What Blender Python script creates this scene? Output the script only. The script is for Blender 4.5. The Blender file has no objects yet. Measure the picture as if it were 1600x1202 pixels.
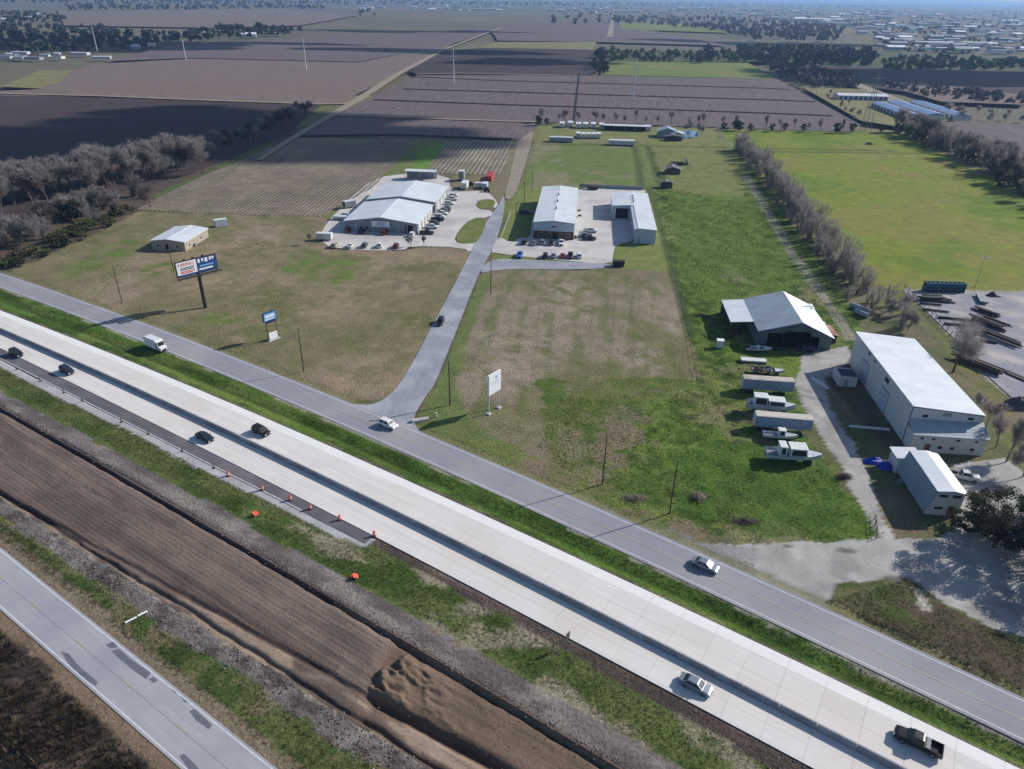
import bpy, bmesh, math, random
import numpy as np
from mathutils import Vector, Matrix

# ------------------------------------------------------------------ camera, sky, sun, exposure
sc = bpy.context.scene
R = math.radians
CAM_H = 88.0
FPX, PX0, PY0 = 1110.0, 800.0, 601.0            # focal length and principal point in photo pixels
ROLL = R(1.1)
PITCH = math.atan((PY0 + 11.4) / FPX)
cr_, sr_, cp_, sp_ = math.cos(ROLL), math.sin(ROLL), math.cos(PITCH), math.sin(PITCH)
r0, u0, f0 = Vector((1, 0, 0)), Vector((0, sp_, cp_)), Vector((0, cp_, -sp_))
right, up = r0 * cr_ + u0 * sr_, u0 * cr_ - r0 * sr_
cam_data = bpy.data.cameras.new('camera')
cam = bpy.data.objects.new('camera', cam_data)
sc.collection.objects.link(cam)
M = Matrix((right, up, -f0)).transposed().to_4x4()
M.translation = (0, 0, CAM_H)
cam.matrix_world = M
cam_data.sensor_width = 36.0
cam_data.lens = FPX / 1600 * 36
cam_data.clip_start, cam_data.clip_end = 1.0, 60000.0
sc.camera = cam

SUN_EL = R(31.0)
SUN_H = Vector((0.905, 0.425)).normalized()
SUN_DIR = Vector((SUN_H.x * math.cos(SUN_EL), SUN_H.y * math.cos(SUN_EL), math.sin(SUN_EL)))
world = bpy.data.worlds.new('World'); sc.world = world; world.use_nodes = True
wn = world.node_tree
sky = wn.nodes.new('ShaderNodeTexSky'); sky.sky_type = 'NISHITA'; sky.sun_disc = False
sky.sun_elevation = SUN_EL
sky.sun_rotation = math.atan2(SUN_H.x, SUN_H.y)
sky.altitude = 50; sky.air_density = 1.0; sky.dust_density = 1.0; sky.ozone_density = 4.0
bg = wn.nodes['Background']; bg.inputs[1].default_value = 0.095
wn.links.new(sky.outputs[0], bg.inputs[0])
sun_data = bpy.data.lights.new('sun', 'SUN'); sun_data.energy = 4.2; sun_data.angle = R(0.53)
sun_data.color = (1.0, 0.95, 0.885)
sun = bpy.data.objects.new('sun', sun_data); sc.collection.objects.link(sun)
sun.rotation_euler = SUN_DIR.to_track_quat('Z', 'Y').to_euler()
sun.location = (200, 100, 300)
vs = sc.view_settings
vs.view_transform = 'Standard'; vs.look = 'None'; vs.gamma = 1.0; vs.use_curve_mapping = False
vs.exposure = 0.35
sc.cycles.use_denoising = True
sc.cycles.max_bounces = 6; sc.cycles.diffuse_bounces = 2; sc.cycles.glossy_bounces = 2
sc.cycles.transparent_max_bounces = 8; sc.cycles.volume_bounces = 0
COL = sc.collection
rng = np.random.default_rng(7)
random.seed(7)

# ------------------------------------------------------------------ survey: photo pixel -> point on the level ground
def G(x, y, z=0.0):
    u, v = x - PX0, PY0 - y
    uu, vv = u * cr_ - v * sr_, u * sr_ + v * cr_
    dx, dy, dz = uu, FPX * cp_ + vv * sp_, -FPX * sp_ + vv * cp_
    t = (z - CAM_H) / dz
    return (dx * t, dy * t)
def GV(x, y, z=0.0):
    a = G(x, y, 0.0); return Vector((a[0], a[1], z))
def in_view(X, Y, mx=220, my0=-120, my1=220):
    b = Y * cp_ + CAM_H * sp_; c = Y * sp_ - CAM_H * cp_
    with np.errstate(divide='ignore', invalid='ignore'):
        uu, vv = X / b * FPX, c / b * FPX
    u, v = uu * cr_ + vv * sr_, -uu * sr_ + vv * cr_
    px, py = PX0 + u, PY0 - v
    return (b > 1) & (px > -mx) & (px < 1600 + mx) & (py > my0) & (py < 1202 + my1)

# corridor frame: s runs along the roads, n across them (towards the fields)
CA = R(-32.9)
CD, CN = np.array([math.cos(CA), math.sin(CA)]), np.array([-math.sin(CA), math.cos(CA)])
def SN(X, Y): return X * CD[0] + Y * CD[1], X * CN[0] + Y * CN[1]
def XY(s, n): return s * CD[0] + n * CN[0], s * CD[1] + n * CN[1]
def edge(pts, deg=2):
    P = np.array([G(*p) for p in pts]); s, n = SN(P[:, 0], P[:, 1])
    return np.polyfit(s, n, deg)
E_ = {
 'Ntop': edge([(0,427.5),(130,472),(220,507),(265,520),(400,575),(547,632),(657,677),(800,742),(882,772),(1005,820),(1112,870),(1200,919),(1300,962),(1415,1012),(1600,1095)]),
 'Nlow': edge([(0,449),(100,484),(225,534),(312,572),(400,605),(530,660),(615,692),(712,742),(800,781),(920,840),(990,872),(1200,965),(1320,1026),(1400,1065),(1500,1107),(1600,1155)]),
 'hN': edge([(0,487),(140,540),(295,599),(400,646),(540,710),(675,772),(800,826),(950,899),(1075,955),(1200,1015),(1315,1072),(1440,1127),(1597,1197)]),
 'bar': edge([(0,516),(105,565),(185,599),(400,700),(540,766),(675,832),(800,892),(955,975),(1087,1045),(1200,1100),(1295,1147),(1385,1197)]),
 'hS': edge([(0,544),(115,600),(300,697),(400,740),(500,795),(575,832),(700,898),(800,949),(1015,1070),(1200,1162)]),
 'wl': edge([(0,565),(80,600),(200,660),(300,710),(400,760),(470,789)], 1),
 'grav': edge([(0,574),(57,602),(100,627),(200,673),(300,727),(380,770),(440,795),(560,852)], 1),
 'ditchU': edge([(0,635),(100,692),(200,740),(312,810),(400,865),(482,910),(550,955),(625,995),(700,1040),(800,1095),(875,1140),(970,1197)]),
 'tread': edge([(0,777),(400,975),(475,1030),(607,1095),(750,1199)], 1),
 'ditchL': edge([(0,790),(107,845),(207,900),(295,950),(400,1025),(475,1072),(550,1135),(640,1197)], 1),
 'lowN': edge([(0,860),(50,899),(175,1000),(310,1107),(400,1182)], 1),
 'lowS': edge([(0,950),(150,1072),(282,1199)], 1),
}
def EN(k, s): return np.polyval(E_[k], s)
# property frame: lots north of the road are squared to the side road
PA = R(-5.3)
PU, PV = np.array([math.cos(PA), math.sin(PA)]), np.array([-math.sin(PA), math.cos(PA)])

# ------------------------------------------------------------------ noise
def _h(ix, iy, seed):
    h = (ix.astype(np.int64) * 374761393 + iy.astype(np.int64) * 668265263 + seed * 1442695041) & 0xffffffff
    h = ((h ^ (h >> 13)) * 1274126177) & 0xffffffff
    return ((h ^ (h >> 16)) & 0xffff) / 65535.0
def vn(x, y, sc_, seed=0):
    x = np.asarray(x, float) / sc_; y = np.asarray(y, float) / sc_
    ix, iy = np.floor(x), np.floor(y); fx, fy = x - ix, y - iy
    fx = fx * fx * (3 - 2 * fx); fy = fy * fy * (3 - 2 * fy)
    a, b, c, d = _h(ix, iy, seed), _h(ix + 1, iy, seed), _h(ix, iy + 1, seed), _h(ix + 1, iy + 1, seed)
    return (a * (1 - fx) + b * fx) * (1 - fy) + (c * (1 - fx) + d * fx) * fy
def fbm(x, y, sc_, o=4, seed=0):
    t, a, n = 0, 1.0, 0
    for k in range(o):
        t = t + a * vn(x, y, sc_ / 2 ** k, seed + 17 * k); n += a; a *= 0.55
    return t / n
def sst(x, a, b):
    t = np.clip((x - a) / (b - a), 0, 1); return t * t * (3 - 2 * t)
def inpoly(X, Y, poly):
    r = np.zeros(X.shape, bool); n = len(poly)
    for i in range(n):
        (x0, y0), (x1, y1) = poly[i], poly[(i + 1) % n]
        if y0 == y1: continue
        c = (y0 > Y) != (y1 > Y)
        r ^= c & (X < (x1 - x0) * (Y - y0) / (y1 - y0) + x0)
    return r

# ------------------------------------------------------------------ colour and materials
def lin(c): 
    c = c / 255.0
    return c / 12.92 if c <= 0.04045 else ((c + 0.055) / 1.055) ** 2.4
KE = 1.12
def P(r, g, b, k=1.0): return np.array([min(lin(v) / KE * k, 0.85) for v in (r, g, b)])
MATS = {}
def mk(name, c1, c2=None, scale=1.0, detail=5, rough=0.8, stretch=None, bump=0.0, metal=0.0, c3=None, scale3=0.08, spec=0.4, wave=None):
    """plain surface: two colours mixed by noise, a third one in larger patches; stretch = (angle, along, across)"""
    if name in MATS: return MATS[name]
    m = bpy.data.materials.new(name); m.use_nodes = True; nt = m.node_tree
    b = nt.nodes['Principled BSDF']; b.inputs['Roughness'].default_value = rough; b.inputs['Metallic'].default_value = metal
    b.inputs['Specular IOR Level'].default_value = spec
    c1 = tuple(c1) + (1,)
    MATS[name] = m
    m.diffuse_color = c1
    if c2 is None:
        b.inputs['Base Color'].default_value = c1; return m
    geo = nt.nodes.new('ShaderNodeNewGeometry'); vec = geo.outputs['Position']
    if stretch:
        mp = nt.nodes.new('ShaderNodeMapping'); mp.vector_type = 'TEXTURE'
        mp.inputs['Rotation'].default_value = (0, 0, stretch[0]); mp.inputs['Scale'].default_value = (stretch[1], stretch[2], 1)
        nt.links.new(vec, mp.inputs[0]); vec = mp.outputs[0]
    nz = nt.nodes.new('ShaderNodeTexNoise'); nz.inputs['Scale'].default_value = scale; nz.inputs['Detail'].default_value = detail
    nz.inputs['Roughness'].default_value = 0.6
    nt.links.new(vec, nz.inputs[0])
    rp = nt.nodes.new('ShaderNodeMapRange'); rp.inputs[1].default_value = 0.32; rp.inputs[2].default_value = 0.68
    nt.links.new(nz.outputs[0], rp.inputs[0])
    mx = nt.nodes.new('ShaderNodeMix'); mx.data_type = 'RGBA'
    mx.inputs[6].default_value = c1; mx.inputs[7].default_value = tuple(c2) + (1,)
    nt.links.new(rp.outputs[0], mx.inputs[0]); out = mx.outputs[2]
    if c3 is not None:
        n3 = nt.nodes.new('ShaderNodeTexNoise'); n3.inputs['Scale'].default_value = scale3; n3.inputs['Detail'].default_value = 4
        nt.links.new(geo.outputs['Position'], n3.inputs[0])
        r3 = nt.nodes.new('ShaderNodeMapRange'); r3.inputs[1].default_value = 0.45; r3.inputs[2].default_value = 0.68
        nt.links.new(n3.outputs[0], r3.inputs[0])
        m3 = nt.nodes.new('ShaderNodeMix'); m3.data_type = 'RGBA'; m3.inputs[7].default_value = tuple(c3) + (1,)
        nt.links.new(r3.outputs[0], m3.inputs[0]); nt.links.new(out, m3.inputs[6]); out = m3.outputs[2]
    nt.links.new(out, b.inputs['Base Color'])
    hsrc = nz.outputs[0]
    if wave:      # ribs: (angle, spacing, depth)
        mp2 = nt.nodes.new('ShaderNodeMapping'); mp2.vector_type = 'TEXTURE'; mp2.inputs['Rotation'].default_value = (0, 0, wave[0])
        nt.links.new(geo.outputs['Position'], mp2.inputs[0])
        wv = nt.nodes.new('ShaderNodeTexWave'); wv.inputs['Scale'].default_value = 0.314 / wave[1]; wv.inputs['Distortion'].default_value = wave[3] if len(wave) > 3 else 0.0
        wv.inputs['Detail Scale'].default_value = 0.6; wv.inputs['Detail'].default_value = 3
        nt.links.new(mp2.outputs[0], wv.inputs[0])
        bp = nt.nodes.new('ShaderNodeBump'); bp.inputs['Distance'].default_value = wave[2]; bp.inputs['Strength'].default_value = 0.9
        nt.links.new(wv.outputs[1], bp.inputs['Height']); nt.links.new(bp.outputs[0], b.inputs['Normal'])
    elif bump:
        bp = nt.nodes.new('ShaderNodeBump'); bp.inputs['Distance'].default_value = bump; bp.inputs['Strength'].default_value = 0.8
        nt.links.new(hsrc, bp.inputs['Height']); nt.links.new(bp.outputs[0], b.inputs['Normal'])
    return m

def mk_terrain(name, sc_fine=1.5, bump=0.5, lo=0.5, hi=1.5, tread=False):
    m = bpy.data.materials.new(name); m.use_nodes = True; nt = m.node_tree; L = nt.links.new
    b = nt.nodes['Principled BSDF']; b.inputs['Roughness'].default_value = 0.95; b.inputs['Specular IOR Level'].default_value = 0.15
    at = nt.nodes.new('ShaderNodeAttribute'); at.attribute_name = 'Col'
    rg = nt.nodes.new('ShaderNodeAttribute'); rg.attribute_name = 'Rough'
    geo = nt.nodes.new('ShaderNodeNewGeometry')
    n1 = nt.nodes.new('ShaderNodeTexNoise'); n1.inputs['Scale'].default_value = sc_fine; n1.inputs['Detail'].default_value = 7; n1.inputs['Roughness'].default_value = 0.68
    n2 = nt.nodes.new('ShaderNodeTexNoise'); n2.inputs['Scale'].default_value = 0.17; n2.inputs['Detail'].default_value = 5
    L(geo.outputs['Position'], n1.inputs[0]); L(geo.outputs['Position'], n2.inputs[0])
    m1 = nt.nodes.new('ShaderNodeMapRange'); m1.inputs[1].default_value = 0.3; m1.inputs[2].default_value = 0.7; m1.inputs[3].default_value = lo; m1.inputs[4].default_value = hi
    m2 = nt.nodes.new('ShaderNodeMapRange'); m2.inputs[1].default_value = 0.3; m2.inputs[2].default_value = 0.7; m2.inputs[3].default_value = 0.84; m2.inputs[4].default_value = 1.16
    L(n1.outputs[0], m1.inputs[0]); L(n2.outputs[0], m2.inputs[0])
    # the rough attribute fades the fine contrast
    mixf = nt.nodes.new('ShaderNodeMix'); mixf.data_type = 'FLOAT'; mixf.inputs[2].default_value = 1.0
    L(rg.outputs['Fac'], mixf.inputs[0]); L(m1.outputs[0], mixf.inputs[3])
    mu = nt.nodes.new('ShaderNodeMath'); mu.operation = 'MULTIPLY'; L(mixf.outputs[0], mu.inputs[0]); L(m2.outputs[0], mu.inputs[1])
    vm = nt.nodes.new('ShaderNodeVectorMath'); vm.operation = 'SCALE'; L(at.outputs['Color'], vm.inputs[0]); L(mu.outputs[0], vm.inputs['Scale'])
    L(vm.outputs[0], b.inputs['Base Color'])
    bp = nt.nodes.new('ShaderNodeBump'); bp.inputs['Distance'].default_value = bump
    L(n1.outputs[0], bp.inputs['Height']); 
    if tread:
        bp.inputs['Strength'].default_value = 0.6
        mp = nt.nodes.new('ShaderNodeMapping'); mp.vector_type = 'TEXTURE'; mp.inputs['Rotation'].default_value = (0, 0, CA)
        L(geo.outputs['Position'], mp.inputs[0])
        w1 = nt.nodes.new('ShaderNodeTexWave'); w1.inputs['Scale'].default_value = 0.314 / 0.42; w1.bands_direction = 'X'
        w2 = nt.nodes.new('ShaderNodeTexWave'); w2.inputs['Scale'].default_value = 0.314 / 0.8; w2.bands_direction = 'Y'
        for w in (w1, w2):
            w.inputs['Distortion'].default_value = 2.2; w.inputs['Detail'].default_value = 3; w.inputs['Detail Scale'].default_value = 1.1
            L(mp.outputs[0], w.inputs[0])
        mm = nt.nodes.new('ShaderNodeMath'); mm.operation = 'MULTIPLY'; L(w1.outputs[1], mm.inputs[0]); L(w2.outputs[1], mm.inputs[1])
        tr = nt.nodes.new('ShaderNodeAttribute'); tr.attribute_name = 'Tread'
        m3 = nt.nodes.new('ShaderNodeMath'); m3.operation = 'MULTIPLY'; L(mm.outputs[0], m3.inputs[0]); L(tr.outputs['Fac'], m3.inputs[1])
        b2 = nt.nodes.new('ShaderNodeBump'); b2.inputs['Distance'].default_value = 0.06; b2.inputs['Strength'].default_value = 1.0
        L(m3.outputs[0], b2.inputs['Height']); L(bp.outputs[0], b2.inputs['Normal']); L(b2.outputs[0], b.inputs['Normal'])
    else:
        L(rg.outputs['Fac'], bp.inputs['Strength']); L(bp.outputs[0], b.inputs['Normal'])
    return m

# ------------------------------------------------------------------ mesh and object helpers
class MB:
    """collects shapes; build() links them as one mesh object"""
    def __init__(s): s.v, s.f, s.m = [], [], []
    def add(s, vs, fs, mi=0):
        o = len(s.v); s.v += [tuple(v) for v in vs]; s.f += [tuple(o + i for i in f) for f in fs]; s.m += [mi] * len(fs)
        return s
    def box(s, x0, x1, y0, y1, z0, z1, mi=0):
        v = [(x0,y0,z0),(x1,y0,z0),(x1,y1,z0),(x0,y1,z0),(x0,y0,z1),(x1,y0,z1),(x1,y1,z1),(x0,y1,z1)]
        return s.add(v, [(0,3,2,1),(4,5,6,7),(0,1,5,4),(1,2,6,5),(2,3,7,6),(3,0,4,7)], mi)
    def hexa(s, b4, t4, mi=0):
        return s.add(list(b4) + list(t4), [(0,3,2,1),(4,5,6,7),(0,1,5,4),(1,2,6,5),(2,3,7,6),(3,0,4,7)], mi)
    def tube(s, p0, p1, ra, rb=None, n=6, caps=True, mi=0):
        p0, p1 = Vector(p0), Vector(p1); rb = ra if rb is None else rb
        d = (p1 - p0)
        if d.length < 1e-6: return s
        d.normalize(); a = d.cross(Vector((0, 0, 1)) if abs(d.z) < 0.9 else Vector((1, 0, 0))).normalized(); b = d.cross(a)
        v = []
        for p, r in ((p0, ra), (p1, rb)):
            for k in range(n):
                t = 2 * math.pi * k / n; v.append(p + (a * math.cos(t) + b * math.sin(t)) * r)
        f = [(k, (k + 1) % n, n + (k + 1) % n, n + k) for k in range(n)]
        if caps: f += [tuple(range(n - 1, -1, -1)), tuple(range(n, 2 * n))]
        return s.add(v, f, mi)
    def prism(s, prof, y0, y1, mi=0, axis='y'):
        """closed profile [(a, z)] extruded along y (or x)"""
        n = len(prof)
        mk3 = (lambda a, z, t: (a, t, z)) if axis == 'y' else (lambda a, z, t: (t, a, z))
        v = [mk3(a, z, y0) for a, z in prof] + [mk3(a, z, y1) for a, z in prof]
        f = [(k, (k + 1) % n, n + (k + 1) % n, n + k) for k in range(n)] + [tuple(range(n - 1, -1, -1)), tuple(range(n, 2 * n))]
        return s.add(v, f, mi)
    def mesh(s, name, mats, smooth=False):
        me = bpy.data.meshes.new(name); me.from_pydata(s.v, [], s.f)
        for m in (mats if isinstance(mats, (list, tuple)) else [mats]): me.materials.append(m)
        if any(s.m): me.polygons.foreach_set('material_index', s.m)
        bm = bmesh.new(); bm.from_mesh(me); bmesh.ops.recalc_face_normals(bm, faces=bm.faces); bm.to_mesh(me); bm.free()
        if smooth: me.polygons.foreach_set('use_smooth', [True] * len(me.polygons))
        return me
    def build(s, name, mats, parent=None, smooth=False):
        return obj(name, s.mesh(name, mats, smooth), parent)
def obj(name, me, parent=None):
    o = bpy.data.objects.new(name, me); COL.objects.link(o)
    if parent is not None: o.parent = parent
    return o
def tag(o, label=None, cat=None, group=None, kind=None):
    if label: o['label'] = label
    if cat: o['category'] = cat
    if group: o['group'] = group
    if kind: o['kind'] = kind
    return o
def thing(name, label, cat, loc=(0, 0, 0), rz=0.0, group=None):
    o = bpy.data.objects.new(name, None); COL.objects.link(o); o.empty_display_size = 0.5
    o.location = loc; o.rotation_euler = (0, 0, rz)
    return tag(o, label, cat, group)
def copy_tree(o, parent=None):
    c = o.copy(); COL.objects.link(c); c.parent = parent
    for ch in o.children: copy_tree(ch, c)
    return c
def np_mesh(name, V, F, mat, attrs=None, smooth=True, fattrs=None):
    me = bpy.data.meshes.new(name); V = np.asarray(V, np.float32); F = np.asarray(F, np.int32); k = F.shape[1]
    me.vertices.add(len(V)); me.vertices.foreach_set('co', V.ravel())
    me.loops.add(F.size); me.loops.foreach_set('vertex_index', F.ravel())
    me.polygons.add(len(F)); me.polygons.foreach_set('loop_start', np.arange(0, F.size, k, dtype=np.int32))
    me.polygons.foreach_set('loop_total', np.full(len(F), k, np.int32))
    if smooth: me.polygons.foreach_set('use_smooth', np.ones(len(F), bool))
    me.materials.append(mat)
    for n, a in (attrs or {}).items():
        a = np.asarray(a, np.float32)
        if a.ndim == 2:
            at = me.color_attributes.new(n, 'FLOAT_COLOR', 'POINT')
            at.data.foreach_set('color', np.hstack([a, np.ones((len(a), 1), np.float32)]).ravel())
        else:
            at = me.attributes.new(n, 'FLOAT', 'POINT'); at.data.foreach_set('value', a)
    me.update(calc_edges=True); me.validate()
    return me
def sheet(name, pts, z, mat, label=None, kind='structure', parent=None):
    """flat polygon at height z"""
    me = bpy.data.meshes.new(name); me.from_pydata([(x, y, z) for x, y in pts], [], [tuple(range(len(pts)))]); me.materials.append(mat)
    bm = bmesh.new(); bm.from_mesh(me); bmesh.ops.triangulate(bm, faces=bm.faces)
    for f in bm.faces:
        if f.normal.z < 0: f.normal_flip()
    bm.to_mesh(me); bm.free()
    o = obj(name, me, parent)
    if kind: o['kind'] = kind
    if label: o['label'] = label
    return o
def strip(name, ka, kb, s0, s1, z, mat, da=0.0, db=0.0, step=4.0, parent=None, jitter=0.0):
    S = np.linspace(s0, s1, max(2, int((s1 - s0) / step)))
    na = (EN(ka, S) + da) + jitter * (fbm(S, S * 0, 5, 3, 5) - 0.5); nb = (EN(kb, S) + db) + jitter * (fbm(S, S * 0, 5, 3, 9) - 0.5)
    A, B = XY(S, na), XY(S, nb); n = len(S)
    V = np.vstack([np.c_[A[0], A[1], np.full(n, z)], np.c_[B[0], B[1], np.full(n, z)]])
    F = [(n + i, n + i + 1, i + 1, i) for i in range(n - 1)]
    return obj(name, np_mesh(name, V, F, mat, smooth=False), parent)
# ================================================================== TERRAIN
def axis(lo, hi, a, b, fine, coarse):
    return np.concatenate([np.arange(lo, a, coarse), np.arange(a, b, fine), np.arange(b, hi, coarse)])
sa = axis(-660, 130, -235, 50, 0.72, 2.2)
na_ = axis(14, 640, 14, 235, 0.72, 2.2)
S2, N2 = np.meshgrid(sa, na_, indexing='ij')
TX, TY = XY(S2, N2)
tx, ty, ts, tn = TX.ravel(), TY.ravel(), S2.ravel(), N2.ravel()
w1, w2 = fbm(tx, ty, 9, 4, 1) - 0.5, fbm(tx, ty, 9, 4, 2) - 0.5
l1, l2 = fbm(tx, ty, 45, 4, 3), fbm(tx, ty, 28, 4, 4)
f1 = fbm(tx, ty, 5, 3, 6)
col = np.zeros((tx.size, 3)); rough = np.full(tx.size, 0.75); hz = np.zeros(tx.size)
def mixc(c, m):
    global col
    m = np.asarray(m, float)[:, None]; col[:] = col * (1 - m) + np.asarray(c)[None, :] * m
def zone(px, warp=5.0, soft=None):
    poly = [G(*p) for p in px]
    return inpoly(tx + w1 * warp, ty + w2 * warp, poly)
def blob(px, py, rx, ry, warp=8.0):
    c = G(px, py); d = np.hypot((tx - c[0] + w1 * warp) / rx, (ty - c[1] + w2 * warp) / ry); return sst(-d, -1.15, -0.55)
DRY, DRY2, OLIVE = P(124,113,88), P(134,116,96), P(99,103,68)
GREEN, GREEN2, LUSH = P(88,112,52), P(106,124,58), P(66,96,38)
TAN = P(150,140,124)
mixc(DRY, np.ones(tx.size)); mixc(OLIVE, sst(l1 + 0.25 * (f1 - 0.5), 0.42, 0.62)); mixc(DRY2, 0.8 * sst(l2, 0.5, 0.68))
# left lawn
m = zone([(-60,425),(120,380),(205,330),(500,340),(540,385),(735,390),(690,480),(625,600),(590,625),(540,625),(300,535),(130,470)], 2)
fx = fbm(tx, ty, 2.2, 3, 33) - .5
mixc(P(126,117,88), 0.8 * m); mixc(P(100,106,62), m * sst(l2 + 0.5 * (f1 - .5) + .5 * fx, 0.46, 0.74) * 0.8); mixc(P(150,131,108), m * 0.8 * sst(fbm(tx, ty, 26, 4, 31) + .35 * (f1 - .5) + .45 * fx, 0.46, 0.72))
for b in ((520,425,11,16),(345,500,7,5),(470,410,9,14),(250,420,8,10),(165,400,10,26),(545,405,9,6)): mixc(P(96,118,52), np.clip(0.9 * blob(*b) * sst(f1 + .8 * fx, .3, .62), 0, 1))
for b in ((640,445,10,12),(400,380,12,14),(560,575,14,9),(330,440,10,10),(690,400,10,7)): mixc(P(154,135,112), np.clip(0.75 * blob(*b) * sst(f1 + .8 * fx, .3, .65), 0, 1))
# middle lot
m = zone([(660,665),(690,590),(745,440),(800,420),(1055,432),(1075,520),(1090,600),(1010,640),(900,640),(830,700),(800,735),(700,690)], 3)
mixc(P(122,118,84), 0.75 * m); mixc(P(142,129,110), m * 0.85 * sst(fbm(tx, ty, 24, 4, 41), 0.46, 0.6))
uu = tx * PU[0] + ty * PU[1]
mixc(P(94,106,56), m * 0.6 * sst(np.sin(uu * 0.72 + 2.0 * l1 * 6) * 0.5 + fbm(tx, ty, 7, 3, 43) - 0.5, 0.15, 0.5))
for b in ((1035,480,7,26),(880,470,12,22),(815,545,14,20),(780,590,12,8),(1000,560,7,12)): mixc(P(158,143,128), 0.75 * blob(*b) * sst(f1 + .9 * fx, .3, .65))
# strip of greener mown grass along the side road and in front of the shops
m = zone([(648,668),(700,560),(750,430),(770,430),(735,520),(712,600),(735,655),(800,700),(800,738)], 2)
mixc(P(102,118,62), 0.8 * m)
m = zone([(760,400),(830,420),(950,418),(1050,425),(1040,300),(1010,285),(800,285),(780,330)], 3)
mixc(P(116,128,66), 0.9 * m); rough[m] = 0.5
# green meadow of the boat yard
q1, q2 = fbm(tx, ty, 26, 5, 47) - .5, fbm(tx, ty, 26, 5, 48) - .5; sw = sst(-ty, -190, -150) * sst(-tx, -62, -40)
mp_ = [G(*p) for p in [(1008,215),(1140,215),(1215,320),(1345,500),(1345,560),(1250,562),(1262,690),(1395,845),(1180,858),(1000,825),(900,775),(900,690),(960,640),(1005,610),(1090,600),(1075,520),(1045,400),(1020,290)]]
m = inpoly(tx + w1 * 6 + sw * q1 * 60, ty + w2 * 6 + sw * q2 * 60, mp_)
g2 = fbm(tx, ty, 14, 4, 51)
mixc(P(92,114,42), m * 1.0); mixc(P(60,86,26), m * sst(fbm(tx, ty, 6, 4, 55), 0.44, 0.62)); mixc(P(118,124,70), 0.8 * m * sst(g2, 0.52, 0.68)); mixc(P(136,126,98), 0.7 * m * sst(fbm(tx, ty, 17, 4, 57), 0.6, 0.72))
mixc(P(50,74,22), m * .65 * sst(fx, .02, .14)); mixc(P(122,136,70), m * .5 * sst(-fx, .05, .16)); rough[m] = 1.0
mead = m.copy()
q3 = inpoly(tx + w1 * 10, ty + w2 * 10, [G(*p) for p in [(840,595),(1000,590),(1100,600),(1060,830),(960,800),(860,720)]])
mixc(P(80,102,40), q3 * .95 * sst(fbm(tx, ty, 9, 5, 53) + .5 * fx, .38, .6)); mixc(P(104,112,58), q3 * .6 * sst(fbm(tx, ty, 12, 4, 54) - .3 * fx, .5, .68)); rough[q3] = 1.0
m2 = zone([(1010,215),(1140,215),(1180,290),(1120,330),(1050,300)], 8); mixc(P(124,128,76), 0.8 * m2)
m2 = zone([(1045,300),(1200,310),(1290,440),(1130,470),(1070,450)], 8); mixc(P(92,116,44), 0.75 * m2)
m2 = zone([(1080,690),(1250,690),(1385,838),(1200,845),(1060,790)], 5); mixc(P(76,104,36), 0.7 * m2)
m2 = zone([(1175,545),(1250,550),(1250,585),(1170,590)], 3); mixc(P(110,130,52), 0.8 * m2)
for b in ((1150,435,8,10),(830,670,12,8),(865,700,10,6),(960,650,9,6),(905,735,10,3)): mixc(P(134,126,104), 0.5 * blob(*b) * sst(f1 + fx, .3, .65))
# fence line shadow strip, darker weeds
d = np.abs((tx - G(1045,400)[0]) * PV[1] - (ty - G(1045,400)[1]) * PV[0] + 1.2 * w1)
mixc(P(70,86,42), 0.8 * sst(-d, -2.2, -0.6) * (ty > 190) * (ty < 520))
# pasture behind the hedgerow
m = zone([(1120,203),(1400,206),(1600,300),(1760,400),(1760,462),(1415,456),(1350,440),(1230,330),(1160,232)], 6)
pn = fbm(tx, ty, 7, 4, 63) - .5
mixc(P(118,130,40), m); mixc(P(94,120,28), m * .8 * sst(fbm(tx, ty, 26, 4, 61) + .6 * pn, 0.44, 0.68)); mixc(P(134,126,62), 0.7 * m * sst(fbm(tx, ty, 40, 4, 62) + .6 * pn, 0.48, 0.72)); rough[m] = 0.55
# pasture between shops and trailers
m = zone([(835,222),(1010,225),(1030,292),(812,292)], 3)
mixc(P(104,118,62), m); mixc(P(134,126,98), 0.8 * m * sst(fbm(tx, ty, 22, 3, 65) + 0.25 * (tx < G(880,250)[0]), 0.55, 0.75)); rough[m] = 0.6
m = zone([(830,195),(1120,200),(1120,222),(835,222)], 3); mixc(P(126,128,78), 0.8 * m)
for a, b_ in (((990,228),(1000,292)), ((1010,228),(1030,292)), ((840,225),(1400,236)), ((1120,236),(1450,240))):
    A, B = np.array(G(*a)), np.array(G(*b_)); dd = B - A; L_ = np.hypot(*dd); dd = dd / L_
    t = (tx - A[0]) * dd[0] + (ty - A[1]) * dd[1]; q = np.abs((tx - A[0]) * dd[1] - (ty - A[1]) * dd[0])
    mm = sst(-q, -3.0, -1.0) * (t > 0) * (t < L_); mixc(P(78,88,50), 0.75 * mm); hz -= 0.4 * mm
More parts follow.
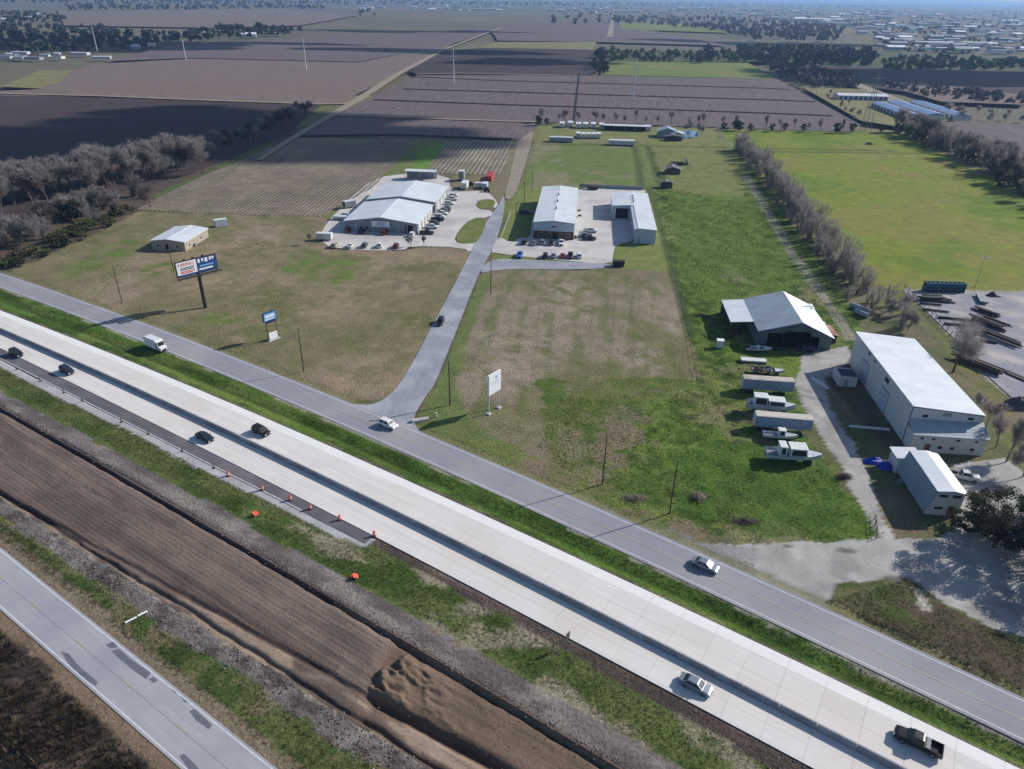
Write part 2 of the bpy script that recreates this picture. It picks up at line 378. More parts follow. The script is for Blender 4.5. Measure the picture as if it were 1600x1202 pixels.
# gravel track through the meadow, yard lanes
def track(pts, w, c, al=0.85, jit=1.5):
    for (a, b_) in zip(pts[:-1], pts[1:]):
        A, B = np.array(G(*a)), np.array(G(*b_)); dd = B - A; L_ = np.hypot(*dd); dd = dd / L_
        t = (tx - A[0]) * dd[0] + (ty - A[1]) * dd[1]; q = np.abs((tx - A[0]) * dd[1] - (ty - A[1]) * dd[0] + jit * w1)
        mm = sst(-q, -w * 1.15, -w * 0.75) * (t > -w) * (t < L_ + w); mixc(c, al * mm)
for off in (-1, 1):
    track([(1165 + off*3,275),(1200 + off*4,330),(1240 + off*4,400),(1290 + off*5,470),(1330 + off*5,530)], 0.9, P(156,150,138), 0.8)
GRV = P(172,168,164)
for poly in ([(1255,555),(1320,540),(1335,560),(1290,590),(1300,640),(1345,720),(1400,840),(1380,850),(1330,760),(1262,645),(1240,600)],
             [(1085,848),(1180,852),(1275,848),(1370,842),(1470,842),(1600,760),(1700,800),(1700,1010),(1560,985),(1470,935),(1430,905),(1300,915),(1290,950),(1320,985),(1200,920),(1110,868)],
             [(1490,725),(1570,715),(1600,740),(1700,760),(1700,860),(1500,860),(1500,800)]):
    m = zone(poly, 3); mixc(GRV, 0.92 * m); mixc(P(142,137,133), 0.7 * m * sst(fbm(tx, ty, 6, 4, 71), 0.5, 0.66)); mixc(P(192,187,181), 0.6 * m * sst(fbm(tx, ty, 4, 4, 73), 0.58, 0.7)); rough[m] = 0.22
m = zone([(850,759),(880,764),(930,782),(1000,806),(1060,832),(1100,850),(1180,856),(1180,905),(1112,872),(1005,824),(900,780)], 1.5); mixc(P(146,142,140), .85 * m); rough[m] = .5
for b in ((1320,862,2.2,0.9),(1232,855,1.2,.6),(1405,905,3,.8)): mixc(P(88,80,76), 0.8 * blob(*b, 1.5))
m = zone([(1290,940),(1300,918),(1420,905),(1480,945),(1560,990),(1700,1060),(1700,1140),(1440,1015),(1330,965)], 3)
mixc(P(100,100,66), m); mixc(P(76,88,44), m * sst(fbm(tx, ty, 4, 4, 75), .48, .64)); mixc(P(96,80,70), 0.85 * m * sst(fbm(ts * .35, tn, 6, 4, 76), .5, .62)); rough[m] = 0.9
m = zone([(1425,915),(1445,920),(1455,955),(1440,950)], 1.5); mixc(P(205,196,180), 0.8 * m)
for pts_ in ([(142,462),(170,425),(205,398),(240,388)], [(150,466),(178,428),(212,402),(246,392)], [(500,392),(430,395),(330,372)]): track(pts_, .5, P(96,112,58), .55, 1.0)
for x_ in (845,868,905,930,962,1000,1022): track([(x_, 440), (x_ - 6, 520), (x_ - 14, 600)], .45, P(104,108,66), .4, 1.2)
for x_ in (790,812,985): track([(x_, 445), (x_ - 14, 560)], .5, P(152,138,120), .45, 1.2)
for a_ in ((1180,250,1420,300),(1230,290,1500,350),(1280,340,1580,410),(1200,265,1450,320)): track([a_[:2], a_[2:]], .6, P(100,112,44), .45, 3)
# ground round the big shed and the storage yard
m = zone([(1320,480),(1420,455),(1545,650),(1600,740),(1600,600),(1490,520)], 3); mixc(P(112,114,66), 0.8 * m); mixc(P(128,116,96), m * 0.8 * sst(fbm(tx, ty, 12, 4, 81), .48, .62))
m = zone([(1413,452),(1600,455),(1760,470),(1760,640),(1600,640),(1540,592),(1490,530)], 1); mixc(P(150,146,146), m); mixc(P(184,172,160), .7 * m * sst(fbm(tx, ty, 8, 4, 83), .54, .66)); rough[m] = 0.4
m = zone([(1290,590),(1330,560),(1350,600),(1420,700),(1390,720),(1340,650)], 2); mixc(P(92,84,72), 0.7 * m)
# margin of the wood and ditch grass by the field
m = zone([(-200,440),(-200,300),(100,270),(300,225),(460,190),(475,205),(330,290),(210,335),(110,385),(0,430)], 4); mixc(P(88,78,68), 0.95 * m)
m = zone([(240,305),(300,278),(420,222),(440,228),(330,290),(250,318)], 3); mixc(P(84,104,52), 0.8 * m)
m = zone([(500,338),(560,300),(650,217),(700,222),(668,272),(600,285),(540,330),(530,350)], 3); mixc(P(108,118,66), 0.9 * m)
m = zone([(652,240),(680,222),(694,226),(668,268),(645,272)], 3); mixc(P(104,138,48), 0.85 * m)
m = zone([(700,282),(760,280),(815,205),(840,205),(800,300),(780,320),(705,300)], 2); mixc(P(124,116,92), 0.8 * m)
# ---- road corridor
nT, nL, hN, hS, gv = (EN(k, ts) for k in ('Ntop', 'Nlow', 'hN', 'hS', 'grav'))
dU, dL, lN, lS, wl_ = (EN(k, ts) for k in ('ditchU', 'ditchL', 'lowN', 'lowS', 'wl'))
def band(a, b, wob=0.7): return (tn + wob * w1 * 2 < a) & (tn + wob * w1 * 2 > b)
m = band(nT + 8.0, nT, 1.2) & (ts > -105) & (ts < SN(*G(1060,845))[0]); mixc(P(104,114,58), 0.75 * m * sst(f1 + fx, .25, .6))
m = band(nT + 2.6, nT, 0.3); mixc(P(126,124,86), 0.7 * m); hz -= 0.15 * m
m = band(nT, nL, 0); mixc(P(120,118,116), m)
m = band(nL + 0.6, hN - 0.5, 0.2)
mixc(P(84,110,42), m); mixc(P(62,86,32), m * sst(fbm(ts * .4, tn, 3, 4, 91), .46, .62)); mixc(P(114,126,64), .7 * m * sst(fbm(ts * .4, tn, 5, 3, 93), .56, .7)); rough[m] = 1.0
md = (nL + hN) / 2 - 0.4; hz -= 0.6 * np.exp(-((tn - md) / 1.8) ** 2) * m
mixc(P(52,76,28), 0.8 * np.exp(-((tn - md + 0.3 * w1) / 0.45) ** 2) * m)
m = band(nL + 0.5, nL - 1.1, 0.5); mixc(P(168,160,148), 0.8 * m * sst(fbm(ts, tn, 6, 3, 95), .38, .5))
m = band(hN + 0.9, hN - 0.2, 0.3); mixc(P(122,112,96), 0.7 * m); mixc(P(70,62,56), 0.5 * m * sst(fbm(ts, tn, 5, 3, 96), .5, .6))
south_grav = (ts < SN(*G(578, 848))[0])
m = band(hS + 0.3, gv - 0.4, 0.25) & south_grav; mixc(P(172,170,172), m); rough[m] = 0.35
m = band(hS + 0.3, gv, 0.3) & ~south_grav; mixc(P(98,88,84), m)
# grass south of the highway
zs = dU + np.interp(ts, [-230, -60, -35, 0, 30, 60], [3.6, 4.0, 4.6, 4.9, 5.2, 5.2])
m = band(gv, zs, 0.7) | (band(hS, zs, .7) & ~south_grav)
mixc(P(98,108,60), m); mixc(P(70,90,38), m * sst(fbm(ts * .5, tn, 4, 4, 101), .46, .62)); mixc(P(156,146,124), .85 * m * sst(fbm(ts * .5, tn, 5, 4, 102), .5, .62) * (ts > -95)); rough[m] = 1.0
m = band(hS + .2, hS - np.interp(ts, [-40, 0, 40], [2.0, 3.2, 3.8]), 0.5) & ~south_grav
mixc(P(104,90,84), 0.9 * m); mixc(P(74,64,60), m * .8 * sst(fbm(ts * .12, tn, 1.6, 3, 103), .5, .62))
m = band(zs, dU, 0.8); mixc(P(124,116,112), m); mixc(P(98,90,88), m * .8 * sst(fbm(ts * .2, tn, 2.5, 4, 105), .48, .6)); mixc(P(150,142,132), m * .6 * sst(fbm(ts * .5, tn, 4, 4, 106), .58, .66)); rough[m] = 0.7
# soil, rubble and grass between the earthwork and the lower road
m = band(dL + 0.4, dL - 4.2, 1.6); mixc(P(118,112,108), m); mixc(P(86,78,74), m * sst(fbm(ts, tn, 2.5, 4, 107), .46, .6)); mixc(P(152,146,138), m * .7 * sst(fbm(ts, tn, 3.5, 4, 108), .56, .66)); rough[m] = 1.0
hz += 0.5 * (fbm(ts, tn, 3, 4, 109) - .5) * m
m = band(dL - 3.4, lN + 2.2, 1.4); mixc(P(96,104,60), m); mixc(P(70,88,42), m * sst(fbm(ts, tn, 3, 4, 111), .46, .6)); mixc(P(130,118,92), m * .8 * sst(fbm(ts, tn, 4, 4, 112), .54, .66)); rough[m] = 1.0
m = band(lN + 2.4, lN - .3, 0.8); mixc(P(132,118,98), m)
m = band(lS + .2, lS - 2.6, 0.8); mixc(P(128,110,90), m)
m = tn + 2 * w1 < lS - 2.2; mixc(P(62,54,50), m); mixc(P(100,86,74), m * sst(fbm(tx, ty, 2.5, 4, 113), .52, .66)); rough[m] = 1.0
m = tn + 2 * w1 < lS - 14.0; mixc(P(92,76,70), m); rough[m] = .4
# ---- relief
amp = np.where(mead, 0.75, 0.12) * (rough > .5); hz += amp * (fbm(tx, ty, 4, 4, 121) - 0.5)
def under(a, b, e=0.35): return (tn < a - e) & (tn > b + e)
for a, b in ((nT, nL), (hN, np.where(south_grav, wl_, hS)), (lN, lS)): hz = np.where(under(a, b), -0.35, hz)
near_road = ((tn < nT + .6) & (tn > nT - .6)) | ((tn < nL + .6) & (tn > nL - .6)) | ((tn < lN + .6) & (tn > lN - .6)) | ((tn < lS + .6) & (tn > lS - .6)) | ((tn < hN + .6) & (tn > hN - .6)) | ((tn < hS + .6) & (tn > hS - .6))
hz = np.where(near_road, np.minimum(hz, 0) * 0.5 - 0.02, hz)
hz = np.where(under(dU, dL, 0.0), -0.3, hz); hz = np.where(under(dU, dL, 0.5), -2.2, hz)
LOTS = {'driveway': None}
def lower(px, d=-0.3):
    global hz
    m = inpoly(tx, ty, [G(*p) for p in px]); hz[m] = d
DRIVE = [(540,630),(575,634),(598,626),(612,614),(625,600),(650,557),(680,500),(710,445),(735,395),(752,358),(775,327),(790,300),(798,268),(806,235),(814,205),(824,192),(838,192),(838,212),(828,245),(815,280),(800,310),(786,345),(770,390),(758,410),(745,435),(722,495),(700,550),(680,600),(665,620),(652,640),(646,655),(650,668),(664,681)]
LOT_A = [(498,374),(510,348),(540,318),(570,288),(610,272),(700,272),(705,300),(760,298),(780,318),(772,328),(748,310),(742,326),(772,330),(766,340),(736,341),(715,362),(709,379),(732,382),(748,370),(735,397),(725,387),(640,384),(632,392),(520,390)]
LOT_M = [(768,392),(776,368),(800,380),(810,372),(830,372),(830,340),(905,290),(1010,292),(1006,318),(993,378),(962,382),(957,400),(958,413),(905,410),(770,396)]
LANE_M = [(748,428),(760,408),(790,404),(860,408),(960,413),(962,418),(900,422),(800,420),(765,424)]
SHED_DK = [(800,338),(832,335),(832,345),(795,352)]
for p in (DRIVE, LOT_A, LOT_M, LANE_M): lower(p)
# ---- build the sheet
keep = in_view(tx, ty, 260, 150, 320).reshape(S2.shape)
ni, nj = S2.shape
q = keep[:-1, :-1] | keep[1:, :-1] | keep[1:, 1:] | keep[:-1, 1:]
ii, jj = np.nonzero(q)
idx = np.arange(ni * nj).reshape(ni, nj)
F = np.c_[idx[ii, jj], idx[ii + 1, jj], idx[ii + 1, jj + 1], idx[ii, jj + 1]]
used = np.unique(F); remap = np.full(ni * nj, -1); remap[used] = np.arange(len(used)); F = remap[F]
T_MAT = mk_terrain('grass_and_soil')
o = obj('ground', np_mesh('ground', np.c_[tx, ty, hz][used], F, T_MAT, {'Col': np.clip(col[used], 0, 1), 'Rough': rough[used]}))
tag(o, kind='structure')
terr_xy = (tx[used], ty[used]); terr_h = hz[used]
from mathutils import kdtree
def ground_z(x, y):
    i = int(np.argmin((terr_xy[0] - x) ** 2 + (terr_xy[1] - y) ** 2)); return float(terr_h[i])

# wide plain to the horizon
PLAIN = mk('far_farmland', P(112,102,92), P(96,96,74), scale=0.004, detail=6, rough=0.95, spec=0.1, c3=P(120,112,88), scale3=0.0012)
n_ = 48; V = [(0, 3000, -3.0)] + [(60000 * math.cos(2 * math.pi * k / n_), 3000 + 60000 * math.sin(2 * math.pi * k / n_), -3.0) for k in range(n_)]
me = bpy.data.meshes.new('plain'); me.from_pydata(V, [], [(0, k + 1, (k + 1) % n_ + 1) for k in range(n_)]); me.materials.append(PLAIN)
tag(obj('plain', me), kind='structure')

# ================================================================== FAR FIELDS (flat sheets, each a little above the one below)
V_ANG = math.atan2(PV[1], PV[0])
def fieldmat(name, a, b, ang=V_ANG, rows=2.4, depth=0.18):
    return mk(name, a, b, scale=0.5, detail=7, rough=0.97, spec=0.08, stretch=(ang, 14, 1.2), c3=tuple(np.array(a) * 0.72 + np.array(b) * .1), scale3=0.011)
FB = fieldmat('ploughed_brown', P(138,122,114), P(106,94,90))
FB2 = fieldmat('ploughed_grey', P(124,112,110), P(94,85,86))
FD = fieldmat('ploughed_dark', P(84,73,74), P(68,59,61))
FG = mk('far_pasture', P(112,128,62), P(98,116,54), scale=0.05, rough=.95, c3=P(126,124,76), scale3=.008, spec=.1)
FO = mk('far_stubble', P(134,130,84), P(120,116,84), scale=0.05, rough=.95, spec=.1)
FT = mk('dirt_track', P(158,148,132), P(140,130,114), scale=.3, rough=.95, spec=.1)
FW = mk('far_scrub', P(86,94,66), P(72,84,58), scale=.05, rough=.95, spec=.1, c3=P(100,96,76), scale3=.01)
far = [
 ('ploughed_field', FD, [(-300,140),(0,149),(250,155),(500,165),(452,208),(380,240),(290,275),(150,310),(-300,390)]),
 ('ploughed_field', FB, [(-150,148),(60,140),(110,112),(150,100),(300,92),(560,98),(705,70),(650,105),(525,163),(250,153)]),
 ('ploughed_field', FB2, [(165,96),(240,78),(330,66),(470,60),(640,52),(782,44),(705,70),(560,97),(300,91)]),
 ('ploughed_field', FB, [(90,18),(440,14),(560,24),(470,40),(330,44),(100,40)]),
 ('pasture', FO, [(0,136),(40,120),(62,110),(112,110),(95,128),(60,139)]),
 ('ploughed_field', FB2, [(452,213),(560,163),(652,118),(910,118),(1215,124),(1345,196),(1330,207),(850,192),(812,219)]),
 ('ploughed_field', FD, [(690,80),(760,75),(930,78),(932,117),(652,117),(640,112)]),
 ('stubble_field', FO, [(775,66),(932,66),(928,78),(748,75)]),
 ('ploughed_field', FB2, [(790,38),(960,36),(1080,60),(1140,72),(930,66),(778,64),(770,52)]),
 ('pasture', FG, [(945,96),(1170,99),(1212,124),(938,118)]),
 ('scrub_land', FW, [(940,78),(1180,80),(1210,98),(944,96)]),
 ('pasture', FG, [(970,36),(1090,38),(1140,52),(970,46)]),
 ('ploughed_field', FD, [(1245,103),(1420,104),(1600,112),(1800,118),(1800,170),(1600,158),(1430,146),(1260,125)]),
 ('scrub_land', FW, [(1200,76),(1360,80),(1600,92),(1800,100),(1800,118),(1600,112),(1240,103)]),
 ('ploughed_field', FB2, [(1420,190),(1500,192),(1800,196),(1800,262),(1600,250),(1500,215)]),
 ('scrub_land', FO, [(1255,138),(1345,140),(1440,176),(1500,186),(1420,202),(1345,190)]),
 ('ploughed_field', FB, [(1360,128),(1440,130),(1600,150),(1600,165),(1470,160)]),
]
for i, (nm, mt, pts) in enumerate(far):
    sheet(nm, [G(*p) for p in pts], 0.10 + 0.035 * i, mt)
def track_sheet(name, cl, w0, z, mat):
    P_ = [Vector(G(*p)) for p in cl]; A, B = [], []
    for i, p in enumerate(P_):
        d = (P_[min(i + 1, len(P_) - 1)] - P_[max(i - 1, 0)]).normalized(); n = Vector((-d.y, d.x)); w = w0[i] if isinstance(w0, (list, tuple)) else w0
        A.append(p + n * w / 2); B.append(p - n * w / 2)
    me = bpy.data.meshes.new(name); k = len(P_)
    me.from_pydata([(p.x, p.y, z) for p in A + B], [], [(i, k + i, k + i + 1, i + 1) for i in range(k - 1)]); me.materials.append(mat)
    return tag(obj(name, me), kind='structure')
ZF = 0.8
track_sheet('farm_road', [(405,252),(450,222),(500,192),(555,160),(620,118),(690,80),(740,60),(785,43)], [4,5,6,9,9,8,8,8], ZF, FT)
track_sheet('farm_road', [(-80,144),(0,147.5),(150,151),(300,157),(500,164),(545,163)], 6, ZF + .02, FT)
track_sheet('farm_road', [(650,117),(720,115.5),(800,117),(900,119)], 6, ZF + .02, FT)
track_sheet('farm_road', [(525,182),(650,186),(800,191),(840,192)], 5, ZF + .02, FT)
track_sheet('farm_road', [(1335,132),(1380,150),(1432,172),(1500,188)], 16, ZF + .02, FT)
track_sheet('farm_road', [(953,58),(955,45),(957,28),(958,20)], [16,14,14,14], ZF + .02, FT)
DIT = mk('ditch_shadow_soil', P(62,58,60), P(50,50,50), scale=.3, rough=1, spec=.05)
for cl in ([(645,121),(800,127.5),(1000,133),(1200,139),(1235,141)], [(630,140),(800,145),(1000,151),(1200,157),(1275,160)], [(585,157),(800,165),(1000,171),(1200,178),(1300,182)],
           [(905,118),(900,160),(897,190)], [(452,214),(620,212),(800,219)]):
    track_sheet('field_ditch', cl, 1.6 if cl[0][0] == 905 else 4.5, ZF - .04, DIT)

# ================================================================== FURROWED FIELDS (real ridges)
def furrows(name, px, spacing, mat, amp=0.16, z=0.06, ca=P(136,124,112), cb=P(92,82,76), seed=1, duty=0.0):
    poly = [np.array(G(*p)) for p in px]; U = np.array([p @ PU for p in poly]); Vv = np.array([p @ PV for p in poly]); n = len(poly)
    us = np.arange(U.min() + .01, U.max(), spacing / 4)
    Vs, Fs, Cs = [], [], []; prev = None; K = 26; o = 0
    for i, u in enumerate(us):
        hits = []
        for a in range(n):
            b = (a + 1) % n
            if (U[a] > u) != (U[b] > u): hits.append(Vv[a] + (u - U[a]) / (U[b] - U[a]) * (Vv[b] - Vv[a]))
        if len(hits) < 2: prev = None; continue
        v = np.linspace(min(hits), max(hits), K); uw = u + 0.25 * (vn(v, v * 0 + 3, 14, seed) - .5)
        ph = math.cos(2 * math.pi * u / spacing)
        k = np.clip(.5 + .5 * ph + 0.9 * (fbm(v, v * 0 + u, 9, 3, seed) - .5), 0, 1)
        X, Y = uw * PU[0] + v * PV[0], uw * PU[1] + v * PV[1]
        Vs.append(np.c_[X, Y, z + amp * ph + 0.06 * vn(v, v * 0 + u, 3, seed)]); Cs.append(ca[None] * k[:, None] + cb[None] * (1 - k[:, None]))
        if prev is not None:
            a = np.arange(K - 1); Fs.append(np.c_[prev + a, o + a, o + a + 1, prev + a + 1])
        prev = o; o += K
    C = np.vstack(Cs); V = np.vstack(Vs)
    big = fbm(V[:, 0], V[:, 1], 22, 4, seed + 5)[:, None]; C = C * (0.78 + 0.5 * big)
    return tag(obj(name, np_mesh(name, V, np.vstack(Fs), mat, {'Col': C, 'Rough': np.full(len(C), .6)})), kind='structure')
FURM = mk_terrain('furrow_soil', 0.8, 0.15, .7, 1.3)
furrows('ploughed_field', [(210,328),(300,284),(455,216),(650,218),(585,292),(505,338),(400,337)], 2.1, FURM, 0.15, seed=3)
furrows('ploughed_field', [(698,222),(803,220),(786,274),(662,271)], 2.6, FURM, 0.2, ca=P(150,142,130), cb=P(88,80,72), seed=8)

# ================================================================== EARTHWORK (bare soil strip under construction)
es, en = np.arange(-225, 45, 0.3), np.linspace(0, 1, 76)
ES, EU = np.meshgrid(es, en, indexing='ij')
top, bot = EN('ditchU', ES), EN('ditchL', ES); ENN = bot + (top - bot) * EU
ex, ey = XY(ES, ENN); trd = EN('tread', ES)
mound_s = SN(*G(600, 1050))[0]
cut = sst(ES + 3.0 * (fbm(ES, ENN, 4, 3, 201) - .5) + 0.35 * (ENN - trd), mound_s - 1.0, mound_s + 1.5)
z = np.full(ES.shape, -0.12); c = np.zeros(ES.shape + (3,)); c[:] = P(126,111,101)
k = sst(fbm(ES * .12, ENN, 3.0, 4, 203), .44, .6)[..., None]; c = c * (1 - k) + P(106,92,84) * k
grv = vn(ENN, ES * 0.02, 0.85, 205); z -= 0.07 * sst(-grv, -.35, -.15); k = sst(-grv, -.3, -.16)[..., None]; c = c * (1 - .3 * k) + P(78,64,58) * .3 * k
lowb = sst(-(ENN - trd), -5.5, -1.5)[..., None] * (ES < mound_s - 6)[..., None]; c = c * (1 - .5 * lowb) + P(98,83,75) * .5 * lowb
bnd = sst(vn(ENN, ES * .01, 2.6, 231), .35, .75)[..., None]; c = c * (.86 + .26 * bnd)
z += 0.10 * (fbm(ES, ENN, 1.6, 4, 207) - .5)
# graded cut beyond the heap: darker, smooth, streaked, and lower
cc = P(116,98,84)[None, None] * (0.55 + .95 * fbm(ES * .05, ENN, 1.4, 5, 209))[..., None]
c = c * (1 - cut[..., None]) + cc * cut[..., None]; z -= cut * 0.45
z += cut * 0.22 * (fbm(ES * .1, ENN, 1.5, 3, 211) - .5)
# heap of loose soil
ds = ES - mound_s + 1.6 * (fbm(ENN, ES * .2, 2.0, 3, 251) - .5) * 2
side = sst(ENN, trd + .6, trd + 1.8) * sst(-ENN, -(top - 1.6), -(top - 3.0)); env = sst(ds, -.5, .4) * np.exp(-np.maximum(ds, 0) / 5.5) * side
rid = 1 - np.abs(2 * fbm(ES * .45 + .5 * ENN, ENN * 1.0 - .25 * ES, 1.7, 3, 213) - 1)
z += env * (0.15 + 1.15 * sst(rid, .5, .97)); c = c * (1 - .5 * env[..., None]) + P(126,106,86) * .5 * env[..., None]
# sandy strip under the tread edge, trenches on both sides
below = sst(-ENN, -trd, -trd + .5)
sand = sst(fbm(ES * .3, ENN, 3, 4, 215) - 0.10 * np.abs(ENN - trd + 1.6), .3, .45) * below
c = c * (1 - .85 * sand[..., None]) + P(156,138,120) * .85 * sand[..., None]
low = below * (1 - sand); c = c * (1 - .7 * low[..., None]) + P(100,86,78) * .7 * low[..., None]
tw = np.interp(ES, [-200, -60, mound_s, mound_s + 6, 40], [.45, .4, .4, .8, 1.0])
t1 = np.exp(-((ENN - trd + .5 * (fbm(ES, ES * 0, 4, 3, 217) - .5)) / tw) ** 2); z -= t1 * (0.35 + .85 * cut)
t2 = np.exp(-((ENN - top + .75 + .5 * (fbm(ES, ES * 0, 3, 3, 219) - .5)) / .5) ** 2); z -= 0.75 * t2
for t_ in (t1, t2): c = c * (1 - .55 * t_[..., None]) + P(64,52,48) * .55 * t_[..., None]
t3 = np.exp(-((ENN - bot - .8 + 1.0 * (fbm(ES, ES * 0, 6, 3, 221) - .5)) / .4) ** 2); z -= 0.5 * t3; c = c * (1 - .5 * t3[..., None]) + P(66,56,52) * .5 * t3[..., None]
z = np.where(EU < .03, -.25, z); z = np.where(EU > .97, -.1, z)
ni2, nj2 = ES.shape; idx = np.arange(ni2 * nj2).reshape(ni2, nj2)
F = np.c_[idx[:-1, :-1].ravel(), idx[1:, :-1].ravel(), idx[1:, 1:].ravel(), idx[:-1, 1:].ravel()]
tread = (.35 + 1.1 * fbm(ES, ENN, 5, 4, 241)) * (1 - cut) * (1 - below) * (1 - t2) * sst(top - ENN, 1.4, 2.2)
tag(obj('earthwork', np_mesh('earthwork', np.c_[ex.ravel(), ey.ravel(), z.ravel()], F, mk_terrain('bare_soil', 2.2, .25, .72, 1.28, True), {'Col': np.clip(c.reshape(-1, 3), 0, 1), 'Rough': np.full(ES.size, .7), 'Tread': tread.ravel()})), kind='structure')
# ================================================================== ROADS
A_SPAN = (-330.0, 75.0)
ASPH = mk('worn_asphalt', P(150,150,156), P(138,138,146), scale=.9, detail=7, rough=.9, stretch=(CA, 9, .8), c3=P(160,158,160), scale3=.06, spec=.25, bump=.01)
ASPH2 = mk('pale_asphalt', P(172,171,175), P(160,160,165), scale=.9, detail=7, rough=.9, stretch=(CA, 10, .9), c3=P(152,153,160), scale3=.09, spec=.25)
PATCH = mk('asphalt_patch', P(112,114,124), P(100,102,112), scale=1.5, rough=.95, spec=.2)
DARKA = mk('fresh_asphalt', P(104,101,106), P(92,90,96), scale=.8, detail=6, rough=.9, stretch=(CA, 8, .8), c3=P(114,111,114), scale3=.12, spec=.25)
WHITE = mk('road_paint_white', P(226,226,228), P(196,196,198), scale=1.3, rough=.7)
YELLOW = mk('road_paint_yellow', P(186,172,124), P(166,158,128), scale=1.2, rough=.7)
CRACK = mk('tar_seal', P(96,96,102), P(112,112,118), scale=2, rough=.8)
fr = strip('frontage_road', 'Ntop', 'Nlow', *A_SPAN, 0.05, ASPH, .55, -.45); tag(fr, kind='structure')
for nm, k, d in (('edge_line', 'Ntop', -.12), ('edge_line', 'Nlow', .22)):
    strip(nm, k, k, *A_SPAN, 0.054, WHITE, d + .07, d - .07, parent=fr)
midf = lambda S, off=0: (EN('Ntop', S) + EN('Nlow', S)) / 2 + off
def poly_strip(name, S, na, nb, z, mat, parent=None):
    A, B = XY(S, na), XY(S, nb); n = len(S)
    V = np.vstack([np.c_[A[0], A[1], np.full(n, z)], np.c_[B[0], B[1], np.full(n, z)]])
    return obj(name, np_mesh(name, V, [(n + i, n + i + 1, i + 1, i) for i in range(n - 1)], mat, smooth=False), parent)
S_ = np.linspace(*A_SPAN, 110)
poly_strip('centre_line', S_, midf(S_, .09), midf(S_, -.02), .054, YELLOW, fr)
poly_strip('joint_seal', S_, midf(S_, -.25), midf(S_, -.30), .0535, CRACK, fr)
lr = strip('lower_road', 'lowN', 'lowS', -240, 50, 0.05, ASPH2, .35, -.35); tag(lr, kind='structure')
strip('edge_line', 'lowN', 'lowN', -240, 50, 0.054, WHITE, .03, -.13, parent=lr)
strip('edge_line', 'lowS', 'lowS', -240, 50, 0.054, WHITE, .13, -.03, parent=lr)
mid2 = lambda S, o_=0: (EN('lowN', S) + EN('lowS', S)) / 2 + o_
for px in ((57,946),(128,1006),(202,1068),(284,1140),(0,899)):
    s = SN(*G(*px))[0]; S = np.linspace(s - 1.5, s + 1.5, 3); poly_strip('lane_dash', S, mid2(S, .07), mid2(S, -.07), .054, YELLOW, lr)
poly_strip('joint_seal', np.linspace(-240, 50, 60), mid2(np.linspace(-240, 50, 60), -.1), mid2(np.linspace(-240, 50, 60), -.15), .0535, CRACK, lr)
for pts in ([(95,1018),(108,1022),(122,1040),(153,1066),(150,1072),(138,1066),(110,1042)], [(174,1018),(186,1014),(204,1030),(236,1052),(228,1062),(206,1046),(182,1026)],
            [(165,1008),(178,1002),(184,1012),(172,1014)], [(232,1062),(240,1058),(247,1064),(240,1068)], [(296,1112),(304,1108),(322,1124),(332,1134),(326,1140),(306,1126)],
            [(266,1076),(272,1080),(279,1085),(272,1083)], [(281,1088),(290,1093),(297,1100),(288,1097)], [(280,1182),(288,1178),(304,1194),(318,1210),(300,1210)]):
    sheet('patch', [G(*p) for p in pts], .0528, PATCH, kind=None, parent=lr)
# side road, lots and lanes
GRVR = mk('gravel_road', P(154,156,164), P(138,140,150), scale=.9, detail=8, rough=.95, stretch=(V_ANG, 7, .9), c3=P(170,172,178), scale3=.12, spec=.2, bump=.02)
CONC = mk('lot_concrete', P(208,203,198), P(194,189,184), scale=.5, detail=7, rough=.9, c3=P(178,173,169), scale3=.08, spec=.25)
def smooth_poly(px, n=3):
    p = [np.array(G(*q)) for q in px]
    for _ in range(n - 1):
        r = []
        for i in range(len(p)):
            a, b = p[i], p[(i + 1) % len(p)]; r += [a * .75 + b * .25, a * .25 + b * .75]
        p = r
    return [tuple(q) for q in p]
sheet('side_road', smooth_poly(DRIVE[:12] + DRIVE[21:], 3), 0.046, GRVR)
sheet('dirt_lane', smooth_poly([(786,312),(797,272),(804,240),(812,212),(818,198),(828,196),(834,208),(824,246),(813,282),(801,312)], 3), 0.052, FT)
TRK = mk('wheel_track', P(172,174,182), P(160,162,170), scale=1.0, rough=.95, stretch=(V_ANG, 9, .8))
sheet('parking_lot', smooth_poly(LOT_A, 2), 0.038, CONC)
sheet('parking_lot', smooth_poly(LOT_M, 2), 0.038, CONC)
sheet('access_lane', smooth_poly(LANE_M, 3), 0.042, GRVR)
LAWN = mk('mown_grass', P(112,122,64), P(98,110,54), scale=1.2, detail=7, rough=.95, c3=P(130,124,84), scale3=.15, spec=.1)
for isl in ([(710,377),(718,360),(738,341),(763,342),(748,378),(732,382)], [(742,326),(750,311),(776,312),(770,327)]):
    sheet('grass_island', smooth_poly(isl, 3), 0.09, LAWN)
sheet('storage_yard', [G(*p) for p in [(1418,458),(1600,461),(1760,466),(1760,640),(1600,640),(1545,590),(1496,535)]], 0.18, mk('yard_gravel', P(150,150,158), P(136,136,146), scale=.5, detail=8, rough=.95, c3=P(186,176,168), scale3=.12, spec=.2))

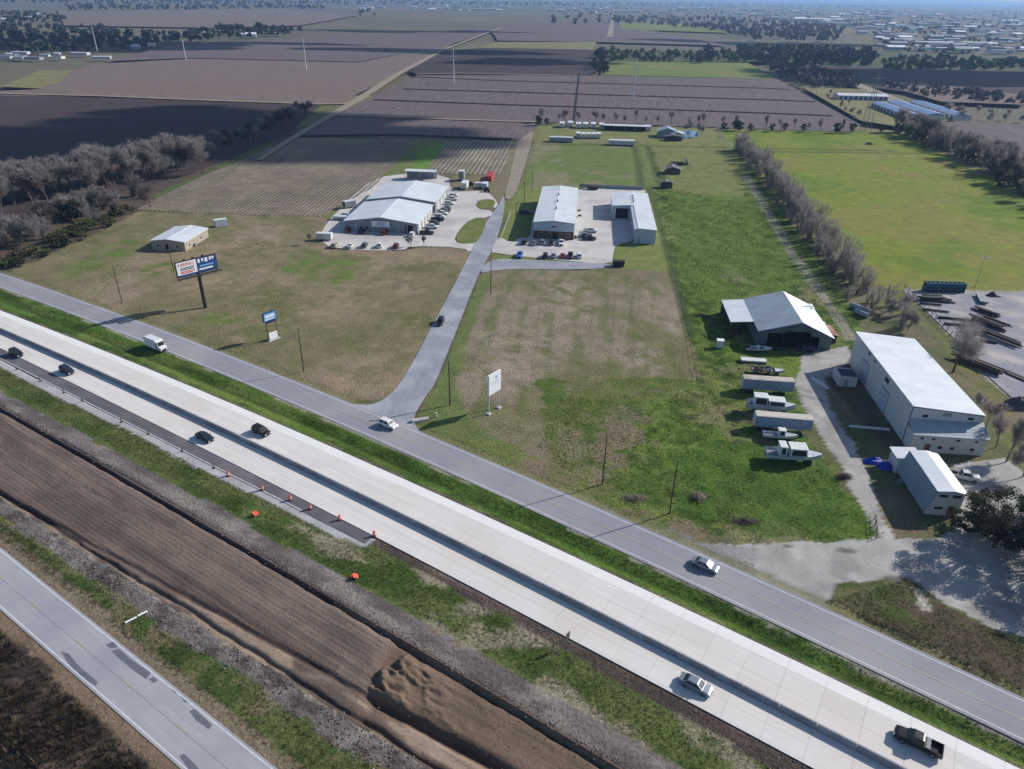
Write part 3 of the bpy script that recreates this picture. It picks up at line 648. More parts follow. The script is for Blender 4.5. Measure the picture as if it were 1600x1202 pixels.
# ================================================================== CONCRETE HIGHWAY, slab by slab
SLAB = [mk('highway_concrete%d' % i, P(*[v + d for v in (226,221,215)]), P(*[v + d - 15 for v in (226,221,215)]), scale=.9, detail=7, rough=.85, stretch=(CA, 30, .7), c3=P(*[v + d - 10 for v in (224,217,209)]), scale3=.07, spec=.3) for i, d in enumerate((0, 1.5, -2))]
SHLD = mk('shoulder_concrete', P(238,235,231), P(230,227,224), scale=.6, detail=6, rough=.85, stretch=(CA, 6, .8), spec=.3)
BASE = mk('joint_filler', P(172,168,164), P(156,152,148), scale=1, rough=.95)
hw = strip('highway', 'hN', 'hS', -262, 66, 0.02, BASE, -.05, .05); tag(hw, kind='structure')
s0, s1 = -262.0, 66.0
def slab_row(na, nb, L, mats, seed):
    r = random.Random(seed); s = s0; g = .012
    while s < s1:
        e = min(s + L, s1); zt = .14 + r.uniform(-.004, .004); c4 = []
        for (ss, kk) in ((s + g, nb), (e - g, nb), (e - g, na), (s + g, na)):
            x, y = XY(ss, kk(ss)); c4.append((x, y))
        MB().hexa([(x, y, .0) for x, y in c4], [(x, y, zt) for x, y in c4]).build('concrete_slab', r.choice(mats), hw)
        s = e
hn = lambda s: EN('hN', s); bn = lambda s: EN('bar', s) + .35; bs = lambda s: EN('bar', s) - .35; hs = lambda s: EN('hS', s)
SW = 2.15
slab_row(hn, lambda s: hn(s) - SW, 5.6, [SHLD], 1)
slab_row(lambda s: hn(s) - SW - .02, lambda s: (hn(s) - SW + bn(s)) / 2, 5.6, SLAB, 2)
slab_row(lambda s: (hn(s) - SW + bn(s)) / 2 - .02, bn, 5.6, SLAB, 3)
slab_row(bs, lambda s: bs(s) * .5 + hs(s) * .5, 5.6, SLAB, 4)
slab_row(lambda s: bs(s) * .5 + hs(s) * .5 - .02, hs, 5.6, SLAB, 5)
LDASH = mk('lane_dash_paint', P(222,222,224), P(206,206,208), scale=1.3, rough=.7)
for s in np.arange(-290, 60, 12.0):
    S = np.array([s, s + 3.0]); f = lambda S: (EN('hN', S) - SW + EN('bar', S) + .35) / 2
    poly_strip('lane_dash', S, f(S) + .06, f(S) - .06, .149, LDASH, hw)
S_ = np.linspace(-300, 66, 100)
poly_strip('edge_line', S_, EN('bar', S_) + 1.35, EN('bar', S_) + 1.23, .149, LDASH, hw)
# dark asphalt shoulder on the south side
sE = SN(*G(580, 842))[0]
wl2 = edge([(0,563),(80,599),(200,658),(300,708),(400,759),(430,778),(500,812),(560,846)], 1)
ap = poly_strip('asphalt_shoulder', np.linspace(-300, sE, 60), EN('hS', np.linspace(-300, sE, 60)) - .02, np.polyval(wl2, np.linspace(-300, sE, 60)) - .3, .06, DARKA); tag(ap, kind='structure')
Sw = np.linspace(-300, SN(*G(485, 790))[0], 60)
poly_strip('edge_line', Sw, np.polyval(wl2, Sw) + .02 + np.maximum(0, (Sw + 70) * .05), np.polyval(wl2, Sw) - .16 + np.maximum(0, (Sw + 70) * .05), .065, WHITE, ap)

# median barrier, one mesh for each cast section
BARM = [mk('barrier_concrete%d' % i, P(*[v + d for v in (160,160,166)]), P(*[v + d - 16 for v in (160,160,166)]), scale=1.6, detail=6, rough=.9, spec=.2, c3=P(138,136,138), scale3=.35) for i, d in enumerate((0, 8, -8))]
bar = thing('concrete_barrier', 'long grey concrete median barrier dividing the new highway', 'barrier', (*XY(-120, float(EN('bar', -120))), .13))
bi = Matrix.Translation(bar.location).inverted()
s = -300.0
prof = [(-.30, 0), (.30, 0), (.30, .09), (.19, .36), (.13, 1.02), (-.13, 1.02), (-.19, .36), (-.30, .09)]
k = 0
while s < 66:
    e = s + 5.2; a = Vector(XY(s + .03, float(EN('bar', s)))); b = Vector(XY(e - .03, float(EN('bar', e)))); n = Vector(CN)
    v = [(a.x + n.x * q, a.y + n.y * q, .13 + h) for q, h in prof] + [(b.x + n.x * q, b.y + n.y * q, .13 + h) for q, h in prof]
    m = len(prof); mb = MB().add(v, [(i, (i + 1) % m, m + (i + 1) % m, m + i) for i in range(m)] + [tuple(range(m - 1, -1, -1)), tuple(range(m, 2 * m))])
    o = mb.build('barrier_section', BARM[(k * 7) % 3], bar); o.matrix_parent_inverse = bi
    s = e; k += 1
# ================================================================== BUILDINGS
ROOFW = mk('roof_white_metal', P(224,228,231), P(206,212,217), stretch=(PA, 6, .5), scale=.5, rough=.5, spec=.4, wave=(PA, .9, .03), c3=P(204,209,214), scale3=.12)
ROOFG = mk('roof_galvanised', P(170,182,190), P(154,166,176), scale=.5, rough=.45, metal=.1, spec=.4, wave=(PA + math.pi / 2, .8, .03), c3=P(150,158,164), scale3=.15)
ROOFB = mk('roof_bright', P(226,229,232), P(212,217,222), scale=.4, rough=.5, spec=.4, stretch=(PA, 9, .5), wave=(PA + math.pi / 2, 1.0, .02), c3=P(206,212,218), scale3=.2)
WALLW = mk('wall_white_metal', P(212,210,204), P(200,198,192), scale=.6, rough=.6, spec=.3, wave=(PA, .35, .02))
WALLB = mk('wall_beige_metal', P(214,213,210), P(202,201,199), scale=.6, rough=.6, spec=.3, wave=(PA, .35, .02))
WALLG = mk('wall_grey_metal', P(150,154,158), P(138,142,146), scale=.6, rough=.6, spec=.3, wave=(PA, .35, .02))
WALLT = mk('wall_greygreen_metal', P(96,112,116), P(84,100,104), scale=.6, rough=.6, spec=.3, wave=(PA, .35, .02))
WALLL = mk('wall_paleblue_metal', P(186,198,208), P(174,186,196), scale=.6, rough=.6, spec=.3, wave=(PA, .35, .02))
BRICK = mk('red_brick', P(112,74,66), P(96,62,56), scale=3, rough=.9)
TRIM = mk('dark_trim', P(58,62,70), P(48,52,60), scale=1, rough=.6)
TRIMW = mk('white_trim', P(214,216,218), rough=.5)
GLASS = mk('dark_glass', (.02, .025, .03), rough=.22, spec=.35)
DOORG = mk('door_grey', P(166,172,180), P(156,162,170), scale=.8, rough=.6)
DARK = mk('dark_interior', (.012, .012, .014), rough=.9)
RUST = mk('rusty_sheet', P(150,86,74), P(120,72,60), scale=.7, detail=6, rough=.8, c3=P(176,160,148), scale3=.5)
WOODD = mk('weathered_wood', P(104,94,84), P(84,76,68), scale=2, rough=.9, stretch=(0, 1, 6))
PLASTIC = mk('grey_plastic', P(128,130,132), rough=.6)
METD = mk('dark_steel', P(64,60,60), P(52,48,48), scale=2, rough=.6, metal=.3)
METL = mk('galvanised_steel', P(160,164,166), P(148,152,154), scale=2, rough=.45, metal=.4)
BLK = mk('black_rubber', (.014, .014, .015), rough=.85)

def opening(root, face, a0, a1, z0, z1, kind, w, d, mat=None, off=0.0):
    """window or door let into a wall of a w x d box: face f(ront) b(ack) l(eft) r(ight); a runs along the wall"""
    t = .05
    def bxy(lo, hi, zz0, zz1, p0, p1):
        m = MB()
        if face == 'f': m.box(lo, hi, off - p1, off - p0, zz0, zz1)
        elif face == 'b': m.box(lo, hi, d + p0, d + p1, zz0, zz1)
        elif face == 'l': m.box(off - p1, off - p0, lo, hi, zz0, zz1)
        else: m.box(w + p0, w + p1, lo, hi, zz0, zz1)
        return m
    if kind == 'window':
        f = bxy(a0, a1, z0, z1, -.02, t).build('window', TRIMW, root)
        bxy(a0 + .1, a1 - .1, z0 + .1, z1 - .1, t, t + .012).build('pane', GLASS, f)
    elif kind == 'door':
        f = bxy(a0 - .08, a1 + .08, z0, z1 + .08, -.02, t).build('door', TRIM, root)
        bxy(a0, a1, z0, z1, t, t + .02).build('door_leaf', mat or DOORG, f)
    elif kind == 'rollup':
        f = bxy(a0 - .15, a1 + .15, z0, z1 + .15, -.02, t).build('roll_up_door', TRIM, root)
        nsl = max(3, int((z1 - z0) / .9)); hh = (z1 - z0) / nsl
        for i in range(nsl): bxy(a0, a1, z0 + i * hh + .02, z0 + (i + 1) * hh - .02, t, t + .03).build('slat', mat or DOORG, f)
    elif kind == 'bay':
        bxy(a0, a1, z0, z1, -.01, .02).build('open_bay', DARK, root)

def gable(name, label, x, y, w, d, eave, ridge, wall, roof, ridge_at=.5, over=.5, th=.14, rz=PA, loc_z=0.0, trim=TRIMW, group=None, cat='building', ridge_axis='y'):
    r = thing(name, label, cat, (x, y, loc_z), rz, group); xr = w * ridge_at
    MB().prism([(0, -.3), (w, -.3), (w, eave), (xr, ridge - .02), (0, eave)], 0, d).build('wall', wall, r)
    for sx in (0, 1):
        xa, xb = (-over, xr) if sx == 0 else (xr, w + over); sl = (ridge - eave) / (xr if sx == 0 else (w - xr)); ea = eave - over * sl
        za, zb = (ea, ridge) if sx == 0 else (ridge, ea)
        MB().hexa([(xa, -over, za + .02), (xb, -over, zb + .02), (xb, d + over, zb + .02), (xa, d + over, za + .02)],
                  [(xa, -over, za + th), (xb, -over, zb + th), (xb, d + over, zb + th), (xa, d + over, za + th)]).build('roof_slope', roof, r)
    MB().hexa([(xr - .25, -over - .02, ridge + th - .06), (xr + .25, -over - .02, ridge + th - .06), (xr + .25, d + over + .02, ridge + th - .06), (xr - .25, d + over + .02, ridge + th - .06)],
              [(xr - .1, -over - .02, ridge + th + .05), (xr + .1, -over - .02, ridge + th + .05), (xr + .1, d + over + .02, ridge + th + .05), (xr - .1, d + over + .02, ridge + th + .05)]).build('ridge_cap', trim, r)
    for xx in (-over - .1, w + over):
        sl = (ridge - eave) / (xr if xx < 0 else (w - xr)); ze = eave - over * sl
        MB().box(xx, xx + .1, -over, d + over, ze - .12, ze + th).build('gutter', trim, r)
    return r
def downspouts(r, w, d, h, n=4):
    for i in range(n):
        yy = d * (i + .5) / n; MB().box(w + .03, w + .13, yy, yy + .1, 0, h).build('downspout', TRIMW, r)

def text_mesh(txt, size, mat, name='lettering'):
    cu = bpy.data.curves.new(name, 'FONT'); cu.body = txt; cu.size = size; cu.extrude = .01; cu.align_x = 'CENTER'; cu.align_y = 'CENTER'; cu.resolution_u = 3
    t = bpy.data.objects.new('tmp', cu); COL.objects.link(t); bpy.context.view_layer.update()
    me = bpy.data.meshes.new_from_object(t.evaluated_get(bpy.context.evaluated_depsgraph_get())); bpy.data.objects.remove(t); bpy.data.curves.remove(cu)
    me.name = name; me.materials.clear(); me.materials.append(mat); return me
BLUE = mk('sign_blue', P(34,74,140), P(26,60,122), scale=2, rough=.6)
CYAN = mk('sign_cyan', P(110,170,224), rough=.6)
RED = mk('sign_red', P(206,46,48), rough=.6)
SIGNW = mk('sign_white', P(236,236,238), rough=.5)
NAVY = mk('sign_navy', P(30,40,70), rough=.6)

# ---- workshop on the left of the side road (front hall plus a taller rear hall)
A = gable('workshop', 'wide white roofed metal workshop with logo board on its grey gable', -70.6, 289.8, 30.6, 31.5, 4.1, 6.2, WALLG, ROOFW)
MB().prism([(.6, -.2), (31.8, -.2), (31.8, 5.0), (16.2, 7.0), (.6, 5.0)], 31.5, 62).build('rear_hall', WALLG, A)
for xa, xb, za, zb in ((0, 16.2, 4.95, 7.05), (16.2, 32.4, 7.05, 4.95)):
    MB().hexa([(xa, 31.2, za), (xb, 31.2, zb), (xb, 62.4, zb), (xa, 62.4, za)], [(xa, 31.2, za + .14), (xb, 31.2, zb + .14), (xb, 62.4, zb + .14), (xa, 62.4, za + .14)]).build('roof_slope', ROOFW, A)
sb = MB().box(11.6, 19.0, -.75, -.55, 2.3, 4.7).build('logo_board', SIGNW, A)
lm = MB(); lm.add([(15.3 + 2.9 * math.cos(t) * k, -.76, 3.5 + .85 * math.sin(t) * k) for k in (1.0, .86) for t in np.linspace(.5, 2.5, 12)], [(i, i + 1, 12 + i + 1, 12 + i) for i in range(11)])
lm.add([(15.3 + 2.9 * math.cos(t) * k, -.76, 3.5 + .85 * math.sin(t) * k) for k in (1.0, .86) for t in np.linspace(3.6, 5.6, 12)], [(i, i + 1, 12 + i + 1, 12 + i) for i in range(11)])
lm.build('logo_swoosh', BLUE, sb)
o = obj('lettering', text_mesh('WWS', 1.25, NAVY), sb); o.location = (15.3, -.77, 3.5); o.rotation_euler = (R(90), 0, 0)
opening(A, 'f', 2, 4.6, 0, 3.0, 'rollup', 30.6, 31.5); opening(A, 'f', 25.4, 28.6, 0, 3.4, 'bay', 30.6, 31.5); opening(A, 'f', 22, 23.1, 0, 2.2, 'door', 30.6, 31.5)
for xx in (6.0, 8.6): opening(A, 'f', xx, xx + 1.5, 1.0, 2.2, 'window', 30.6, 31.5)
for yy in (3, 9, 15, 21, 26): opening(A, 'r', yy, yy + 3.6, 0, 3.4, 'rollup', 30.6, 31.5, WALLW)
for yy in (36, 44, 52): opening(A, 'r', yy, yy + 4, 0, 3.8, 'rollup', 31.8, 62, WALLW)
downspouts(A, 30.6, 31, 4.0, 6)
MB().box(4.5, 4.9, -.35, -.15, 0, 3.4).build('post', TRIMW, A); MB().box(26.2, 26.4, -.5, -.3, 0, 3.4).build('post', TRIMW, A)
# open sided canopy behind the workshop
c = thing('open_canopy', 'white flat roofed open canopy behind the rear hall of the workshop', 'canopy', (*G(632,281),0), PA)
MB().box(0, 16.5, 0, 5.5, 4.4, 4.6).build('roof_deck', ROOFW, c)
for xx in (.2, 8.2, 16.2):
    for yy in (.2, 5.2): MB().box(xx - .1, xx + .1, yy - .1, yy + .1, 0, 4.4).build('post', TRIMW, c)
MB().box(.1, 16.4, 5.2, 5.35, 0, 4.4).build('back_wall', WALLG, c)
# ---- two storey office and workshop with brick ground floor
Mb = gable('office_workshop', 'long pale roofed metal building with white fascia over a red brick front', 7.6, 284.2, 16.4, 60, 6.7, 7.5, WALLL, ROOFW, over=.25)
MB().box(-.02, 16.42, -.30, .25, 3.3, 6.65).build('fascia', WALLL, Mb)
MB().box(-.01, 16.41, -.2, 5, -.1, 3.28).build('brick_front', BRICK, Mb)
for xx in (2.2, 5.6, 10.4, 13.2): opening(Mb, 'f', xx, xx + 1.6, .9, 2.5, 'window', 16.4, 60, off=-.2)
opening(Mb, 'f', 7.9, 9.6, 0, 2.4, 'door', 16.4, 60, GLASS, off=-.2)
lg = MB().box(7.4, 8.9, -.36, -.31, 4.9, 5.5).build('logo_mark', NAVY, Mb)
MB().box(.5, 1.5, -.36, -.31, 4.0, 4.3).build('address_plate', PLASTIC, Mb)
for yy in (18, 30, 42):
    v = MB(); v.tube((8.2, yy, 7.4), (8.2, yy, 8.1), .35, .35, 10); v.tube((8.2, yy, 8.1), (8.2, yy, 8.45), .6, .3, 10); v.build('roof_vent', PLASTIC, Mb)
for yy in (12, 22, 32): opening(Mb, 'r', yy, yy + 3.6, 0, 4.2, 'rollup', 16.4, 60)
for yy in (6, 16, 26, 36, 46): opening(Mb, 'l', yy, yy + 1.6, 1.2, 2.4, 'window', 16.4, 60)
downspouts(Mb, 16.4, 60, 6.5, 4)
MB().box(16.6, 17.6, 1.5, 2.5, 0, 1.4).build('air_unit', PLASTIC, Mb)
# ---- L shaped workshop to its right
Nb = gable('bay_workshop', 'L shaped pale metal workshop with one dark open vehicle bay', 48.2, 279.8, 8.4, 60, 5.7, 6.1, WALLL, ROOFW, ridge_at=.15, over=.2)
MB().prism([(-8.2, -.2), (0, -.2), (0, 5.85), (-8.2, 5.5)], 36, 60).build('bay_hall', WALLL, Nb)
MB().hexa([(-8.5, 35.7, 5.52), (1.3, 35.7, 6.12), (1.3, 60.3, 6.12), (-8.5, 60.3, 5.52)], [(-8.5, 35.7, 5.68), (1.3, 35.7, 6.29), (1.3, 60.3, 6.29), (-8.5, 60.3, 5.68)]).build('roof_slope', ROOFW, Nb)
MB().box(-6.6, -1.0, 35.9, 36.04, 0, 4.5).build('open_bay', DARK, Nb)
for a in (-6.85, -1.0): MB().box(a, a + .25, 35.82, 36.05, 0, 4.75).build('door_jamb', TRIMW, Nb)
for yy in (3, 11, 19, 27): opening(Nb, 'l', yy, yy + 4.2, 0, 4.4, 'rollup', 8.4, 60)
opening(Nb, 'f', 1.2, 2.3, 0, 2.2, 'door', 8.4, 60)
for yy in (41, 46, 51):
    v = MB(); v.tube((1.2, yy, 6.1), (1.2, yy, 6.75), .35, .35, 10); v.tube((1.2, yy, 6.75), (1.2, yy, 7.1), .6, .3, 10); v.build('roof_vent', PLASTIC, Nb)
MB().box(8.6, 9.8, 14, 16, 0, 1.6).build('air_unit', TRIMW, Nb); MB().box(8.6, 10.4, 9.5, 10, 0, .5).build('conduit_box', TRIMW, Nb)
# ---- small house shed on the left lawn
H_ = gable('tan_shed', 'low tan metal building with pale roof standing alone on the dry lawn', -137.8, 260.4, 13.2, 18.4, 3.5, 4.3, mk('wall_tan_metal', P(170,158,142), P(156,146,132), scale=.6, rough=.6, wave=(PA, .35, .02)), ROOFW, over=.3)
for xx in (2.0, 5.6, 9.6): opening(H_, 'f', xx, xx + 1.0, .3 if xx == 5.6 else 1.0, 2.3, 'door' if xx == 5.6 else 'window', 13.2, 18.4, DARK)
for yy in (3.0, 12): opening(H_, 'r', yy, yy + 1.2, 1.0, 2.0, 'window', 13.2, 18.4)
MB().box(13.2, 14.0, 6, 7.2, 0, 1.0).build('air_unit', PLASTIC, H_)
MB().box(2.0, 11.0, 18.4, 21, 2.7, 2.85).build('rear_porch_roof', ROOFW, H_)
b = thing('storage_box', 'small white storage container behind the tan building on the lawn', 'container', (*G(337,356),0), R(30))
MB().box(0, 5.0, 0, 2.6, .1, 2.9).build('body', WALLW, b); MB().box(-.05, 5.05, -.05, 2.65, 2.9, 3.0).build('roof_panel', ROOFW, b)
for xx in (.15, 2.6): MB().box(xx, xx + 2.2, -.04, 0, .3, 2.7).build('door', TRIMW, b)
# ---- boat barn
bx, by = 70.2, 185.2
Bn = thing('boat_barn', 'large galvanised barn with open dark bays and a white west lean-to', 'barn', (bx, by, 0), PA)
w, d, xr = 20.4, 23.5, 11.2; eW, eE, rg = 5.0, 4.0, 8.2
MB().prism([(0, -.2), (xr, -.2), (xr, rg - .05), (0, eW)], d - .12, d).prism([(xr, -.2), (w, -.2), (w, eE), (xr, rg - .05)], d - .12, d).build('back_wall', WALLT, Bn)
sheet('earth_floor', [(.2, .3), (20.2, .3), (20.2, 23.3), (.2, 23.3)], .12, mk('shaded_earth', P(58,54,52), P(44,40,40), scale=1, rough=.95), kind=None, parent=Bn)  # dark dirt floor, with the barn's inner shade put into its colour
MB().box(.2, 20.2, 15.0, 15.3, 0, 4).build('shade_panel', DARK, Bn)  # black panel added inside to darken the open bays
fw = MB()   # front wall round three open bays
fw.box(0, 2.6, 0, .12, -.2, 4.9); fw.box(17.0, w, 0, .12, -.2, 3.9)
fw.add([(0, 0, 4.9), (2.6, 0, 4.4), (7.0, 0, 4.4), (7.0, 0, 5.2), (14.6, 0, 5.2), (14.6, 0, 3.9), (w, 0, 3.9), (xr, 0, rg - .1)], [(0, 1, 7), (1, 2, 7), (2, 3, 7), (3, 4, 7), (4, 5, 7), (5, 6, 7)])
fw.build('front_wall', WALLT, Bn)
for xx in (0, w - .12): MB().box(xx, xx + .12, .12, d - .12, -.2, (eW if xx == 0 else eE) - .1).build('side_wall', WALLT, Bn)
for xx in (7.0, 14.6): MB().box(xx - .15, xx + .15, .0, .3, 0, 5).build('post', METD, Bn)
for xa, xb, za, zb in ((-.5, xr, eW - .15, rg), (xr, w + .5, rg, eE - .2)):
    MB().hexa([(xa, -.6, za), (xb, -.6, zb), (xb, d + .4, zb), (xa, d + .4, za)], [(xa, -.6, za + .12), (xb, -.6, zb + .12), (xb, d + .4, zb + .12), (xa, d + .4, za + .12)]).build('roof_slope', ROOFG if xa < 0 else ROOFB, Bn)
lt = MB().hexa([(-7.0, 6.2, 4.3), (-.3, 6.2, 4.9), (-.3, d, 4.9), (-7.0, d, 4.3)], [(-7.0, 6.2, 4.4), (-.3, 6.2, 5.0), (-.3, d, 5.0), (-7.0, d, 4.4)]).build('lean_to_roof', ROOFB, Bn)
for yy in (6.5, 12, 17.5, 23): MB().box(-6.8, -6.6, yy, yy + .2, 0, 4.3).build('post', WOODD, Bn)
MB().box(-6.7, -.2, d - .15, d, 0, 4.3).build('lean_to_wall', WALLT, Bn)
rr = MB().hexa([(w, 5.0, 3.0), (w + 3.4, 4.5, 2.5), (w + 3.4, 12, 2.5), (w, 12, 3.0)], [(w, 5.0, 3.08), (w + 3.4, 4.5, 2.58), (w + 3.4, 12, 2.58), (w, 12, 3.08)]).build('side_shed_roof', RUST, Bn)
MB().box(w + .02, w + 3.2, 5.2, 11.8, 0, 2.5).build('side_shed', METD, Bn)
MB().box(w + .5, w + 2.6, 12.2, 16.5, 1.9, 2.0).build('loose_sheet', ROOFB, Bn)
MB().box(15.0, 19.5, 17.5, 17.7, 6.0, 6.1).build('roof_panel', TRIM, Bn)
MB().box(14.2, 20.4, 19.2, 22.8, 4.86, 4.98).build('skylight', SIGNW, Bn)
b = thing('white_cabinet', 'tall white steel cabinet standing in the meadow beside the barn lean-to', 'cabinet', (*G(1124,543),0), R(-8))
MB().box(-.9, .9, -.8, .8, .12, 2.3).build('body', WALLW, b); MB().box(-1, 1, -.9, .9, 2.3, 2.42).build('lid', SIGNW, b); MB().box(-.7, .7, -.83, -.8, .3, 2.1).build('door', TRIMW, b)
for xx in (-.8, .6): MB().box(xx, xx + .2, -.7, .7, 0, .12).build('skid', METD, b)
# ---- big white shed
Bg = thing('tall_shed', 'tall white metal shed with a shed roof, roll-up doors and a two storey front annex', 'building', (89.1, 136.2, 0), PA)
w, d, zW, zE = 15.1, 39.4, 9.3, 8.1
MB().prism([(0, -.3), (w, -.3), (w, zE), (0, zW)], 0, d).build('wall', WALLB, Bg)
MB().hexa([(-.3, -.3, zW + .05), (w + .3, -.3, zE + .02), (w + .3, d + .3, zE + .02), (-.3, d + .3, zW + .05)], [(-.3, -.3, zW + .2), (w + .3, -.3, zE + .17), (w + .3, d + .3, zE + .17), (-.3, d + .3, zW + .2)]).build('roof', ROOFB, Bg)
for xx in (-.06, w): MB().box(xx, xx + .06, -.06, .25, 0, zW - .2 if xx < 0 else zE - .2).build('corner_trim', TRIM, Bg)
MB().hexa([(-.06, -.06, zW - .25), (w + .06, -.06, zE - .25), (w + .06, -.01, zE - .25), (-.06, -.01, zW - .25)], [(-.06, -.06, zW), (w + .06, -.06, zE), (w + .06, -.01, zE), (-.06, -.01, zW)]).build('fascia', TRIM, Bg)
for yy, hh, ww in ((12.4, 5.4, 4.2), (26.5, 5.6, 4.4)): opening(Bg, 'l', yy, yy + ww, 0, hh, 'rollup', w, d, mk('door_paleblue', P(190,200,210), P(180,190,200), scale=.6, rough=.6))
opening(Bg, 'l', 14.0, 16.6, 6.9, 8.3, 'window', w, d)
for yy, zz in ((23.5, 8.3), (27.5, 8.4)): opening(Bg, 'l', yy, yy + 1.6, zz - .5, zz + .4, 'window', w, d)
opening(Bg, 'l', 2.2, 3.2, 0, 2.2, 'door', w, d, TRIMW)
for xx in (2.3, 12.0): opening(Bg, 'f', xx, xx + 1.4, 6.6, 7.5, 'window', w, d)
MB().box(6.6, 8.4, -.05, 0, 7.3, 8.1).build('wall_vent', WALLG, Bg)
an = MB().box(-.0, w + .3, -3.9, -.02, -.2, 4.5).build('annex', WALLB, Bg)
MB().hexa([(-.35, -4.3, 4.4), (w + .6, -4.3, 4.4), (w + .6, -.01, 6.1), (-.35, -.01, 6.1)], [(-.35, -4.3, 4.52), (w + .6, -4.3, 4.52), (w + .6, -.01, 6.22), (-.35, -.01, 6.22)]).build('annex_roof', ROOFG, Bg)
for xx in (1.4, 3.8, 9.0, 12.8): opening(Bg, 'f', xx, xx + .9, 3.2, 3.9, 'window', w, d, off=-3.9)
for xx in (5.6, 8.2, 12.4): opening(Bg, 'f', xx, xx + 1.1, 1.0, 1.9, 'window', w, d, off=-3.9)
opening(Bg, 'f', 3.0, 4.0, 0, 2.1, 'door', w, d, RUST, off=-3.9)
b = thing('side_hut', 'small white block hut with dark flat roof against the tall shed wall', 'hut', (84.6, 162.0, 0), PA)
MB().box(0, 4.4, 0, 5.4, -.1, 2.7).build('wall', WALLW, b); MB().box(.4, 4.3, .5, 4.6, 2.7, 2.85).build('roof_pad', mk('roof_dark', P(74,78,92), rough=.9), b)
MB().box(1.2, 2.2, -.05, 0, 0, 2.1).build('door', DOORG, b)
tag(MB().hexa([(0, 0, 0), (.7, 0, 0), (.7, 6.5, 0), (0, 6.5, 0)], [(.05, .05, .35), (.65, .05, .35), (.65, 6.45, .35), (.05, 6.45, .35)]).build('concrete_beam', TRIMW), 'pale concrete beam lying on the grass by the white block hut', 'beam')
bpy.data.objects['concrete_beam'].location = (81.0, 160.0, 0); bpy.data.objects['concrete_beam'].rotation_euler = (0, 0, R(20))
tag(MB().hexa([(0, 0, 0), (9.0, 0, 0), (9.0, .5, 0), (0, .5, 0)], [(.05, .05, .4), (8.95, .05, .4), (8.95, .45, .4), (.05, .45, .4)]).build('steel_beam', TRIMW), 'long pale steel beam lying across the yard lane before the tall shed', 'beam')
bpy.data.objects['steel_beam'].location = (*G(1327,668), 0.05); bpy.data.objects['steel_beam'].rotation_euler = (0, 0, R(-8))
# ---- small two storey house in front
Hs = thing('gable_house', 'narrow two storey white house with a steep grey west roof and antenna', 'house', (80.9, 110.3, 0), PA)
pr = [(0, -.2), (6.6, -.2), (6.6, 5.4), (4.2, 5.9), (1.3, 5.7), (0, 2.2)]
MB().prism([(.25, -.2), (6.4, -.2), (6.4, 5.2), (4.2, 5.7), (1.45, 5.5), (.25, 2.2)], 0, 13.4).build('wall', WALLW, Hs)
MB().hexa([(-.15, -.3, .7), (1.15, -.3, 5.7), (1.15, 13.6, 5.7), (-.15, 13.6, .7)], [(-.35, -.3, .75), (.95, -.3, 5.85), (.95, 13.6, 5.85), (-.35, 13.6, .75)]).build('roof_slope', mk('roof_slate_grey', P(140,152,164), P(130,142,154), scale=.8, rough=.6), Hs)
MB().hexa([(.95, -.4, 5.72), (4.2, -.4, 5.95), (4.2, 13.7, 5.95), (.95, 13.7, 5.72)], [(.95, -.4, 5.87), (4.2, -.4, 6.1), (4.2, 13.7, 6.1), (.95, 13.7, 5.87)]).build('roof_slope', ROOFB, Hs)
MB().hexa([(4.2, -.4, 5.95), (6.8, -.4, 5.3), (6.8, 13.7, 5.3), (4.2, 13.7, 5.95)], [(4.2, -.4, 6.1), (6.8, -.4, 5.45), (6.8, 13.7, 5.45), (4.2, 13.7, 6.1)]).build('roof_slope', ROOFB, Hs)
for xx, zz in ((1.7, 4.2), (4.1, 4.2), (1.5, 1.3)): opening(Hs, 'f', xx, xx + 1.8, zz, zz + .85, 'window', 6.6, 13.4)
opening(Hs, 'f', 4.3, 5.3, .1, 2.1, 'door', 6.6, 13.4, RUST)
MB().tube((-.6, 4.6, 2.2), (-.6, 4.6, 8.0), .05, .05, 6).tube((-1.3, 4.6, 7.2), (.1, 4.6, 7.2), .03, .03, 5).tube((-.35, 4.6, 3.2), (.5, 4.6, 3.2), .03, .03, 5).build('antenna', METL, Hs)
MB().hexa([(-1.0, 13.6, 3.6), (4.2, 13.6, 3.9), (4.2, 18.0, 3.9), (-1.0, 18.0, 3.6)], [(-1.0, 13.6, 3.72), (4.2, 13.6, 4.02), (4.2, 18.0, 4.02), (-1.0, 18.0, 3.72)]).build('rear_porch_roof', ROOFB, Hs)
MB().box(-.6, 3.9, 13.5, 17.6, -.1, 3.6).build('rear_porch', WALLW, Hs)
MB().box(-1.2, -.4, 9.5, 10.3, 0, .9).build('air_unit', PLASTIC, Hs)

# ---- trailer park rows, cottages and huts behind the shops
def mobile(label, px, L, Wd, h, rz, wall, roof, group=None, nwin=3, name='trailer_home'):
    t = thing(name, label, 'trailer', (*G(*px), 0), rz, group)
    MB().box(0, L, 0, Wd, .5, h).build('body', wall, t)
    MB().prism([(-.1, h), (Wd + .1, h), (Wd / 2, h + .35)], -.1, L + .1, axis='x').build('roof', roof, t)
    MB().box(.3, L - .3, .15, Wd - .15, 0, .5).build('skirt', METD, t)
    for i in range(nwin):
        x = L * (i + .5) / nwin - .5; f = MB().box(x, x + 1.0, -.05, 0, 1.4, 2.2).build('window', TRIMW, t); MB().box(x + .1, x + .9, -.06, -.05, 1.5, 2.1).build('pane', GLASS, f)
    return t
i = 0
for px in ((874,200),(887,199),(900,201),(911,201),(923,201),(936,202)):
    mobile('white travel trailer in the back row beside the field ditch', px, 3.6, 9.5, 3.3, PA, WALLW, ROOFW, 'travel trailers in the back row', 1, 'travel_trailer')
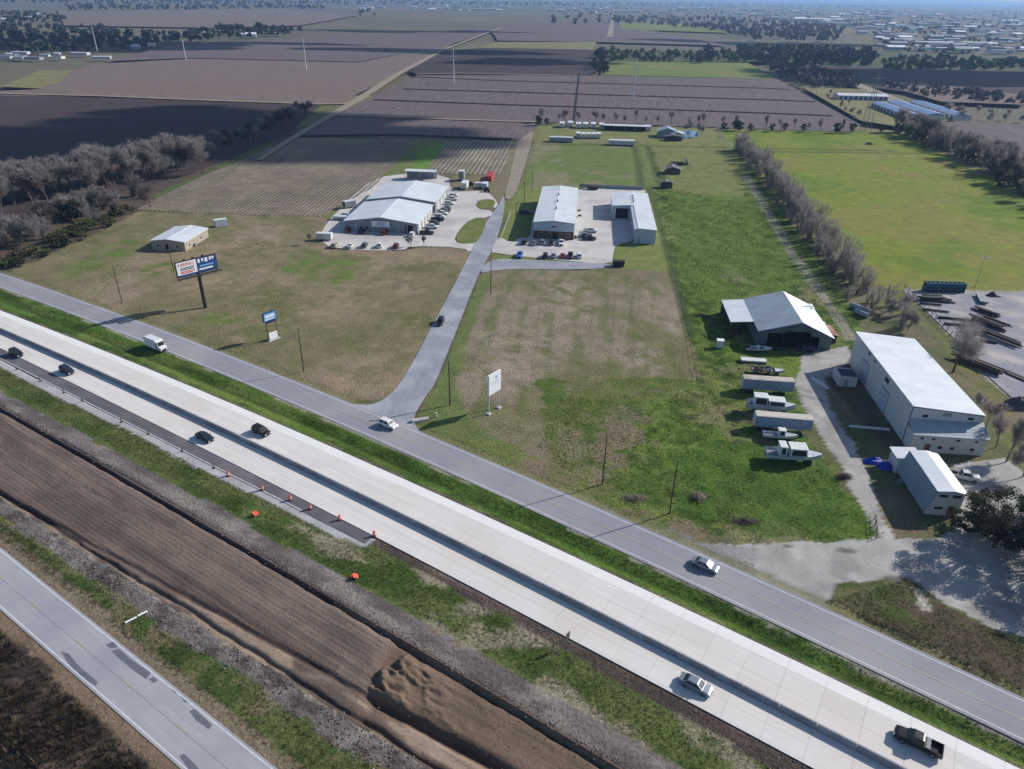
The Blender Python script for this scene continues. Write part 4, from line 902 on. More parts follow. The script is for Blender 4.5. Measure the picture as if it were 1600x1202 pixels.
for px in ((900,216),(908,217),(916,217),(924,217),(932,217)):
    mobile('white travel trailer in the short front row beside the long silver trailer', px, 2.8, 8.0, 3.2, PA, WALLW, ROOFW, 'travel trailers in the front row', 1, 'travel_trailer')
mobile('long silver trailer at the end of the side road', (858,222), 16, 4.5, 3.2, PA, METL, ROOFW, None, 4)
mobile('long white mobile home with roof units standing on the grass', (951,227), 17, 5, 3.2, PA, WALLW, ROOFW, None, 3)
t = thing('long_stable', 'long open fronted shed with white roof between the travel trailers and the cottage', 'shed', (*G(943,204), 0), PA)
MB().box(0, 31, 0, 7, 3.4, 3.65).build('roof', ROOFW, t); MB().box(0, 31, 6.8, 7, 0, 3.4).build('back_wall', WALLG, t)
for xx in (0, 7.5, 15.5, 23, 30.7): MB().box(xx, xx + .3, .1, 6.8, 0, 3.4).build('partition', WALLG, t)
MB().box(.3, 31, 6.0, 6.8, 0, 3.3).build('shade_backing', DARK, t)  # near-black block standing in for the shade inside the open shed
mobile('short white trailer at the right end of the long open shed', (1008,205), 4.2, 7, 3.4, PA, WALLW, ROOFW, None, 1, 'travel_trailer')
gable('grey_cottage', 'grey hip sided cottage beside the pond behind the shops', *G(1028,215), 13, 11, 4.2, 6.4, WALLG, ROOFG, cat='house', over=.4)
gable('white_annex', 'small white gabled annex at the end of the grey cottage', *G(1048,217), 9, 7, 3.2, 4.6, WALLW, ROOFW, cat='house', over=.3)
gable('dark_hut', 'small dark roofed hut with white front in front of the pond', *G(1040,220), 11, 5, 2.8, 3.6, TRIM, mk('roof_charcoal', P(84,80,88), rough=.9), cat='hut', over=.3)
gable('field_hut', 'grey roofed wooden hut in the pasture, middle of three', *G(1040,272), 8, 7, 2.6, 4.0, WOODD, mk('roof_weathered', P(122,114,118), P(106,98,102), scale=1, rough=.9), cat='hut', over=.3)
gable('field_hut', 'small dark hut in the pasture nearest the shops', *G(1033,294), 5.6, 5, 2.8, 3.4, TRIM, mk('roof_charcoal', P(84,80,88), rough=.9), cat='hut', over=.2)
t = thing('lumber_pile', 'heap of dark scrap timber with a leaning pale panel in the pasture', 'pile', (*G(1060,257), 0), R(10))
for k in range(9):
    a = random.uniform(-.5, .5); o = MB().box(-4, 4, -.2, .2, 0, .3).build('beam', WOODD, t); o.rotation_euler = (random.uniform(-.2, .2), random.uniform(-.08, .08), a); o.location = (random.uniform(-2, 2), random.uniform(-2, 2), .2 + k * .16)
o = MB().box(0, .2, -2.5, 2.5, 0, 3.5).build('panel', TRIMW, t); o.location = (5.5, 0, 0); o.rotation_euler = (0, R(-25), 0)
WATER = mk('pond_water', P(70,100,130), rough=.05, spec=.8)
sheet('pond', smooth_poly([(1054,206),(1085,203),(1094,210),(1086,216),(1060,217)], 3), .12, WATER)

# ---- far side of the right hedgerow: storage sheds
STB = mk('storage_blue_roof', P(120,142,180), P(104,128,168), scale=.05, rough=.5)
def long_shed(label, a, b, wd, h, wall, roof, doors=10):
    A, B = Vector(G(*a)), Vector(G(*b)); L = (B - A).length; t = thing('storage_shed', label, 'shed', (A.x, A.y, 0), math.atan2(B.y - A.y, B.x - A.x), 'long storage sheds beyond the hedgerow')
    MB().box(0, L, -wd / 2, wd / 2, 0, h).build('wall', wall, t); MB().prism([(-wd / 2 - .4, h), (wd / 2 + .4, h), (0, h + wd * .09)], -.4, L + .4, axis='x').build('roof', roof, t)
    for k in range(doors): x = L * (k + .2) / doors; MB().box(x, x + L / doors * .6, -wd / 2 - .06, -wd / 2, 0, h * .8).build('door', BLUE, t)
    return t
long_shed('long pale storage shed across the field track beyond the hedgerow', (1305,155), (1382,157), 16, 4.5, WALLW, ROOFW)
long_shed('blue roofed storage shed nearest the field track', (1372,168), (1425,188), 14, 4.2, WALLW, STB)
long_shed('blue roofed storage shed in the middle of three parallel ones', (1398,166), (1462,188), 16, 4.2, WALLW, STB)
long_shed('blue roofed storage shed with its long side on the pale dirt road', (1432,166), (1503,189), 14, 4.2, WALLW, STB)
# ================================================================== VEHICLES
PAINT = {k: mk('paint_' + k, c, rough=.34, spec=.45, metal=mt) for k, c, mt in (
    ('white', P(226,226,226), 0), ('silver', P(140,148,158), .35), ('black', (.012, .012, .014), 0), ('navy', (.018, .026, .045), .1), ('red', P(150,34,36), 0),
    ('maroon', P(108,34,38), 0), ('blue', P(40,110,200), 0), ('grey', P(96,100,106), .3), ('darkblue', P(26,34,90), 0), ('beige', P(190,180,160), .1))}
TYRE = BLK; RIM = mk('wheel_rim', P(150,152,156), rough=.35, metal=.6); LAMP = mk('lamp_clear', P(224,226,228), rough=.15, spec=.6); TAIL = mk('lamp_red', P(140,20,20), rough=.2); CHROME = mk('chrome_trim', P(190,192,196), rough=.2, metal=.8)
SPECS = {
 'sedan': dict(L=4.85, W=1.86, H=1.46, tops=[(-2.42,.72),(-2.34,.98),(-1.6,1.03),(0.9,.99),(1.25,.96),(2.05,.82),(2.34,.68),(2.42,.52)], cb=(-1.85,1.25), ct=(-1.05,.40), cw=(.86,.66), wx=(-1.42,1.42), wr=.33),
 'suv': dict(L=4.75, W=1.92, H=1.76, tops=[(-2.37,.9),(-2.32,1.08),(-1.6,1.12),(0.9,1.08),(1.25,1.06),(2.1,.98),(2.3,.82),(2.37,.6)], cb=(-2.30,1.30), ct=(-2.0,.52), cw=(.89,.70), wx=(-1.4,1.42), wr=.37),
 'pickup': dict(L=5.9, W=2.0, H=1.92, tops=[(-.75,1.22),(-.6,1.24),(1.5,1.24),(2.5,1.16),(2.85,1.02),(2.95,.75)], cb=(-.72,1.62), ct=(-.55,.82), cw=(.93,.74), wx=(-1.85,1.85), wr=.40),
}
def loft(mb, secs):
    """secs: (x, half width, z bottom, z top)"""
    n = 10; o = []
    for x, w, zb, zt in secs:
        h = zt - zb
        o += [(x, -w * .86, zb), (x, w * .86, zb), (x, w, zb + .18 * h), (x, w, zb + .62 * h), (x, w * .965, zb + .9 * h), (x, w * .86, zt), (x, 0, zt + .025), (x, -w * .86, zt), (x, -w * .965, zb + .9 * h), (x, -w, zb + .62 * h), (x, -w, zb + .18 * h)]
    n = 11; f = []
    for i in range(len(secs) - 1):
        for k in range(n): f.append((i * n + k, i * n + (k + 1) % n, (i + 1) * n + (k + 1) % n, (i + 1) * n + k))
    f += [tuple(range(n - 1, -1, -1)), tuple(range((len(secs) - 1) * n, len(secs) * n))]
    mb.add(o, f)
def quad_inset(c4, a0, a1, b0, b1, off):
    A, B, C, D = (Vector(c) for c in c4)
    pt = lambda a, b: (A * (1 - a) + B * a) * (1 - b) + (D * (1 - a) + C * a) * b
    n = (B - A).cross(D - A).normalized() * off
    return [pt(a0, b0) + n, pt(a1, b0) + n, pt(a1, b1) + n, pt(a0, b1) + n]
CARS = {}
def car_proto(kind):
    if kind in CARS: return CARS[kind]
    sp = SPECS[kind]; L, W, H = sp['L'], sp['W'], sp['H']; hw_ = W / 2; parts = []
    mb = MB(); tops = sp['tops']; xr = tops[0][0]; xf = tops[-1][0]; zb = .22 if kind == 'sedan' else .32
    loft(mb, [(x, hw_ * (1 - .10 * max(0, (abs(x) - L * .36) / (L * .14)) ** 2), zb + (.05 if x in (xr, xf) else 0), z) for x, z in tops])
    parts.append(('body', mb.mesh(kind + '_body', PAINT['white'], False), 'paint', []))
    (xa, xb), (xc, xd), (wb, wt) = sp['cb'], sp['ct'], sp['cw']; zc = max(z for x, z in tops) - .06
    b4 = [(xa, -wb, zc), (xb, -wb, zc), (xb, wb, zc), (xa, wb, zc)]; t4 = [(xc, -wt, H), (xd, -wt, H), (xd, wt, H), (xc, wt, H)]
    gl = []
    faces = {'r': (b4[0], b4[1], t4[1], t4[0]), 'f': (b4[1], b4[2], t4[2], t4[1]), 'l': (b4[2], b4[3], t4[3], t4[2]), 'b': (b4[3], b4[0], t4[0], t4[3])}
    for nm, fc, a0, a1 in (('windscreen', 'f', .06, .94), ('rear_window', 'b', .07, .93), ('side_window', 'r', .08, .47), ('side_window', 'r', .51, .9), ('side_window', 'l', .10, .49), ('side_window', 'l', .53, .92)):
        q = quad_inset(faces[fc], a0, a1, .12, .9, .012); gl.append((nm, MB().add(q, [(0, 1, 2, 3)]).mesh(nm, GLASS), None))
    cab = MB().hexa(b4, t4); cab.hexa([(xc + .02, -wt + .03, H - .005), (xd - .02, -wt + .03, H - .005), (xd - .02, wt - .03, H - .005), (xc + .02, wt - .03, H - .005)], [(xc + .2, -wt + .12, H + .035), (xd - .15, -wt + .12, H + .035), (xd - .15, wt - .12, H + .035), (xc + .2, wt - .12, H + .035)])
    parts.append(('cabin', cab.mesh(kind + '_cabin', PAINT['white']), 'paint', gl))
    if kind == 'pickup':
        x0, x1 = -2.92, -.76; bed = MB()
        bed.box(x0, x1, -hw_, -hw_ + .12, .45, 1.24).box(x0, x1, hw_ - .12, hw_, .45, 1.24).box(x0, x0 + .1, -hw_ + .12, hw_ - .12, .45, 1.22).box(x1 - .08, x1, -hw_ + .12, hw_ - .12, .45, 1.24)
        parts.append(('bed', bed.mesh('pickup_bed', PAINT['white']), 'paint', [('bed_floor', MB().box(x0 + .1, x1 - .08, -hw_ + .12, hw_ - .12, .5, .72).mesh('bed_floor', BLK), None), ('tool_box', MB().box(x1 - .62, x1 - .1, -hw_ + .06, hw_ - .06, .95, 1.3).mesh('tool_box', PLASTIC), None)]))
        parts.append(('rear_bumper', MB().box(-3.05, -2.92, -hw_ + .1, hw_ - .1, .45, .68).mesh('rear_bumper', CHROME), None, []))
    wr = sp['wr']
    for sx in sp['wx']:
        for sy in (-1, 1):
            y0, y1 = sy * (hw_ - .20), sy * (hw_ + .015)
            parts.append(('wheel', MB().tube((sx, y0, wr), (sx, y1, wr), wr, wr, 16).mesh('tyre', TYRE), None, [('rim', MB().tube((sx, y1 - sy * .02, wr), (sx, y1 + sy * .008, wr), wr * .62, wr * .58, 12).mesh('rim', RIM), None)]))
    zl = tops[-2][1] - .12; zt_ = (tops[1][1] if kind != 'pickup' else 1.15) - .22
    for sy in (-1, 1):
        yy = sy * hw_ * .68
        parts.append(('headlight', MB().box(xf - .16, xf + .012, yy - .2, yy + .2, zl - .14, zl + .05).mesh('headlight', LAMP), None, []))
        parts.append(('tail_light', MB().box((-2.94 if kind == 'pickup' else xr) - .012, (-2.9 if kind == 'pickup' else xr + .1), yy - .18, yy + .18, zt_ - .14, zt_ + .14).mesh('tail_light', TAIL), None, []))
        parts.append(('mirror', MB().hexa([(xb - .55, sy * wb, zc + .05), (xb - .35, sy * wb, zc + .05), (xb - .38, sy * (hw_ + .16), zc + .06), (xb - .52, sy * (hw_ + .16), zc + .06)], [(xb - .55, sy * wb, zc + .2), (xb - .35, sy * wb, zc + .2), (xb - .38, sy * (hw_ + .16), zc + .2), (xb - .52, sy * (hw_ + .16), zc + .2)]).mesh('mirror', BLK), None, []))
    parts.append(('grille', MB().box(xf - .03, xf + .015, -hw_ * .42, hw_ * .42, zb + .1, zl - .08).mesh('grille', BLK), None, []))
    parts.append(('licence_plate', MB().box((-3.06 if kind == 'pickup' else xr - .02), (-3.05 if kind == 'pickup' else xr), -.16, .16, .55, .68).mesh('licence_plate', SIGNW), None, []))
    CARS[kind] = parts; return parts
def put_mesh(name, me, parent, paint=None):
    o = obj(name, me, parent)
    if paint is not None: o.material_slots[0].link = 'OBJECT'; o.material_slots[0].material = paint
    return o
NAMES = {'sedan': 'sedan', 'suv': 'sport_utility_vehicle', 'pickup': 'pickup_truck'}
def car(kind, paint, pos, ang, label, z=0.05, group=None, cat=None, roof=None):
    t = thing(NAMES[kind], label, cat or {'sedan': 'car', 'suv': 'car', 'pickup': 'truck'}[kind], (pos[0], pos[1], z), ang, group)
    for nm, me, mt, subs in car_proto(kind):
        pm = PAINT[paint] if mt == 'paint' else None
        if nm == 'cabin' and roof: pm = PAINT[roof]
        o = put_mesh(nm, me, t, pm)
        for n2, m2, _ in subs: put_mesh(n2, m2, o)
    return t
HWA = CA
car('suv', 'black', G(27,556), CA, 'black vehicle on the highway at the left, beside the dark asphalt shoulder', .14)
car('suv', 'navy', G(106,583), CA, 'dark blue vehicle on the highway hugging the median barrier', .14)
car('sedan', 'navy', G(321,687), CA, 'dark blue sedan on the highway lane by the orange drums', .14)
car('suv', 'black', G(409,678), CA, 'black vehicle alone on the highway side next to the grassy ditch', .14)
car('suv', 'white', G(607,667), CA, 'white hatchback crossing the mouth of the gravel side road')
car('sedan', 'silver', G(1101,887), CA, 'silver sedan driving along the frontage road', .05)
car('sedan', 'silver', G(1086,1075), CA, 'silver sedan on the concrete highway beside the median barrier', .14)
car('pickup', 'black', G(1432,1165), CA + math.pi, 'black pickup truck with toolbox driving on the highway by the pale shoulder', .14)
car('suv', 'black', G(688,506), V_ANG + math.pi, 'black car driving down the gravel side road', .05)
# step van
def van(pos, ang, label):
    t = thing('delivery_van', label, 'van', (*pos, .05), ang)
    w = PAINT['white']
    MB().box(-3.6, 1.9, -1.15, 1.15, .55, 3.05).hexa([(-3.5, -1.1, 3.05), (1.9, -1.1, 3.05), (1.9, 1.1, 3.05), (-3.5, 1.1, 3.05)], [(-3.4, -1.0, 3.16), (1.8, -1.0, 3.16), (1.8, 1.0, 3.16), (-3.4, 1.0, 3.16)]).build('cargo_box', w, t)
    cab = MB().hexa([(1.9, -1.12, .5), (3.0, -1.12, .5), (3.0, 1.12, .5), (1.9, 1.12, .5)], [(1.9, -1.12, 2.95), (2.45, -1.05, 2.85), (2.45, 1.05, 2.85), (1.9, 1.12, 2.95)]).build('cab', w, t)
    MB().hexa([(2.72, -1.05, .5), (3.75, -.95, .5), (3.75, .95, .5), (2.72, 1.05, .5)], [(2.72, -1.05, 1.65), (3.6, -.9, 1.35), (3.6, .9, 1.35), (2.72, 1.05, 1.65)]).build('bonnet', w, t)
    MB().add([(2.765, -.95, 1.65), (2.765, .95, 1.65), (2.5, .92, 2.7), (2.5, -.92, 2.7)], [(0, 1, 2, 3)]).build('windscreen', GLASS, cab)
    for sy in (-1, 1):
        MB().add([(1.95, sy * 1.145, .8), (2.5, sy * 1.145, .8), (2.45, sy * 1.135, 2.6), (1.95, sy * 1.145, 2.6)], [(0, 1, 2, 3)]).build('door_opening', DARK, cab)
        MB().box(3.7, 3.77, sy * .7 - .18, sy * .7 + .18, .85, 1.1).build('headlight', LAMP, t)
        MB().box(2.3, 2.45, sy * 1.15 - .12, sy * 1.15 + .25 * sy, 1.9, 2.3).build('mirror', BLK, t)
        for x in (-2.2, 2.75):
            o = MB().tube((x, sy * .85, .42), (x, sy * 1.13, .42), .42, .42, 16).build('wheel', TYRE, t); MB().tube((x, sy * 1.12, .42), (x, sy * 1.14, .42), .25, .25, 12).build('rim', RIM, o)
    MB().box(3.74, 3.8, -.6, .6, .55, .95).build('grille', BLK, t); MB().box(3.7, 3.86, -1.0, 1.0, .38, .55).build('bumper', BLK, t); MB().box(-3.72, -3.6, -1.0, 1.0, .4, .55).build('rear_bumper', BLK, t)
    return t
van(G(245,545), CA, 'white step van delivery truck driving on the frontage road')
# parked cars: front lot of the workshop
for px, kind, pc, lb in (((523,386),'suv','beige','beige car at the outer end of the kerb row before the workshop'), ((548,386),'sedan','white','white sedan second in the kerb row before the workshop'),
     ((570,386),'suv','grey','dark grey car in the middle of the kerb row before the workshop'), ((594,386),'suv','white','white vehicle fourth in the kerb row before the workshop'), ((619,387),'suv','maroon','maroon car at the inner end of the kerb row before the workshop')):
    car(kind, pc, G(*px), V_ANG + R(4), lb)
for px, kind, pc, lb in (((544,362),'suv','maroon','dark red car in the shade at the left corner of the workshop front'), ((566,364),'suv','black','black car in the shade of the workshop front near the logo board'),
     ((600,366),'suv','maroon','dark red car in the shade just below the logo board'), ((644,369),'suv','white','white vehicle at the right corner of the workshop front')):
    car(kind, pc, G(*px), V_ANG, lb)
for px, kind, pc, lb in (((667,366),'pickup','black','black pickup truck parked at the workshop side, first from the front corner'), ((674,357),'pickup','white','white pickup truck parked right behind the black one at the workshop corner'),
     ((684,345),'pickup','black','black pickup truck parked halfway along the workshop side'), ((690,336),'pickup','white','white pickup truck beside the halfway black pickup at the workshop side'),
     ((679,351),'suv','grey','dark grey vehicle squeezed between pickups at the workshop corner'), ((687,340.5),'suv','white','white vehicle between the halfway pickups at the workshop side'), ((694,331.5),'pickup','silver','silver pickup truck beyond the halfway pickups at the workshop side'), ((709,308),'suv','white','white vehicle at the very end of the workshop side row'), ((697,327),'sedan','silver','silver sedan parked along the workshop side'), ((702,320),'suv','white','white vehicle parked beside the silver sedan along the workshop side'), ((706,313),'pickup','white','white pickup truck parked farthest along the workshop side')):
    car(kind, pc, G(*px), PA + R(180 if pc == 'silver' else 0), lb)
car('sedan', 'white', G(540,338), PA, 'white car parked on the narrow west side of the workshop between trailers')
for px, kind, pc, lb in (((819,381),'suv','black','black car at the shaded outer end of the row under the brick front'), ((834,382),'sedan','silver','silver car second in the row under the brick front'), ((847,381),'suv','silver','silver vehicle middle of the row under the brick front'),
     ((861,382),'suv','black','black car fourth in the row under the brick front'), ((877,382),'pickup','white','white pickup truck at the sunny end of the row under the brick front'),
     ((812,401),'pickup','blue','bright blue pickup truck on the kerb row by the access lane'), ((852,402),'suv','black','tall black vehicle in the kerb row by the access lane'), ((865,402),'sedan','silver','silver car in the kerb row by the access lane'),
     ((879,402),'sedan','red','red car in the kerb row by the access lane'), ((891,402),'pickup','black','black pickup truck in the kerb row by the access lane'), ((905,402),'suv','white','white vehicle at the end of the kerb row by the access lane')):
    car(kind, pc, G(*px), V_ANG + math.pi * (kind == 'pickup'), lb, .05)
for px, kind, pc, lb in (((922,363),'pickup','white','white pickup truck in the yard between the two workshops, the far one'), ((914,371),'pickup','silver','silver pickup truck with bed load in the yard beside the brick front'), ((920,375),'pickup','black','black pickup truck in the yard nearest the kerb row')):
    car(kind, pc, G(*px), PA + math.pi * (pc == 'silver'), lb, .05)
car('pickup', 'darkblue', G(821,334), PA, 'dark blue pickup truck in the shade left of the long pale building', .0)
car('pickup', 'darkblue', G(1262,548), PA + R(5), 'dark blue pickup truck parked before the open barn bays', 0)
car('pickup', 'white', G(1505,748), PA + R(-14), 'white pickup truck parked on gravel behind the narrow white house', .02)

# ---- semi trailers, flat trailers, containers
def semitrailer(label, pos, L, ang, paint, roofm, name='box_trailer', h=3.9, wd=2.6):
    t = thing(name, label, 'trailer', (*pos, 0), ang)
    MB().box(0, L, 0, wd, 1.15, h).build('body', paint, t)
    MB().hexa([(-.03, -.03, h), (L + .03, -.03, h), (L + .03, wd + .03, h), (-.03, wd + .03, h)], [(.1, .15, h + .1), (L - .1, .15, h + .1), (L - .1, wd - .15, h + .1), (.1, wd - .15, h + .1)]).build('roof', roofm, t)
    MB().box(-.02, .06, .1, wd - .1, 1.25, h - .1).build('rear_door', TRIMW, t)
    MB().box(.2, L - .2, .9, 1.1, .95, 1.15).box(.2, L - .2, wd - 1.1, wd - .9, .95, 1.15).build('chassis', METD, t)
    for x in (1.2, 2.5):
        for y0, y1 in ((.05, .5), (wd - .5, wd - .05)):
            o = MB().tube((x, y0, .5), (x, y1, .5), .5, .5, 14).build('wheel', TYRE, t)
    for y in (.5, wd - .6): MB().box(L - 2.5, L - 2.35, y, y + .12, 0, 1.0).build('landing_leg', METD, t)
    for k in range(1, int(L / 1.2)): MB().box(k * 1.2 - .03, k * 1.2 + .03, -.02, 0, 1.2, h - .05).build('side_post', paint, t)
    return t
TRB = mk('trailer_bluegrey', P(150,162,186), P(138,150,174), scale=.8, rough=.6, c3=P(140,148,162), scale3=.4); TRR = mk('trailer_roof_worn', P(196,190,176), P(176,170,158), scale=.8, rough=.7, c3=P(150,140,128), scale3=.3)
semitrailer('blue grey box trailer with patched cream roof, nearest the barn in the boat row', (58.2,157.6), 12.6, R(-6), TRB, TRR)
semitrailer('blue grey box trailer with clean cream roof between two cabin boats', (56.2,139.7), 12.7, R(-7), mk('trailer_blue', P(146,160,186), P(134,148,174), scale=.8, rough=.6), mk('trailer_roof_cream', P(204,196,186), P(190,182,172), scale=.8, rough=.7))
def utility_trailer(label, px, L, wd, h, ang, mat, cat='trailer'):
    t = thing('cargo_trailer', label, cat, (*G(*px), 0), ang)
    MB().box(0, L, 0, wd, .6, h).build('body', mat, t); MB().box(-.04, L + .04, -.04, wd + .04, h, h + .08).build('roof', ROOFW, t); MB().box(-.03, .02, .15, wd - .15, .7, h - .1).build('door', METD, t)
    for y0, y1 in ((-.2, .05), (wd - .05, wd + .2)): MB().tube((L * .45, y0, .35), (L * .45, y1, .35), .35, .35, 12).build('wheel', TYRE, t)
    MB().tube((L, wd / 2, .55), (L + 1.2, wd / 2, .5), .06, .06, 6).build('drawbar', METD, t)
utility_trailer('white enclosed cargo trailer at the kerb corner of the workshop lot', (494,376), 6.2, 2.4, 2.9, PA, WALLW)
utility_trailer('grey box trailer beside the west wall of the workshop', (540,327), 5.5, 2.6, 3.2, R(40), WALLG)
utility_trailer('low white cargo trailer beside the west wall of the workshop', (520,344), 6.0, 2.4, 1.6, PA, WALLW)
utility_trailer('white box truck body in the yard behind the workshop', (720,297), 3.0, 7.0, 3.4, PA, WALLW)
utility_trailer('grey tall silo trailer standing behind the white box body', (717,283), 2.6, 4.0, 5.0, PA, WALLG)
utility_trailer('white tank trailer next to the red container', (742,294), 5.0, 2.4, 2.6, PA, WALLW)
utility_trailer('pale blue trailer under the red container edge', (753,296), 2.6, 5.0, 2.8, PA, WALLL)
t = thing('shipping_container', 'red shipping container standing by the upper side road', 'container', (*G(764,284), 0), V_ANG)
MB().box(0, 12, -1.3, 1.3, .1, 2.8).build('body', mk('container_red', P(186,64,60), P(166,54,50), scale=.8, rough=.7, wave=(V_ANG, .3, .04)), t)
MB().box(-.03, 0, -1.2, 1.2, .2, 2.7).build('door', RED, t)
for x in (0, 11.85):
    for y in (-1.3, 1.15): MB().box(x, x + .15, y, y + .15, 0, 2.83).build('corner_post', METD, t)
t = thing('dumpster', 'black roll-off dumpster at the end of the access lane', 'dumpster', (*G(966,416), 0), PA)
MB().hexa([(-1.9, -1.2, .15), (1.9, -1.2, .15), (1.9, 1.2, .15), (-1.9, 1.2, .15)], [(-2.3, -1.3, 2.0), (2.3, -1.3, 2.0), (2.3, 1.3, 2.0), (-2.3, 1.3, 2.0)]).build('bin', METD, t)
for x in (-1.2, 0, 1.2): MB().box(x - .07, x + .07, -1.36, -1.22, .2, 2.0).build('rib', METD, t)
MB().box(-2.2, 2.2, -1.2, 1.2, 2.0, 2.1).build('lid', BLK, t)

# ---- boats, stored on stands; bow towards local +x
HULLW = mk('boat_gelcoat', P(226,230,232), P(216,220,224), scale=.8, rough=.35, spec=.5, c3=P(196,202,206), scale3=.5)
HULLG = mk('boat_hull_greyblue', P(190,202,208), P(176,190,198), scale=.8, rough=.5, c3=P(160,172,180), scale3=.5)
CANVAS = mk('boat_canvas', P(222,222,220), P(208,208,206), scale=1, rough=.85)
def hull(mb, L, B, z0, h, flare=.75):
    st = [(0, 1.0, 0, 1), (.3, 1.0, 0, 1.0), (.6, .96, .02, 1.02), (.8, .72, .08, 1.1), (.93, .34, .25, 1.18), (1.0, .03, .5, 1.24)]
    v = []; n = 7
    for f, bw, lift, tp in st:
        b = B / 2 * bw; zl = z0 + h * lift; zt = z0 + h * tp; zm = zl + (zt - zl) * .35
        v += [(f * L, -b, zt), (f * L, -b * flare - (1 - flare) * b * .5, zm), (f * L, -b * .45, zl + .05), (f * L, 0, zl), (f * L, b * .45, zl + .05), (f * L, b * flare + (1 - flare) * b * .5, zm), (f * L, b, zt)]
    fs = []
    for i in range(len(st) - 1):
        for k in range(n - 1): fs.append((i * n + k, i * n + k + 1, (i + 1) * n + k + 1, (i + 1) * n + k))
    fs += [tuple(range(n))]
    mb.add(v, fs); return st
def deck(L, B, z0, h, f0, f1, dz=-.04):
    st = [(0, 1.0, 1.0), (.3, 1.0, 1.0), (.6, .96, 1.02), (.8, .72, 1.1), (.93, .34, 1.18), (1.0, .03, 1.24)]
    fx = sorted(set([f0, f1] + [s[0] for s in st if f0 < s[0] < f1])); v = []
    for f in fx:
        b = float(np.interp(f, [s[0] for s in st], [s[1] for s in st])) * B / 2 * .97; z = z0 + h * float(np.interp(f, [s[0] for s in st], [s[2] for s in st])) + dz; v += [(f * L, -b, z), (f * L, b, z)]
    return MB().add(v, [(2 * i, 2 * i + 1, 2 * i + 3, 2 * i + 2) for i in range(len(fx) - 1)])
def stands(t, L, B, z0):
    for f in (.18, .55, .8):
        MB().box(f * L - .15, f * L + .15, -B * .35, B * .35, 0, z0 + .12).build('keel_block', WOODD, t)
def cabin_boat(label, pos, ang, L, B, z0, h, hm, roofs, wheel=(.15, .42)):
    t = thing('cabin_boat', label, 'boat', (*pos, 0), ang)
    mb = MB(); hull(mb, L, B, z0, h); hu = mb.build('hull', hm, t)
    deck(L, B, z0, h, .62, .99).build('foredeck', HULLW, t); deck(L, B, z0, h, 0.02, .62, -.55).build('cockpit_floor', PLASTIC, t)
    zt = z0 + h
    for f0, f1, bh, bt, hh in roofs:
        x0, x1 = f0 * L, f1 * L
        cb = MB().hexa([(x0 + .15, -bh, zt - .5), (x1 - .1, -bh, zt - .5), (x1 - .1, bh, zt - .5), (x0 + .15, bh, zt - .5)], [(x0 + .3, -bt, zt + hh), (x1 - .5, -bt, zt + hh), (x1 - .5, bt, zt + hh), (x0 + .3, bt, zt + hh)]).build('wheelhouse', HULLW, t)
        for sy in (-1, 1):
            q = [(x0 + .5, sy * (bh - .02 + .06), zt + .15), (x1 - .45, sy * (bh - .02 + .06), zt + .15), (x1 - .7, sy * (bt + .09), zt + hh - .2), (x0 + .55, sy * (bt + .09), zt + hh - .2)]; MB().add(q, [(0, 1, 2, 3)]).build('window', GLASS, cb)
        MB().add([(x1 - .17, -bh * .85, zt + .15), (x1 - .17, bh * .85, zt + .15), (x1 - .40, bt * .85, zt + hh - .2), (x1 - .40, -bt * .85, zt + hh - .2)], [(0, 1, 2, 3)]).build('windscreen', GLASS, cb)
        MB().hexa([(x0, -bt - .2, zt + hh), (x1 - .2, -bt - .2, zt + hh), (x1 - .2, bt + .2, zt + hh), (x0, bt + .2, zt + hh)], [(x0 + .1, -bt - .1, zt + hh + .12), (x1 - .35, -bt - .1, zt + hh + .12), (x1 - .35, bt + .1, zt + hh + .12), (x0 + .1, bt + .1, zt + hh + .12)]).build('hardtop', CANVAS, t)
    stands(t, L, B, z0)
    for sy in (-1, 1):
        r = MB()
        for f in (.7, .8, .9): r.tube((f * L, sy * B * .5 * float(np.interp(f, [.6, .8, .93, 1], [.96, .72, .34, .03])), zt), (f * L, sy * B * .5 * float(np.interp(f, [.6, .8, .93, 1], [.96, .72, .34, .03])), zt + .75), .03, .03, 5)
        r.tube((.7 * L, sy * B * .42, zt + .75), (.9 * L, sy * B * .22, zt + .75), .03, .03, 5); r.build('rail', METL, t)
    MB().box(-.12, 0, -.5, .5, z0 + .2, z0 + .8).build('swim_step', PLASTIC, t)
    return t
cabin_boat('large grey and white cabin boat with flybridge between the two box trailers', (57.0,148.8), R(-9), 11.2, 3.4, .9, 1.7, HULLG, [(.10, .42, 1.3, 1.2, 1.9), (.40, .78, 1.4, 1.25, 1.2)])
cabin_boat('long work boat with white cabin roof at the end of the boat row', (55.2,128.0), R(-6), 11.8, 3.6, .9, 1.4, HULLG, [(.2, .36, 1.3, 1.25, 1.9), (.38, .72, 1.45, 1.4, 1.7)])
cabin_boat('slim white boat with small canopy beside the clean roofed box trailer', (57.2,136.4), R(-8), 7.6, 2.0, .6, 1.0, HULLW, [(.4, .66, .75, .7, 1.2)])
